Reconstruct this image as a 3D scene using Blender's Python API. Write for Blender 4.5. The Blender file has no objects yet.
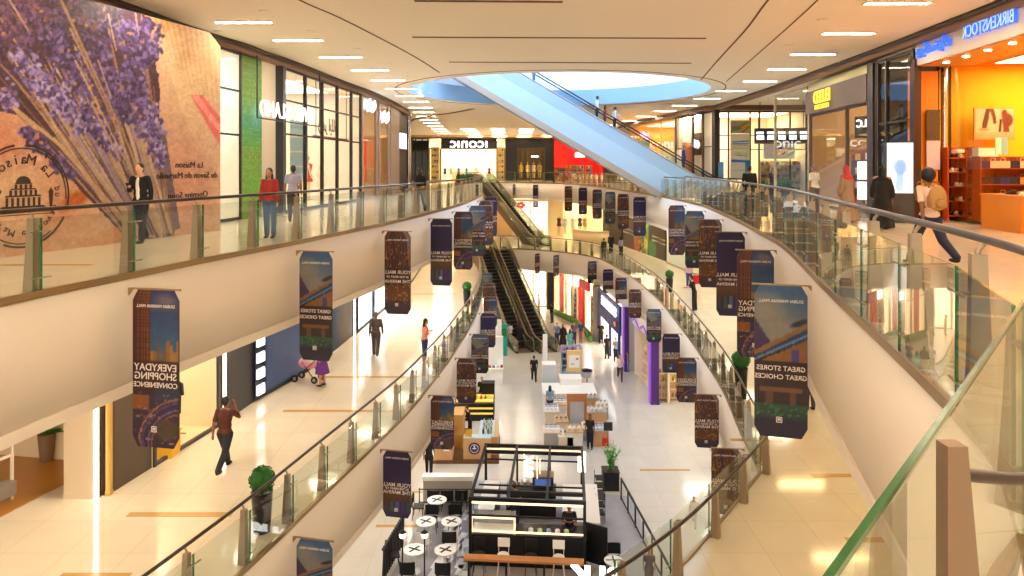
import bpy, bmesh, math, random
import numpy as np
from mathutils import Vector, Matrix
random.seed(7)
R = math.radians
SC = bpy.context.scene
COL = SC.collection

# ---------------------------------------------------------------- camera, world, exposure
EYE = 1.68; F = 700.0; HY = 167.0
cd = bpy.data.cameras.new('camera'); cam = bpy.data.objects.new('camera', cd); COL.objects.link(cam)
cam.location = (0, 0, EYE); cam.rotation_euler = (R(90), 0, 0)
cd.sensor_width = 36; cd.lens = F/1024*36; cd.shift_y = -(288-HY)/1024; cd.clip_start = .05; cd.clip_end = 400
SC.camera = cam
w = bpy.data.worlds.new('world'); SC.world = w; w.use_nodes = True
bg = w.node_tree.nodes['Background']; bg.inputs[0].default_value = (1.0, .91, .74, 1); bg.inputs[1].default_value = .9
SC.view_settings.view_transform = 'Standard'; SC.view_settings.look = 'None'
SC.view_settings.gamma = 1; SC.view_settings.use_curve_mapping = False
SC.view_settings.exposure = 0.74
cy = SC.cycles
cy.use_denoising = True; cy.max_bounces = 10; cy.diffuse_bounces = 5; cy.glossy_bounces = 4
cy.transparent_max_bounces = 40; cy.transmission_bounces = 4; cy.sample_clamp_indirect = 6
cy.caustics_reflective = False; cy.caustics_refractive = False
ZU, ZM, ZG, ZC = 0.0, -5.6, -11.7, 5.6      # upper, middle, ground floors and the top ceiling
FAS = 1.85

def spot_at(px, py, z):
    """point where the line through that place in the photograph meets height z"""
    D = (EYE-z)/(py-HY); return ((px-512)*D, D*F)

# ---------------------------------------------------------------- materials
def lin(c):
    if isinstance(c, str):
        c = [int(c[i:i+2], 16)/255 for i in (0, 2, 4)]
        return tuple(x/12.92 if x <= .04045 else ((x+.055)/1.055)**2.4 for x in c)
    return tuple(c)
MATS = {}
def mat(key, c='808080', rough=.5, metal=0, em=0, emc=None, spec=.5, bump=None, noise=None, coat=0):
    if key in MATS: return MATS[key]
    m = bpy.data.materials.new(key); m.use_nodes = True; n = m.node_tree.nodes; l = m.node_tree.links
    b = n['Principled BSDF']; c = lin(c)
    b.inputs['Base Color'].default_value = (*c, 1); b.inputs['Roughness'].default_value = rough
    b.inputs['Metallic'].default_value = metal; b.inputs['Specular IOR Level'].default_value = spec
    b.inputs['Coat Weight'].default_value = coat; b.inputs['Coat Roughness'].default_value = .05
    if em:
        b.inputs['Emission Color'].default_value = (*(lin(emc) if emc else c), 1); b.inputs['Emission Strength'].default_value = em
    if noise:      # (scale, amount) subtle mottling of the surface itself
        t = n.new('ShaderNodeTexNoise'); t.inputs['Scale'].default_value = noise[0]; t.inputs['Detail'].default_value = 6
        g = n.new('ShaderNodeTexCoord'); l.new(g.outputs['Object'], t.inputs['Vector'])
        mx = n.new('ShaderNodeMixRGB'); mx.inputs[1].default_value = (*[x*(1-noise[1]) for x in c], 1)
        mx.inputs[2].default_value = (*[min(1, x*(1+noise[1])) for x in c], 1)
        l.new(t.outputs['Fac'], mx.inputs[0]); l.new(mx.outputs[0], b.inputs['Base Color'])
    MATS[key] = m; return m
def glass(key, tint='EAF4F0', refl=1.0, rough=0.0, body=0.0, bodyc='BFD8EA'):
    if key in MATS: return MATS[key]
    m = bpy.data.materials.new(key); m.use_nodes = True; n = m.node_tree.nodes; l = m.node_tree.links
    n.clear(); o = n.new('ShaderNodeOutputMaterial'); t = n.new('ShaderNodeBsdfTransparent'); g = n.new('ShaderNodeBsdfGlossy')
    t.inputs[0].default_value = (*lin(tint), 1); g.inputs['Roughness'].default_value = rough
    fr = n.new('ShaderNodeLayerWeight'); fr.inputs[0].default_value = .5
    pw = n.new('ShaderNodeMath'); pw.operation = 'POWER'; pw.inputs[1].default_value = 4.0
    mu = n.new('ShaderNodeMath'); mu.operation = 'MULTIPLY_ADD'; mu.inputs[1].default_value = .9*refl; mu.inputs[2].default_value = .04*refl; mu.use_clamp = True
    mx = n.new('ShaderNodeMixShader'); l.new(fr.outputs[1], pw.inputs[0]); l.new(pw.outputs[0], mu.inputs[0]); l.new(mu.outputs[0], mx.inputs[0])
    l.new(g.outputs[0], mx.inputs[2]); base = t.outputs[0]
    if body:
        d = n.new('ShaderNodeBsdfDiffuse'); d.inputs[0].default_value = (*lin(bodyc), 1)
        m2 = n.new('ShaderNodeMixShader'); m2.inputs[0].default_value = body
        l.new(t.outputs[0], m2.inputs[1]); l.new(d.outputs[0], m2.inputs[2]); base = m2.outputs[0]
    l.new(base, mx.inputs[1]); l.new(mx.outputs[0], o.inputs[0]); MATS[key] = m; return m
def tile_mat(key, c, size, line, rough=.13, var=.05, lw=.012, rot=0):
    if key in MATS: return MATS[key]
    m = bpy.data.materials.new(key); m.use_nodes = True; n = m.node_tree.nodes; l = m.node_tree.links
    b = n['Principled BSDF']; b.inputs['Roughness'].default_value = rough; b.inputs['Specular IOR Level'].default_value = .62
    g = n.new('ShaderNodeTexCoord'); mp = n.new('ShaderNodeMapping'); mp.inputs['Rotation'].default_value = (0, 0, rot)
    br = n.new('ShaderNodeTexBrick'); br.offset = 0; br.inputs['Scale'].default_value = 1
    br.inputs['Brick Width'].default_value = size; br.inputs['Row Height'].default_value = size
    br.inputs['Mortar Size'].default_value = lw; br.inputs['Mortar Smooth'].default_value = .3
    c1 = lin(c); br.inputs['Color1'].default_value = (*c1, 1); br.inputs['Color2'].default_value = (*[x*(1-var) for x in c1], 1)
    br.inputs['Mortar'].default_value = (*lin(line), 1)
    ns = n.new('ShaderNodeTexNoise'); ns.inputs['Scale'].default_value = 1.3; ns.inputs['Detail'].default_value = 8
    mx = n.new('ShaderNodeMixRGB'); mx.blend_type = 'MULTIPLY'; mx.inputs[0].default_value = .14
    l.new(g.outputs['Object'], mp.inputs[0]); l.new(mp.outputs[0], br.inputs['Vector']); l.new(g.outputs['Object'], ns.inputs['Vector'])
    l.new(br.outputs['Color'], mx.inputs[1]); l.new(ns.outputs['Fac'], mx.inputs[2]); l.new(mx.outputs[0], b.inputs['Base Color'])
    MATS[key] = m; return m
def vcol_mat(key, rough=.55):
    if key in MATS: return MATS[key]
    m = bpy.data.materials.new(key); m.use_nodes = True; n = m.node_tree.nodes; l = m.node_tree.links
    a = n.new('ShaderNodeVertexColor'); a.layer_name = 'print'; b = n['Principled BSDF']; b.inputs['Roughness'].default_value = rough
    l.new(a.outputs[0], b.inputs['Base Color']); MATS[key] = m; return m

# ---------------------------------------------------------------- mesh builder
class MB:
    def __init__(s): s.v = []; s.f = []; s.m = []; s.mi = []; s.sm = []
    def add(s, v, f, m, smooth=False):
        o = len(s.v); s.v += [tuple(p) for p in v]
        if m not in s.mi: s.mi.append(m)
        i = s.mi.index(m)
        for q in f: s.f.append(tuple(o+k for k in q)); s.m.append(i); s.sm.append(smooth)
        return s
    def box(s, c, d, m, rz=0, ry=0, rx=0):
        M = Matrix.Translation(c) @ Matrix.Rotation(rz, 4, 'Z') @ Matrix.Rotation(ry, 4, 'Y') @ Matrix.Rotation(rx, 4, 'X')
        v = [M @ Vector((x*d[0]/2, y*d[1]/2, z*d[2]/2)) for x in (-1, 1) for y in (-1, 1) for z in (-1, 1)]
        return s.add(v, [(0, 1, 3, 2), (4, 6, 7, 5), (0, 4, 5, 1), (2, 3, 7, 6), (0, 2, 6, 4), (1, 5, 7, 3)], m)
    def bb(s, x0, x1, y0, y1, z0, z1, m): return s.box(((x0+x1)/2, (y0+y1)/2, (z0+z1)/2), (x1-x0, y1-y0, z1-z0), m)
    def cyl(s, a, b, r0, r1=None, m=None, n=10, caps=True):
        if r1 is None: r1 = r0
        a = Vector(a); b = Vector(b); d = (b-a).normalized(); u = d.orthogonal().normalized(); w_ = d.cross(u)
        v = []
        for p, r in ((a, r0), (b, r1)):
            for k in range(n): t = 2*math.pi*k/n; v.append(p+u*math.cos(t)*r+w_*math.sin(t)*r)
        f = [(k, (k+1) % n, n+(k+1) % n, n+k) for k in range(n)]
        s.add(v, f, m, True)
        if caps: s.add(v, [tuple(range(n-1, -1, -1)), tuple(range(n, 2*n))], m)
        return s
    def tube(s, path, r, m, n=8, closed=False):
        P = [Vector(p) for p in path]; v = []; N = len(P)
        for i, p in enumerate(P):
            t = (P[min(i+1, N-1)]-P[max(i-1, 0)]).normalized()
            up = Vector((0, 0, 1)) if abs(t.z) < .95 else Vector((1, 0, 0))
            u = t.cross(up).normalized(); w_ = u.cross(t)
            rr = r[i] if isinstance(r, (list, tuple)) else r
            for k in range(n): a = 2*math.pi*k/n; v.append(p+u*math.cos(a)*rr+w_*math.sin(a)*rr)
        f = [(i*n+k, i*n+(k+1) % n, (i+1)*n+(k+1) % n, (i+1)*n+k) for i in range(N-1) for k in range(n)]
        s.add(v, f, m, True); s.add(v, [tuple(range(n-1, -1, -1)), tuple(range((N-1)*n, N*n))], m); return s
    def ball(s, c, r, m, nu=12, nv=8, rot=None):
        if not isinstance(r, (tuple, list)): r = (r, r, r)
        v = []; c = Vector(c)
        for j in range(nv+1):
            a = math.pi*j/nv
            for k in range(nu):
                b = 2*math.pi*k/nu; q = Vector((math.sin(a)*math.cos(b)*r[0], math.sin(a)*math.sin(b)*r[1], math.cos(a)*r[2]))
                v.append(c+(rot @ q if rot else q))
        f = [(j*nu+k, (j+1)*nu+k, (j+1)*nu+(k+1) % nu, j*nu+(k+1) % nu) for j in range(nv) for k in range(nu)]
        return s.add(v, f, m, True)
    def lathe(s, prof, c, m, n=20, smooth=True):
        v = []
        for r, z in prof:
            for k in range(n): a = 2*math.pi*k/n; v.append((c[0]+r*math.cos(a), c[1]+r*math.sin(a), c[2]+z))
        f = [(j*n+k, j*n+(k+1) % n, (j+1)*n+(k+1) % n, (j+1)*n+k) for j in range(len(prof)-1) for k in range(n)]
        f2 = [tuple(range(n-1, -1, -1)), tuple(range((len(prof)-1)*n, len(prof)*n))]
        s.add(v, f, m, smooth); return s.add(v, f2, m)
    def prism(s, poly, z0, z1, m, M=None):
        n = len(poly); v = [Vector((p[0], p[1], z0)) for p in poly]+[Vector((p[0], p[1], z1)) for p in poly]
        if M: v = [M @ q for q in v]
        return s.add(v, [tuple(range(n-1, -1, -1)), tuple(range(n, 2*n))]+[(k, (k+1) % n, n+(k+1) % n, n+k) for k in range(n)], m)
    def sweep(s, path, prof, m, closed=False, smooth=False):
        """prof = closed outline of (offset to the left of the path, z)"""
        N = len(path); n = len(prof); nor = normals(path, closed); v = []
        for (x, y), (nx, ny) in zip(path, nor):
            for o, z in prof: v.append((x+nx*o, y+ny*o, z))
        f = []
        for i in range(N if closed else N-1):
            j = (i+1) % N
            for k in range(n): f.append((i*n+k, j*n+k, j*n+(k+1) % n, i*n+(k+1) % n))
        s.add(v, f, m, smooth)
        if not closed: s.add(v, [tuple(range(n)), tuple(range((N-1)*n+n-1, (N-1)*n-1, -1))], m)
        return s
    def build(s, name, parent=None, label=None, loc=None, recalc=True):
        me = bpy.data.meshes.new(name); me.from_pydata(s.v, [], s.f)
        for m in s.mi: me.materials.append(m)
        me.polygons.foreach_set('material_index', s.m); me.polygons.foreach_set('use_smooth', s.sm)
        if recalc:
            b = bmesh.new(); b.from_mesh(me); bmesh.ops.recalc_face_normals(b, faces=b.faces); b.to_mesh(me); b.free()
        me.update(); o = bpy.data.objects.new(name, me); COL.objects.link(o)
        if parent: o.parent = parent
        if loc: o.location = loc
        if label: o['label'] = label
        return o
def normals(path, closed=False):
    N = len(path); out = []
    for i in range(N):
        a = path[(i-1) % N] if closed or i > 0 else path[i]; b = path[(i+1) % N] if closed or i < N-1 else path[i]
        dx, dy = b[0]-a[0], b[1]-a[1]; L = math.hypot(dx, dy) or 1; out.append((-dy/L, dx/L))
    return out
def tag(o, label, cat, group=None, kind=None):
    o['label'] = label; o['category'] = cat
    if group: o['group'] = group
    if kind: o['kind'] = kind
    return o
def thing(name, label, cat, loc=(0, 0, 0), rz=0, group=None):
    o = bpy.data.objects.new(name, None); COL.objects.link(o); o.location = loc; o.rotation_euler = (0, 0, rz)
    o.empty_display_size = .2
    return tag(o, label, cat, group)
def struct(o): o['kind'] = 'structure'; return o
def copy_tree(o, parent=None):
    c = o.copy(); COL.objects.link(c)
    if parent: c.parent = parent
    for ch in list(o.children): copy_tree(ch, c)
    return c
def smooth_path(pts, step=.5, closed=False):
    """Catmull-Rom through pts, resampled at even steps"""
    n = len(pts); out = []
    rng = range(n if closed else n-1)
    for i in rng:
        g = (lambda k: pts[k % n]) if closed else (lambda k: pts[min(max(k, 0), n-1)])
        p0, p1, p2, p3 = g(i-1), g(i), g(i+1), g(i+2)
        for k in range(12):
            t = k/12
            out.append(tuple(.5*((2*p1[a])+(-p0[a]+p2[a])*t+(2*p0[a]-5*p1[a]+4*p2[a]-p3[a])*t*t+(-p0[a]+3*p1[a]-3*p2[a]+p3[a])*t**3) for a in (0, 1)))
    if not closed: out.append(tuple(pts[-1]))
    else: out.append(out[0])
    return resample(out, step, closed)
def resample(pts, step, closed=False):
    d = [0]
    for a, b in zip(pts, pts[1:]): d.append(d[-1]+math.hypot(b[0]-a[0], b[1]-a[1]))
    n = max(1, round(d[-1]/step)); res = []; j = 0
    for k in range(n+1):
        t = d[-1]*k/n
        while j < len(pts)-2 and d[j+1] < t: j += 1
        u = (t-d[j])/max(1e-9, d[j+1]-d[j]); res.append(tuple(pts[j][a]*(1-u)+pts[j+1][a]*u for a in range(2)))
    return res[:-1] if closed else res
def at_y(path, y):
    for a, b in zip(path, path[1:]):
        if (a[1]-y)*(b[1]-y) <= 0 and a[1] != b[1]:
            u = (y-a[1])/(b[1]-a[1]); return a[0]+(b[0]-a[0])*u
    return path[-1][0]

# text, mirrored as it reads in the photograph
def lettering(text, size, m, parent, loc, rz=0, depth=.03, name='lettering', align='CENTER', mirror=True, rx=90, sx=1, space=1.0, label=None, bold=0.0, line=1.0):
    cu = bpy.data.curves.new('t', 'FONT'); cu.body = text; cu.size = size; cu.extrude = depth/2; cu.align_x = align; cu.align_y = 'CENTER'
    cu.space_character = space; cu.resolution_u = 3; cu.offset = bold; cu.space_line = line
    o = bpy.data.objects.new('t', cu); COL.objects.link(o)
    dg = bpy.context.evaluated_depsgraph_get(); me = bpy.data.meshes.new_from_object(o.evaluated_get(dg))
    bpy.data.objects.remove(o)
    S = Matrix.Diagonal((-sx if mirror else sx, 1, 1, 1)); me.transform(Matrix.Rotation(R(rx), 4, 'X') @ S)
    if mirror: me.flip_normals()
    me.materials.clear(); me.materials.append(m)
    o = bpy.data.objects.new(name, me); COL.objects.link(o); o.parent = parent; o.location = loc; o.rotation_euler = (0, 0, rz)
    if label: o['label'] = label
    return o

# ---------------------------------------------------------------- the plan: edges of the openings
U_LEFT = [(-7.5, -3), (-7.2, 2), (-6.75, 6), (-6.36, 9.0), (-6.02, 10.7), (-5.68, 12.4), (-5.3, 14), (-4.91, 15.6), (-4.6, 17), (-4.25, 18.7),
          (-3.86, 20.6), (-3.4, 23.3), (-3.0, 26.1), (-2.5, 30.0), (-2.15, 34.5), (-1.9, 40), (-1.85, 45), (-2.3, 53), (-3.1, 62), (-4.2, 70), (-4.4, 76)]
U_FAR = [(-4.4, 76), (-1, 77), (1.7, 76), (4, 73.5), (6.0, 68.8), (7.3, 61), (8.06, 52), (8.55, 42), (8.6, 35.5)]
U_RIGHT = [(8.6, 35.5), (8.4, 31), (7.66, 25.6), (6.9, 20.8), (6.45, 18.4), (5.78, 14.9), (4.42, 9.9), (3.05, 4.8), (2.5, 3.5), (1.77, 2.4), (.46, 1.0), (-.47, 0)]
U_BACK = [(-.47, 0), (-2, -1.9), (-4.5, -4), (-7.5, -3)]
M_LEFT = [(-6.6, 4), (-6.1, 8), (-5.35, 10.7), (-4.75, 13.0), (-4.1, 16), (-3.41, 19.2), (-3.03, 21.2), (-2.67, 23.9), (-2.34, 26.8), (-2.08, 29.8),
          (-1.81, 33.3), (-1.7, 38), (-1.85, 44), (-2.3, 50), (-3.4, 57), (-4.2, 62)]
M_FAR = [(-4.2, 62), (-1, 62.6), (1.42, 62.0), (5.0, 59.3), (6.88, 56), (7.5, 52), (7.89, 47.6), (8.07, 39.2), (7.59, 30.5), (7.28, 26.7), (6.89, 22.9), (6.33, 19.5), (5.93, 16.7)]
M_NEAR = [(5.93, 16.7), (2.85, 12.5), (0, 9.6), (-3, 6.6), (-6.6, 4)]
P = lambda a, s=.5: smooth_path(a, s)
uL, uF, uR, uB = P(U_LEFT), P(U_FAR), P(U_RIGHT, .35), P(U_BACK)
mL, mF, mN = P(M_LEFT), P(M_FAR), P(M_NEAR)
uLoop = uL[:-1]+uF[:-1]+uR[:-1]+uB[:-1]; mLoop = mL[:-1]+mF[:-1]+mN[:-1]     # clockwise: the walkway is on the left of the path

FLOOR = tile_mat('polished cream marble', 'EADCC4', 1.2, 'D2C0A2', rough=.1, lw=.007)
FLOORG = tile_mat('polished ground marble', 'DAD4CA', 1.2, 'C0B8AC', rough=.14, lw=.007)
PLASTER = mat('cream plaster', 'E6D9CA', .55)
CEIL = mat('ceiling plaster', 'F4EADA', .7, noise=(.25, .02))
BRASS = mat('brushed champagne trim', 'A88D68', .35, .8)
DARK = mat('dark bronze soffit trim', '4A3A30', .5, .2)

def slab(name, loops, z, m, flip=False):
    bm = bmesh.new()
    for lp in loops:
        vs = [bm.verts.new((x, y, z)) for x, y in lp]
        for a, b in zip(vs, vs[1:]+vs[:1]): bm.edges.new((a, b))
    bmesh.ops.triangle_fill(bm, use_beauty=True, use_dissolve=False, edges=bm.edges[:], normal=(0, 0, 1))
    bmesh.ops.recalc_face_normals(bm, faces=bm.faces)
    for f in bm.faces:
        if (f.normal.z < 0) != flip: f.normal_flip()
    me = bpy.data.meshes.new(name); bm.to_mesh(me); bm.free(); me.materials.append(m)
    o = bpy.data.objects.new(name, me); COL.objects.link(o); return struct(o)
BOX = [(-30, -8), (30, -8), (30, 100), (-30, 100)]
slab('floor_upper', [BOX, uLoop], ZU, FLOOR)
slab('floor_middle', [BOX, mLoop], ZM, FLOOR)
slab('floor_ground', [BOX], ZG, FLOORG)
slab('ceiling_middle', [BOX, uLoop], ZU-FAS+.05, CEIL, True)
slab('ceiling_ground', [BOX, mLoop], ZM-FAS+.05, CEIL, True)
for name, loop, z in (('wall_atrium_upper', uLoop, ZU), ('wall_atrium_middle', mLoop, ZM)):
    b = MB()
    b.sweep(loop, [(0, z-FAS), (0, z-.02), (.25, z-.02), (.25, z-FAS)], PLASTER, True, True)
    struct(b.build(name))
    b = MB(); b.sweep(loop, [(-.01, z-.07), (-.01, z-.035), (.0, z-.035), (.0, z-.07)], BRASS, True)
    b.sweep(loop, [(-.03, z-FAS-.01), (-.03, z-FAS+.16), (.0, z-FAS+.16), (.0, z-FAS-.01)], PLASTER, True)
    struct(b.build('trim_'+('1' if z == ZU else '2')))
# outer shell
b = MB()
b.bb(-30.2, 30.2, 100, 100.3, ZG, ZC+.3, PLASTER); struct(b.build('wall_far'))
b = MB(); b.bb(-30.3, -30, -8, 100, ZG, ZC+.3, PLASTER); struct(b.build('wall_left'))
b = MB(); b.bb(30, 30.3, -8, 100, ZG, ZC+.3, PLASTER); struct(b.build('wall_right'))

# ---------------------------------------------------------------- top ceiling with the round skylight
SX, SY, SR = 2.4, 36.6, 7.7
circ = lambda r, n=72: [(SX+r*math.cos(2*math.pi*k/n), SY+r*math.sin(2*math.pi*k/n)) for k in range(n)]
slab('ceiling_upper', [BOX, circ(SR)], ZC, CEIL, True)
b = MB()
WELL = mat('skylight well paint', '8FB4D4', .6)
n = 72
b.add([(x, y, ZC) for x, y in circ(SR)]+[(x, y, ZC+.95) for x, y in circ(SR)], [(k, (k+1) % n, n+(k+1) % n, n+k) for k in range(n)], WELL, True)
struct(b.build('wall_skylight_well', recalc=False))
b = MB(); DR = mat('white skylight drum', 'F2F6FA', .6); c1, c2 = circ(SR), circ(SR+.8)
b.add([(x, y, ZC+.95) for x, y in c1]+[(x, y, ZC+.95) for x, y in c2]+[(x, y, ZC+3.6) for x, y in c2], [(k, (k+1) % n, n+(k+1) % n, n+k) for k in range(n)]+[(n+k, n+(k+1) % n, 2*n+(k+1) % n, 2*n+k) for k in range(n)], DR, True)
struct(b.build('wall_skylight_drum', recalc=False))
b = MB(); b.add([(x, y, ZC+3.6) for x, y in c2], [tuple(range(n))], mat('overcast sky seen through glass', 'DDEBFF', .5, em=2.0, emc='D6E8FF'))
struct(b.build('window_1'))
b = MB()
for k in range(-3, 4):
    h = math.sqrt(SR*SR-(k*2.1)**2); b.bb(SX-h, SX+h, SY+k*2.1-.05, SY+k*2.1+.05, ZC+3.45, ZC+3.55, mat('white skylight bar', 'E8EEF4', .5))
struct(b.build('trim_skylight_bars'))
# dark strips: painted shade of ceiling grooves, plus slots and a brown arc
GAP = mat('ceiling groove shade and slots', '6B4B33', .8)
b = MB()
def gap(path, wd, m=GAP, z=ZC, d=.015):
    b.sweep(path, [(-wd/2, z-d), (-wd/2, z+.01), (wd/2, z+.01), (wd/2, z-d)], m)
gap(smooth_path([(-6.2, 8), (-5.5, 12.5), (-4.98, 16.4), (-4.45, 18.7), (-3.5, 24.5), (-3.0, 29.0)]), .05)
gap(smooth_path([(4.6, 8), (5.4, 12.5), (6.0, 16.4), (6.67, 20), (7.6, 26), (8.5, 31.5)]), .05)
gap(smooth_path([(5.5, 8), (6.4, 12.5), (7.2, 16.6), (7.8, 20), (8.8, 26), (9.8, 32)]), .035)
rc = circ(SR+.7, 72); gap(rc+[rc[0]], .05)
gap([(-3.0, 21.1), (5.9, 21.3)], .13); gap([(-2.35, 26.1), (6.75, 26.4)], .13); gap([(-2.3, 16.5), (1.2, 16.6)], .13)
gap(smooth_path([(-10.5, 70), (-8.2, 58), (-4.0, 50.0), (-2.6, 47.0)]), .35)
struct(b.build('trim_ceiling_strips'))
# ---------------------------------------------------------------- glass railings
GL = glass('clear railing glass', 'F6FAF6', .8)
GE = glass('green glass edge', '8FC8A8', 1.0, body=.35, bodyc='3E9068')
GTOP = mat('green glass top edge', '0E4A22', .2, spec=.4)
STEEL = mat('satin steel post', 'A08E78', .38, .6)
RAILM = mat('bronze handrail', '3E2E24', .28, .25)
def railing(label, path, z, h=1.12, spacing=1.5, group=None, rail=True, name='glass_railing', off=.17):
    """path has the walkway on its left"""
    t = thing(name, label, 'railing', (path[0][0], path[0][1], z), 0, group)
    ox, oy = path[0]
    fine = [(x-ox, y-oy) for x, y in path]
    pts = resample(fine, spacing)
    nor = normals(pts)
    b = MB(); b.sweep(fine, [(-.02, -.03), (-.02, .035), (.04, .035), (.04, -.03)], BRASS); b.build('base_channel', t)
    if rail:
        nf = normals(fine)
        b = MB(); b.tube([(x+a*off, y+c*off, h) for (x, y), (a, c) in zip(fine, nf)], .032, RAILM, 8); b.build('handrail', t)
    for i in range(len(pts)-1):
        p, q = Vector(pts[i]), Vector(pts[i+1]); d = (q-p).normalized(); L = (q-p).length
        c = (p+q)/2; a = math.atan2(d.y, d.x)
        b = MB(); b.box((c.x, c.y, .52 if rail else .54), (L-.03, .014, .96 if rail else 1.06), GL, a)
        for s in (-1, 1): b.box((c.x+d.x*s*(L/2-.0125), c.y+d.y*s*(L/2-.0125), .52 if rail else .54), (.009, .016, .96 if rail else 1.04), GE, a)
        if not rail: b.box((c.x, c.y, 1.083), (L-.03, .013, .012), GTOP, a)
        b.build('glass_panel', t)
    if rail:
        proto = None
        for (x, y), (a, c) in zip(pts, nor):
            if proto is None:
                b = MB()
                v = []
                for zz, wx, y0, y1 in ((0, .07, .06, .22), (.55, .055, .07, .19), (h-.1, .045, .08, .17)):
                    v += [(-wx, y0, zz), (wx, y0, zz), (wx, y1, zz), (-wx, y1, zz)]
                fs = [(3, 2, 1, 0), (8, 9, 10, 11)]
                for k in (0, 4): fs += [(k+j, k+(j+1) % 4, k+4+(j+1) % 4, k+4+j) for j in range(4)]
                b.add(v, fs, STEEL)
                b.tube([(0, .12, h-.14), (0, .13, h-.07), (0, off, h-.02)], .018, STEEL, 6)
                for zz in (.2, .82):
                    b.cyl((-.17, -.0, zz), (.17, -.0, zz), .011, m=STEEL, n=6)
                    b.cyl((0, 0, zz), (0, .1, zz), .016, m=STEEL, n=6)
                o = b.build('post', t); proto = o
            else:
                o = proto.copy(); COL.objects.link(o); o.parent = t
            o.location = (x, y, 0); o.rotation_euler = (0, 0, math.atan2(-a, c))
    return t
def cut(path, y0, y1): return [p for p in path if y0 <= p[1] <= y1]
railing('glass and steel railing along the left edge of the upper floor, by the lavender hoarding', cut(uL, 5.8, 64), ZU, 1.1, 1.69)
railing('glass railing across the far end of the upper floor in front of the red shop', uL[-14:-1]+uF, ZU, 1.1, 1.9)
railing('glass railing with bronze handrail along the right edge of the upper floor', cut(uR, 3.4, 36), ZU, 1.19)
near = [p for p in uR if p[1] < 3.4]+uB[:5]
tnear = railing('frameless glass panel with green top edge nearest the camera at lower right', near, ZU, rail=False, spacing=2.6, name='glass_balustrade')
b = MB()
v = []
px_, py_ = .872, 1.42; ox, oy = px_-near[0][0], py_-near[0][1]
for zz, wx in ((0, .15), (.5, .095), (1.12, .04)): v += [(ox, oy-.02, zz), (ox+wx, oy-.02, zz), (ox+wx, oy+.02, zz), (ox, oy+.02, zz)]
fs = [(3, 2, 1, 0), (8, 9, 10, 11)]
for k in (0, 4): fs += [(k+j, k+(j+1) % 4, k+4+(j+1) % 4, k+4+j) for j in range(4)]
b.add(v, fs, mat('bronze near post', '7C6450', .5, .3)); b.tube([(ox+.02, oy+.02, 1.05), (ox+.16, oy+.04, 1.03), (ox+.5, oy+.1, 1.0)], .014, RAILM, 8)
b.build('post', tnear)
railing('glass railing along the left edge of the middle floor above the cafe kiosk', cut(mL, 8, 61), ZM, 1.1)
railing('glass railing curving along the far and right edges of the middle floor', mF[:-1], ZM, 1.1, 1.6)
railing('glass railing with bronze handrail on the middle floor bridge at lower right', [p for p in mN if p[0] > -1.0], ZM, 1.1, 1.75, off=.3)
# ---------------------------------------------------------------- lamps the mall has, and added unseen ones
WARM = 'FFEED2'
LAMP = mat('lit linear diffuser', 'FFF4E4', .5, em=62, emc=WARM)
LAMPU = mat('lit linear diffuser below slab', 'FFF4E4', .5, em=44, emc='FFEED2')
SPOT = mat('lit downlight lens', 'FFF6E8', .5, em=40, emc='FFE6C4')
WTRIM = mat('white lamp trim', 'EFE9E0', .5)
def lamp_proto(m, L=1.5, wd=.2):
    t = thing('ceiling_light', '', 'ceiling light'); b = MB()
    for y in (-wd/2-.02, wd/2+.02): b.box((0, y, -.012), (L+.08, .04, .024), WTRIM)
    for x in (-L/2-.02, L/2+.02): b.box((x, 0, -.012), (.04, wd, .024), WTRIM)
    b.build('frame', t); b = MB(); b.box((0, 0, -.006), (L, wd, .01), m); b.build('diffuser', t); return t
lp = lamp_proto(LAMP); lpm = lamp_proto(LAMPU, 1.6, .25); lpg = lamp_proto(mat('lit neutral diffuser', 'FFFFFF', .5, em=46, emc='FFF6E6'), 1.6, .25); lpr = lamp_proto(mat('lit dim amber diffuser', 'FFF0D0', .5, em=24, emc='FFD894'), 1.6, .25)
first = {}
def place_lamp(proto, x, y, z, label, group, rz=0):
    if proto.name not in first: o = proto; first[proto.name] = 1
    else: o = copy_tree(proto)
    o.location = (x, y, z); o.rotation_euler = (0, 0, rz); tag(o, label, 'ceiling light', group)
YL = [-6, -2, 2, 6, 9.5, 12.7, 15.8, 18.9, 21.6, 24.9, 28.3, 31.6, 35, 38.5, 42, 46, 50, 54, 58, 62, 67, 72, 77, 82]  # rows beside and behind the camera are unseen, added for near light
leftc = smooth_path([(-8.4, -8), (-8.2, 5), (-8.0, 12), (-7.25, 18.9), (-6.6, 21.6), (-6.1, 24.9), (-5.75, 28.3), (-5.6, 31.5), (-5.6, 38), (-6.0, 46), (-7, 60), (-8, 84)])
rightc = smooth_path([(4.5, -8), (7.0, 5), (8.2, 12), (9.2, 16.7), (9.85, 20.5), (10.45, 24.3), (11.0, 28), (11.3, 31.9), (11.2, 38), (10.9, 46), (10, 60), (9.5, 84)])
for y in YL:
    place_lamp(lp, at_y(leftc, y), y, ZC, 'slim warm white strip light in the ceiling above the left walkway', 'strip lights over the left walkway')
YR = [-6, -1.5, 3, 7, 10, 13.3, 16.7, 20.5, 24.3, 28, 31.9, 36, 40, 44.5, 49, 54, 59, 65, 71, 77, 82]  # its nearest rows too are out of view, added to brighten this end
for y in YR:
    place_lamp(lp, at_y(rightc, y), y, ZC, 'slim warm white strip light in the ceiling above the right walkway', 'strip lights over the right walkway')
for y in (-6.5, -3, .5, 4):  # unseen lamps added to brighten the near fascia
    for x in (-4.5, -1.5, 1.5): place_lamp(lp, x, y, ZC, 'unseen strip light added to the ceiling above and behind the camera', 'added unseen strip lights behind the camera')
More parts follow.
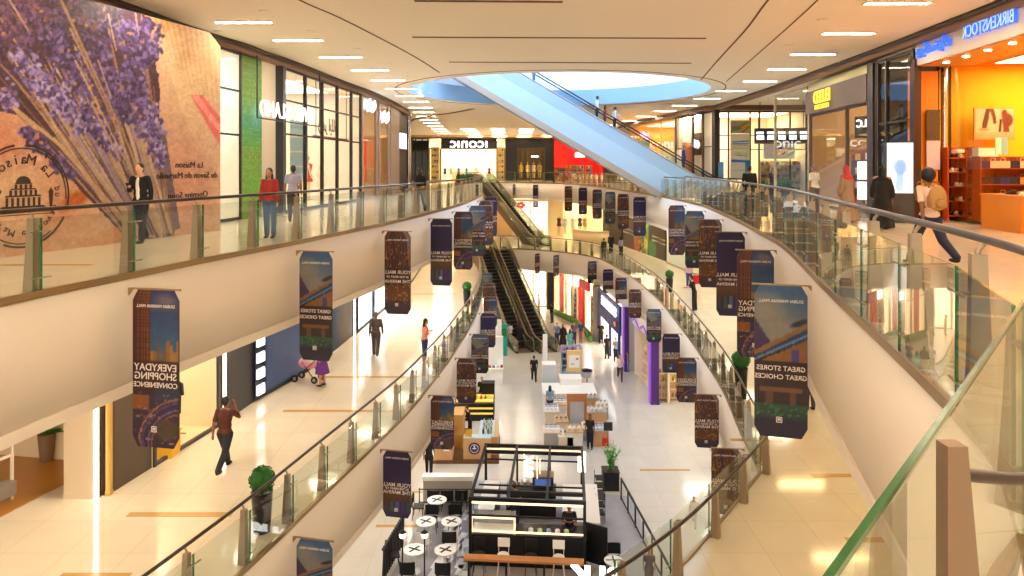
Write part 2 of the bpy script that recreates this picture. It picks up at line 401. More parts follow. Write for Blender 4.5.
for y in (86, 81, 76, 72): 
    for x in (-4.5, -1.5, 1.5, 4.5): place_lamp(lp, x, y, ZC, 'slim warm white strip light in the ceiling before the far shops', 'strip lights before the far shops')
for y in np.arange(6, 88, 4.6):
    xl = at_y(uL, y) if y < 74 else -4; xr = at_y(uR[::-1], y) if y < 35 else (at_y(uF[::-1], y) if y < 74 else 8)
    place_lamp(lpm, xl-3.0, y, ZU-FAS+.05, 'strip light under the upper slab, left side of the middle floor', 'strip lights of the middle floor, left')
    place_lamp(lpr if y < 26 else lpm, xr+2.6, y, ZU-FAS+.05, 'strip light under the upper slab, right side of the middle floor', 'strip lights of the middle floor, right')
    if y > 8:
        xl = at_y(mL, y) if y < 60 else -4; xr = at_y(mF[::-1], y) if 17 < y < 58 else 7
        place_lamp(lpg, xl-2.4, y, ZM-FAS+.05, 'strip light under the middle slab, left side of the ground floor', 'strip lights of the ground floor, left')
        place_lamp(lpg, xr+2.2, y, ZM-FAS+.05, 'strip light under the middle slab, right side of the ground floor', 'strip lights of the ground floor, right')
# small round downlights
dl = thing('downlight', '', 'downlight')
b = MB(); b.lathe([(.13, 0), (.13, -.015), (.1, -.015)], (0, 0, 0), WTRIM, 14); b.build('ring', dl)
b = MB(); b.lathe([(.098, -.004), (.098, -.012)], (0, 0, 0), SPOT, 12); b.build('lens', dl)
fd = True
for cpath, side, ys in ((leftc, 'left', (11, 14.2, 17.6, 20.2, 23.2, 26.6, 30, 33, 37, 41, 45)), (rightc, 'right', (12, 15, 18.6, 22.4, 26, 30, 34, 38.5, 43, 48))):
    for y in ys:
        for dx in ((-1.5, 1.2) if side == 'left' else (-1.3, 1.5)):
            o = dl if fd else copy_tree(dl); fd = False; o.location = (at_y(cpath, y)+dx, y, ZC)
            tag(o, 'small round downlight in the ceiling over the %s walkway' % side, 'downlight', 'downlights over the %s walkway' % side)
# ---------------------------------------------------------------- painted prints (colours laid on the vertices of a fine grid)
class Canvas:
    def __init__(s, x0, y0, x1, y1, k, bgc='808080'):
        s.x0, s.y0, s.k = x0, y0, k; s.W, s.H = int((x1-x0)*k), int((y1-y0)*k)
        s.a = np.zeros((s.H, s.W, 3)); s.a[:] = s.srgb(bgc); s.X, s.Y = np.meshgrid(np.arange(s.W)/k+x0, np.arange(s.H)/k+y0)
    @staticmethod
    def srgb(c): return np.array([int(c[i:i+2], 16)/255 for i in (0, 2, 4)]) if isinstance(c, str) else np.array(c)
    def win(s, xa, ya, xb, yb):
        i0 = max(0, int((xa-s.x0)*s.k)); i1 = min(s.W, int((xb-s.x0)*s.k)+2); j0 = max(0, int((ya-s.y0)*s.k)); j1 = min(s.H, int((yb-s.y0)*s.k)+2)
        return slice(j0, max(j0, j1)), slice(i0, max(i0, i1))
    def put(s, w_, mask, c):
        mask = np.clip(mask, 0, 1)[..., None]; s.a[w_] = s.a[w_]*(1-mask)+s.srgb(c)*mask
    def rect(s, xa, ya, xb, yb, c, al=1):
        w_ = s.win(xa, ya, xb, yb); X, Y = s.X[w_], s.Y[w_]; s.put(w_, ((X >= xa) & (X < xb) & (Y >= ya) & (Y < yb))*al, c)
    def grad(s, xa, ya, xb, yb, c0, c1, horiz=False):
        w_ = s.win(xa, ya, xb, yb); X, Y = s.X[w_], s.Y[w_]; t = np.clip((X-xa)/(xb-xa) if horiz else (Y-ya)/(yb-ya), 0, 1)[..., None]
        mk = ((X >= xa) & (X < xb) & (Y >= ya) & (Y < yb))[..., None]; s.a[w_] = np.where(mk, s.srgb(c0)*(1-t)+s.srgb(c1)*t, s.a[w_])
    def blob(s, cx, cy_, rx, ry, c, al=1, ang=0, soft=.25):
        r = max(rx, ry)*1.2; w_ = s.win(cx-r, cy_-r, cx+r, cy_+r); X, Y = s.X[w_]-cx, s.Y[w_]-cy_
        u = X*math.cos(ang)+Y*math.sin(ang); v = -X*math.sin(ang)+Y*math.cos(ang); d = np.sqrt((u/rx)**2+(v/ry)**2)
        s.put(w_, np.clip((1-d)/soft, 0, 1)*al, c)
    def line(s, xa, ya, xb, yb, wd, c, al=1, w2=None):
        m = wd+1; w_ = s.win(min(xa, xb)-m, min(ya, yb)-m, max(xa, xb)+m, max(ya, yb)+m); X, Y = s.X[w_], s.Y[w_]
        dx, dy = xb-xa, yb-ya; t = np.clip(((X-xa)*dx+(Y-ya)*dy)/(dx*dx+dy*dy), 0, 1); d = np.hypot(X-xa-t*dx, Y-ya-t*dy)
        ww = wd+((w2 if w2 else wd)-wd)*t; s.put(w_, np.clip((ww/2-d)*s.k+.5, 0, 1)*al, c)
    def poly(s, pts, c, al=1):
        xs, ys = [p[0] for p in pts], [p[1] for p in pts]; w_ = s.win(min(xs), min(ys), max(xs), max(ys)); X, Y = s.X[w_], s.Y[w_]
        ins = np.zeros(X.shape, bool); n = len(pts)
        for i in range(n):
            (x1, y1), (x2, y2) = pts[i], pts[(i+1) % n]
            if y1 == y2: continue
            ins ^= ((Y < y1) != (Y < y2)) & (X < (x2-x1)*(Y-y1)/(y2-y1)+x1)
        s.put(w_, ins*al, c)
    def noise(s, sc, amt, seed=1):
        rs = np.random.RandomState(seed); g = rs.rand(int(s.H/(sc*s.k))+3, int(s.W/(sc*s.k))+3, 1)-.5
        yy, xx = np.arange(s.H)/(sc*s.k), np.arange(s.W)/(sc*s.k); j, i = yy.astype(int), xx.astype(int); fy, fx = (yy-j)[:, None, None], (xx-i)[None, :, None]
        v = (g[j][:, i]*(1-fx)+g[j][:, i+1]*fx)*(1-fy)+(g[j+1][:, i]*(1-fx)+g[j+1][:, i+1]*fx)*fy; s.a = np.clip(s.a+v*amt, 0, 1)
    def sample(s, x, y):
        i = np.clip(((x-s.x0)*s.k).astype(int), 0, s.W-1); j = np.clip(((y-s.y0)*s.k).astype(int), 0, s.H-1); c = s.a[j, i]
        return np.where(c <= .04045, c/12.92, ((c+.055)/1.055)**2.4)
def print_mesh(name, nu, nv, pos, uv, cv, parent, m, label=None):
    """grid of nu x nv; pos(u,v)->(x,y,z) arrays, uv(u,v)->canvas x,y"""
    U, V = np.meshgrid(np.linspace(0, 1, nu), np.linspace(0, 1, nv)); U, V = U.ravel(), V.ravel()
    p = np.stack(pos(U, V), 1); c = cv.sample(*uv(U, V))
    i = np.arange((nu-1)*(nv-1)); r, k = i//(nu-1), i % (nu-1); a = r*nu+k
    fs = np.stack([a, a+1, a+nu+1, a+nu], 1)
    me = bpy.data.meshes.new(name); me.from_pydata(p.tolist(), [], fs.tolist())
    at = me.color_attributes.new('print', 'FLOAT_COLOR', 'POINT'); at.data.foreach_set('color', np.concatenate([c, np.ones((len(c), 1))], 1).ravel())
    me.materials.append(m); o = bpy.data.objects.new(name, me); COL.objects.link(o)
    if parent: o.parent = parent
    if label: o['label'] = label
    return o
PRINT = vcol_mat('printed panel', .45)

# ---- the lavender hoarding
rr = random.Random(3)
cv = Canvas(-90, -40, 226, 270, 2.4, 'BC9078')
cv.grad(-90, -40, 226, 270, 'BE9076', 'CCA68C', True)
cv.blob(200, 60, 60, 80, 'D9B488', .9, 0, .8); cv.blob(150, 20, 70, 25, 'B97A3A', .7, .3, .8); cv.blob(185, 55, 12, 20, 'B07A48', .6, .4, .9)
for k in range(14): cv.line(150+k*6, 10+k*2, 190+k*3, 130+k*5, 3, 'E6CDA6', .35)
cv.blob(40, 210, 60, 60, 'B88468', .9, 0, .7); cv.blob(0, 140, 40, 40, 'B4674A', .6, 0, .9); cv.blob(75, 200, 22, 10, 'A5541E', .9, -.6, .5)
cv.blob(180, 190, 45, 80, 'C8907A', .8, 0, .8); cv.blob(110, 240, 50, 14, 'C99070', .7, -.4, .6)
cv.poly([(190, 95), (203, 95), (222, 120), (222, 150)], 'E0706A'); cv.poly([(192, 96), (198, 95), (222, 128), (222, 136)], 'F0A09A', .8)
# dark heart of the bunch and the stems sweeping down to the tie at the lower right
cv.poly([(-90, -40), (125, -40), (150, 30), (160, 90), (158, 140), (178, 225), (168, 243), (125, 236), (80, 190), (50, 150), (30, 118), (-90, 90)], '432834')
cv.poly([(155, 120), (165, 130), (180, 228), (150, 240)], '6E5A66')
for k in range(70):
    t = rr.random(); x0 = -40+t*195; y0 = -30+rr.random()*110; x1 = 120+t*50+rr.uniform(-8, 8); y1 = 240-abs(t-.8)*14
    f = rr.uniform(.0, .4); col = rr.choice(['A88664', '8D6A50', 'B89A78', '7A5548', '9C7E6A', '8F7C88'])
    cv.line(x0+(x1-x0)*f, y0+(y1-y0)*f, x1, y1, rr.uniform(.9, 2.6), col, .95, rr.uniform(1.2, 2.6))
for k in range(46):
    t = rr.random(); cv.line(40+t*105, 120+rr.uniform(-10, 40)-t*20, 128+t*44, 240-rr.uniform(0, 10), rr.uniform(1.2, 2.6), rr.choice(['A58A70', '8E7A86', '9A8494', 'B79C80', '5E4658', '4A3040']), .95)
def flower(x, y, L, wd, ang, tone):
    n = int(L*2.6)
    pal = [['4E3A6A', '5E4A80', '3A2850', '7A689C', '33203E'], ['6E5A94', '8C7CB0', '503E78', 'A89AC6', '44305E'], ['42284A', '54385E', '301C36', '644872', '6A4440']][tone]
    for _ in range(n):
        s_ = rr.uniform(-.5, .5); q = rr.gauss(0, .3)*(1-abs(s_)*1.1)
        cx = x+math.cos(ang)*s_*L-math.sin(ang)*q*wd; cyy = y+math.sin(ang)*s_*L+math.cos(ang)*q*wd
        cv.blob(cx, cyy, rr.uniform(2.0, 4.4), rr.uniform(1.4, 2.8), rr.choice(pal) if rr.random() > .02 else 'B8784A', .95, ang+rr.uniform(-1, 1), .4)
for x, y, L, wd, a, tn in [(40, 20, 60, 30, 1.2, 2), (60, 45, 50, 26, 1.2, 0), (95, 30, 60, 28, 1.1, 0), (118, 28, 50, 26, 1.1, 0), (135, 45, 46, 22, 1.1, 0), (150, 36, 34, 18, 1.3, 0), (152, 52, 16, 14, 1.2, 0),
        (30, 68, 44, 26, .95, 1), (50, 92, 56, 26, .95, 1), (72, 112, 48, 22, 1, 1), (75, 70, 56, 24, 1.1, 0), (100, 75, 50, 24, 1.1, 0), (115, 95, 60, 22, 1.15, 0), (135, 80, 46, 20, 1.2, 0), (140, 110, 50, 20, 1.3, 0),
        (10, 20, 60, 30, 1.0, 2), (8, 100, 22, 16, .9, 1), (95, 125, 46, 20, 1, 0), (110, 140, 40, 16, 1.1, 1), (152, 125, 44, 16, 1.4, 1), (158, 150, 34, 12, 1.4, 1), (36, 140, 34, 14, .7, 0), (60, 165, 34, 12, .8, 0), (-20, 30, 70, 40, 1, 2), (-50, 70, 70, 50, 1, 2), (85, 10, 40, 26, 1.1, 2), (60, 0, 40, 30, 1.0, 2), (20, 0, 40, 30, 1, 2)]: flower(x, y, L*1.05, wd*1.25, a, tn)
for (xa, ya, xb, yb, wd) in [(60, -2, 128, 145, 2.8), (70, 28, 118, 130, 2.4), (108, 14, 116, 50, 1.8), (98, 60, 110, 95, 1.6), (0, 64, 50, 118, 1.6), (14, 108, 60, 145, 4), (60, 145, 140, 238, 3.4), (75, 60, 125, 160, 1.6), (8, -2, 28, 30, 1.6), (92, 105, 120, 160, 2.4)]: cv.line(xa, ya, xb, yb, wd, rr.choice(['A8876A', 'B5926E', '96745A']), 1, wd*.8)
cv.blob(20, 200, 40, 46, 'C8A484', .85, 0, .5); cv.noise(1.6, .10, 5); cv.noise(5, .06, 6)
H0, H1 = Vector((-10.85, 8.0)), Vector((-7.79, 18.7)); HD = (H1-H0).normalized(); HL = (H1-H0).length
hang = math.atan2(HD.y, HD.x)
ho = thing('shop_hoarding', 'tall hoarding printed with lavender bunches hiding a closed shop on the upper left', 'hoarding', (H0.x, H0.y, ZU), hang)
ZT = 5.2
b = MB(); b.prism([(0, 0.02), (HL, 0.02), (HL, .16), (0, .16)], 0, .12, mat('hoarding board', 'B98A68', .6)); b.bb(0, HL-.0, .02, .16, .12, ZT-.3, MATS['hoarding board'])
b.prism([(0, ZT-.3), (HL, ZT-.3), (HL-.42, ZT), (0, ZT)], -.16, -.02, MATS['hoarding board'], Matrix.Rotation(R(90), 4, 'X')); b.build('board', ho)
def hpos(u, v):
    x = u*HL; z = v*ZT; z = np.minimum(z, ZT-np.clip((x-(HL-.42))/.42, 0, 1)*.3); return x, 0*u, z
def huv(u, v):
    x, _, z = hpos(u, v); X = H0.x+HD.x*x; Y = H0.y+HD.y*x; return 512+X*F/Y, HY+(EYE-z)*F/Y
print_mesh('printed_panel', 480, 250, hpos, huv, cv, ho, PRINT, 'lavender print')
INK = mat('dark printed ink', '3A2A26', .6)
def hp(px, py):   # a place on the board
    k = (px-512)/F; t = (H0.x-k*H0.y)/(k*HD.y-HD.x); Y = H0.y+HD.y*t; return t, EYE-(py-HY)*Y/F
for txt, px, py, sz in (('La Maison', 189, 165, .22), ('du Savon de Marseille', 188, 175.5, .22), ('Opening Soon', 188, 195, .22)):
    x, z = hp(px, py); lettering(txt, sz, INK, ho, (x, -.02, z), depth=.01, sx=1.1)
lx, lz = hp(23, 196)
b = MB()
LK = .76
for r0, wd, g0, g1 in ((1.28, .02, -.3, 1.5), (1.28, .02, 1.75, 3.9), (1.28, .02, 4.3, 5.8), (1.20, .012, -.1, 5.4)):
    pts = [(lx+r0*LK*math.cos(a), lz+r0*LK*math.sin(a)) for a in np.linspace(g0, g1, 40)]
    v = []
    for (x, z) in pts:
        q = Vector((x-lx, z-lz)).normalized()*wd; v += [(x-q.x, -.012, z-q.y), (x+q.x, -.012, z+q.y)]
    b.add(v, [(2*i, 2*i+1, 2*i+3, 2*i+2) for i in range(len(pts)-1)], INK)
def flat(pts): b.add([(lx+x*.76, -.012, lz+z*.76) for x, z in pts], [tuple(range(len(pts)))], INK)
for k, (ww, z0, z1) in enumerate([(.62, -.30, -.25), (.5, -.02, .02), (.36, .16, .19), (.24, .30, .33)]): flat([(-ww, z0), (ww, z0), (ww*.9, z1), (-ww*.9, z1)])
for zz0, zz1, n_, ww in ((-.25, -.04, 7, .5), (.02, .15, 6, .4), (.19, .29, 4, .26)):
    for k in range(n_): x = -ww+2*ww*(k+.5)/n_; flat([(x-.035, zz0), (x+.035, zz0), (x+.035, zz1), (x-.035, zz1)])
flat([(.2*math.cos(a), .33+.17*math.sin(a)) for a in np.linspace(0, math.pi, 12)])
for z in (-.36, -.42, -.48): flat([(-.9, z), (.9, z), (.85, z+.02), (-.85, z+.02)])
flat([(-.86+.3*math.cos(a), .12+.12*math.sin(a)) for a in np.linspace(0, 2*math.pi, 14)]); flat([(-.88, -.3), (-.82, -.3), (-.84, .05), (-.87, .05)])
flat([(.72, -.3), (.80, -.3), (.83, .1), (.76, .2), (.69, .1)])
b.build('logo', ho, 'round stamp with a domed building', recalc=False)
for ch, a in zip('La Maison', np.linspace(38, 142, 9)):
    if ch != ' ': o = lettering(ch, .28, INK, ho, (lx+.70*math.cos(R(a)), -.02, lz+.70*math.sin(R(a))), depth=.008); o.rotation_euler = (0, R(90-a), 0)
for ch, a in zip('du Savon de Marseille', np.linspace(10, -190, 21)):
    if ch != ' ': o = lettering(ch, .19, INK, ho, (lx+.72*math.cos(R(a)), -.02, lz+.72*math.sin(R(a))), depth=.008); o.rotation_euler = (0, R(90-a), 0)

# ---------------------------------------------------------------- banners
def art(kind):
    c = Canvas(0, 0, 1, 3, 90, '2C1A2C'); q = random.Random(kind)
    if kind == 'A':
        c.grad(0, 0, 1, 1.5, '26357A', '4F86A0'); c.blob(.72, .18, .35, .16, '8A7C88', .9, 0, .7); c.rect(.0, .3, 1, .42, '6E6470', .5)
        c.grad(0, 0, .37, 1.45, '6E3424', '4A2420')
        for x in (.03, .1, .17, .24, .31): c.rect(x, 0, x+.025, 1.45, 'A85A30', .8)
        for y in np.arange(.02, 1.4, .06): c.rect(0, y, .37, y+.014, '3A1A1A', .5)
        for k in range(9): x = .38+k*.07; h = q.uniform(.12, .42); c.rect(x, 1.35-h, x+.065, 1.42, q.choice(['A8743C', 'C08A4A', '8A5C40']), .95)
        c.rect(0, 1.35, 1, 1.98, '4A2426', .9); c.grad(0, 1.98, 1, 3, '3C2650', '281838'); c.rect(0, 2.0, .34, 2.28, 'A85C22'); c.rect(.5, 1.85, 1, 2.1, '28406A', .8)
        for k in range(60): c.blob(q.random(), q.uniform(1.95, 2.95), q.uniform(.02, .06), .015, q.choice(['E08A38', '7A6AB0', '8A5A8A', 'C0A0C8', 'B05A30']), .9, q.uniform(-.6, .2))
        for k, r in enumerate((1.0, .93, .8, .72)):
            for a in np.linspace(3.2, 4.7, 50): c.blob(1.1+r*math.cos(a), 3.05+r*math.sin(a), .02, .02, ['D88A50', '6A50A0', '8A78C0', 'C07048'][k], .8)
        c.blob(.75, 2.65, .3, .25, '5A4438', .9, 0, .3)
    elif kind == 'B':
        c.grad(0, 0, 1, 1.2, '3F6CA8', 'A09A92'); c.blob(.2, .5, .5, .45, 'A8A298', .9, 0, .7); c.blob(.5, .9, .5, .4, 'A89F98', .9, 0, .7); c.poly([(0, .65), (.32, 1.15), (0, 1.5)], '4A3464')
        c.poly([(0, 1.3), (1, .72), (1, .82), (0, 1.4)], 'A87850'); c.poly([(0, 1.4), (1, .82), (1, 1.05), (0, 1.5)], '28487E'); c.poly([(0, 1.46), (1, .92), (1, .97), (0, 1.5)], '6FA0C8')
        c.blob(.85, .72, .22, .07, '2A2438', .9, -.4, .4)
        c.poly([(.1, 1.5), (1, 1.05), (1, 1.6), (0, 1.6)], 'A87040'); c.rect(.7, 1.25, .85, 1.55, '4A50A8'); c.rect(0, 1.5, 1, 2.3, '38222C')
        c.rect(.1, 2.02, .9, 2.1, '8A5A38'); c.rect(.22, 2.1, .34, 2.4, '70463A'); c.rect(.66, 2.1, .78, 2.4, '70463A')
        c.grad(0, 2.35, 1, 2.65, '2E5A3A', '1E3048')
        for k in range(60): c.blob(q.random(), q.uniform(2.36, 2.58), .03, .015, q.choice(['3E8A4A', '2C6A58', '4AA05A']), .8)
        c.rect(0, 2.65, 1, 3, '241A40')
    elif kind == 'C':
        c.grad(0, 0, 1, 3, '48303C', '38202A'); c.poly([(.75, 0), (1, 0), (1, .75)], '7484A8')
        for k in range(9):
            x = k*.12; c.line(x, 0, x+.12, 1.25, .05, q.choice(['A8602A', '8A4A2C', 'C87830', '5A3A5A']), .9)
        for k in range(90): c.blob(q.random(), q.uniform(.2, 1.4), .014, .05, q.choice(['D88A38', 'F0B050', '8A4A28']), .8)
        c.rect(0, 1.32, 1, 1.95, '4A2A2C', .85); c.grad(0, 1.95, 1, 2.5, '6A3A22', '7E4A24')
        for k in range(140): c.blob(q.random(), q.uniform(1.9, 2.65), .02, .02, q.choice(['F0A040', 'C06A28', 'FFD890', 'A03A20', '5A3020']), .85)
        c.grad(0, 2.6, 1, 3, '4A2844', '301C48')
    else:
        c.grad(0, 0, 1, 1.5, '2A1858', '30205E'); c.rect(0, 1.45, 1, 2.1, '48283C', .95); c.grad(0, 1.95, 1, 2.3, '7A4A30', '5A3430')
        for k in range(60): c.blob(q.random(), q.uniform(1.6, 2.4), .03, .012, q.choice(['9A6A40', '6A4030', 'B08050']), .7)
        for k, x in enumerate((.05, .25, .45, .65, .85)): c.rect(x, 2.3, x+.12, 2.9, ['5A3A60', '3A6A6A', '6A6AC0', '4A3A8A', '3A5A70'][k], .9)
        c.grad(0, 2.75, 1, 3, '302060', '201848')
    c.noise(.06, .05, 3); c.a *= .76; return c  # whole print darkened: backlit shade put into its colours
WINK = mat('white banner ink', 'E8DCD8', .5)
def banner_proto(kind, w_=.8, h=2.43):
    t = thing('hanging_banner', '', 'banner'); b = MB(); ch = .09*w_/.8; cy_ = .16
    out = [(ch, 0), (w_-ch, 0), (w_, -cy_), (w_, -h+cy_), (w_-ch, -h), (ch, -h), (0, -h+cy_), (0, -cy_)]
    M = Matrix.Rotation(R(90), 4, 'X'); b.prism(out, -.012, .012, mat('banner edge board', '2A1C30', .5), M); b.build('panel', t)
    c = art(kind)
    def pos(u, v):
        z = -h*(1-v); e = np.minimum(-z, h+z); ins = np.clip(1-e/cy_, 0, 1)*ch; return ins+u*(w_-2*ins), 0*u-.0135, z
    nu, nv = 36, 100
    print_mesh('print', nu, nv, pos, lambda u, v: (u*.999, (1-v)*2.999), c, t, PRINT)
    b = MB(); b.box((w_/2+.0, 0, .012), (w_+.04, .03, .024), BRASS); b.prism([(-.13, .02), (.02, .02), (-.1, -.12), (-.13, -.12)], -.015, .015, BRASS, M); b.ball((w_+.02, 0, .012), .022, BRASS, 8, 6); b.build('bracket', t)
    k = h/2.43; kx = w_/.8
    txt = {'A': ['EVERYDAY', 'SHOPPING', 'CONVENIENCE'], 'B': ['GREAT STORES', 'GREAT CHOICES'], 'C': ['YOUR MALL', 'IN THE HEART OF', 'THE MARINA'], 'D': ['YOUR MALL', 'IN THE HEART OF', 'THE MARINA']}[kind]
    y = {'A': -1.2, 'B': -1.33, 'C': -1.2, 'D': -1.24}[kind]*k
    for i, s_ in enumerate(txt):
        ww = {8: .155, 11: .112, 12: .108, 13: .104, 9: .15, 15: .084, 10: .135}[len(s_)]*kx
        lettering(s_, ww, WINK, t, (w_/2, -.018, y-i*.135*k), depth=.006, bold=.001)
    lettering('DUBAI MARINA MALL', .07*kx, WINK, t, (w_/2, -.018, -.25*k), depth=.006)
    b = MB(); x0, z0, s_ = w_*.47, -h*.885, .045*kx
    for (xa, za, xb, zb) in ((-1, -1, 1, -.75), (-1, .75, 1, 1), (-1, -1, -.75, 1), (.75, -1, 1, 1), (-.5, -.5, -.2, .5), (.2, -.5, .5, .5), (-.2, 0, .2, .5)):
        b.bb(x0+xa*s_, x0+xb*s_, -.02, -.014, z0+za*s_, z0+zb*s_, WINK)
    b.build('emblem', t, 'small white square emblem'); return t
protoU = {k: banner_proto(k) for k in 'ABCD'}; protoM = {k: banner_proto(k, .78, 1.75) for k in 'ABCD'}
DESC = {'A': 'tower print banner', 'B': 'station roof print banner', 'C': 'orange night street print banner', 'D': 'plain purple print banner'}
usedb = set()
def nearest(path, y, side):
    best = min(range(1, len(path)-1), key=lambda i: abs(path[i][1]-y)); a, c = path[best-1], path[best+1]
    return path[best], Vector((c[0]-a[0], c[1]-a[1])).normalized()
def hang(protos, kind, path, y, z, floor, side, where, x=None):
    if x is None: p, d = nearest(path, y, side)
    else:
        i = min(range(1, len(path)-1), key=lambda i: abs(path[i][0]-x)); p = path[i]; d = Vector((path[i+1][0]-path[i-1][0], path[i+1][1]-path[i-1][1])).normalized()
    key = (id(protos), kind)
    o = protos[kind] if key not in usedb else copy_tree(protos[kind]); usedb.add(key)
    n = Vector((d.y, -d.x))   # into the atrium (walkway is on the left of the path)
    if side == 'left': pos_ = Vector(p)+n*.085; ang = math.atan2(n.y, n.x)
    else: pos_ = Vector(p)+n*.86; ang = math.atan2(-n.y, -n.x)
    o.location = (pos_.x, pos_.y, z); o.rotation_euler = (0, 0, ang)
    if side == 'right':      # bracket sits on the other end
        for c_ in o.children:
            if c_.name.startswith('bracket'): c_.scale = (-1, 1, 1); c_.location = (.8, 0, 0)
    tag(o, where, 'banner', 'banners along the %s floor edge' % floor); return o
ordn = ['nearest', 'second nearest', 'third nearest', 'fourth nearest', 'fifth nearest', 'sixth nearest', 'seventh nearest', 'eighth nearest', 'ninth nearest', 'tenth nearest']
for i, (y, k) in enumerate([(11.0, 'A'), (15.75, 'B'), (20.5, 'C'), (25.4, 'D'), (29.8, 'A'), (34.3, 'B'), (39, 'C'), (44, 'D')]):
    hang(protoU, k, uL, y, -.22, 'upper', 'left', '%s, %s on the upper left fascia' % (DESC[k], ordn[i]))
for i, (y, k) in enumerate([(11.0, 'B'), (15.7, 'A'), (20.4, 'D'), (25, 'C'), (29.8, 'B'), (34.5, 'A')]):
    hang(protoU, k, uR, y, -.22, 'upper', 'right', '%s, %s on the upper right fascia' % (DESC[k], ordn[i]))
for i, (x, y, k) in enumerate([(None, 44, 'D'), (None, 49, 'C'), (None, 53.5, 'B'), (None, 58.5, 'A'), (None, 64, 'D'), (None, 69, 'C')]):
    hang(protoU, k, uF, y, -.22, 'upper', 'right', '%s, %s counting from beneath the big escalator' % (DESC[k], ordn[i]))
hang(protoU, 'D', uF, 0, -.22, 'upper', 'right', DESC['D']+', on the upper fascia below the far red shop', x=3.0)
hang(protoU, 'A', uF, 0, -.22, 'upper', 'right', DESC['A']+', on the upper fascia just right of the far escalator', x=.3)
for i, (y, k) in enumerate([(14.4, 'B'), (18.7, 'D'), (23.1, 'A'), (27.4, 'C'), (31.8, 'B'), (36.2, 'D'), (40.6, 'A'), (45, 'C'), (49.5, 'B')]):
    hang(protoM, k, mL, y, ZM-.27, 'middle', 'left', '%s, %s on the middle left fascia' % (DESC[k], ordn[i]))
for i, (y, k) in enumerate([(18.9, 'C'), (23.1, 'C'), (27.4, 'A'), (31.8, 'D'), (37.2, 'B'), (43, 'C'), (47.4, 'A'), (51.8, 'D'), (56, 'B')]):
    hang(protoM, k, mF[::-1] if False else mF, y, ZM-.27, 'middle', 'right', '%s, %s on the middle right fascia' % (DESC[k], ordn[i]))
for x, k in ((4.2, 'B'), (2.4, 'C')): hang(protoM, k, mF, 0, ZM-.27, 'middle', 'right', DESC[k]+', on the middle fascia at the far end', x=x)
# ---------------------------------------------------------------- people
SKIN = {k: mat('skin '+k, c, .55) for k, c in (('tan', 'B98560'), ('brown', '8A5A3C'), ('light', 'D9A582'), ('dark', '6A4430'))}
HAIR = mat('black brown hair', '1E1614', .5); HAIRG = mat('grey hair', '6E6A66', .6); EYEM = mat('dark eye', '1A1210', .2)
LIPS = mat('lips', '8A4A40', .5)
def cloth(c, rough=.85): return mat('cloth '+c, c, rough)
def remeshed(mb, name, parent, m, vox, loc_z=0, label=None):
    me = bpy.data.meshes.new('t'); me.from_pydata(mb.v, [], mb.f)
    o = bpy.data.objects.new('t', me); COL.objects.link(o)
    md = o.modifiers.new('r', 'REMESH'); md.mode = 'VOXEL'; md.voxel_size = vox; md.use_smooth_shade = True
    s = o.modifiers.new('s', 'SMOOTH'); s.iterations = 3; s.factor = .5
    dg = bpy.context.evaluated_depsgraph_get(); out = bpy.data.meshes.new_from_object(o.evaluated_get(dg))
    bpy.data.objects.remove(o); out.materials.clear(); out.materials.append(m)
    out.polygons.foreach_set('use_smooth', [True]*len(out.polygons))
    q = bpy.data.objects.new(name, out); COL.objects.link(q); q.parent = parent
    if label: q['label'] = label
    return q
def limb(b, pts, rad, m=None):
    for i in range(len(pts)-1): b.cyl(pts[i], pts[i+1], rad[i], rad[i+1], m, 10)
    for p, r in zip(pts, rad): b.ball(p, r, m, 10, 6)
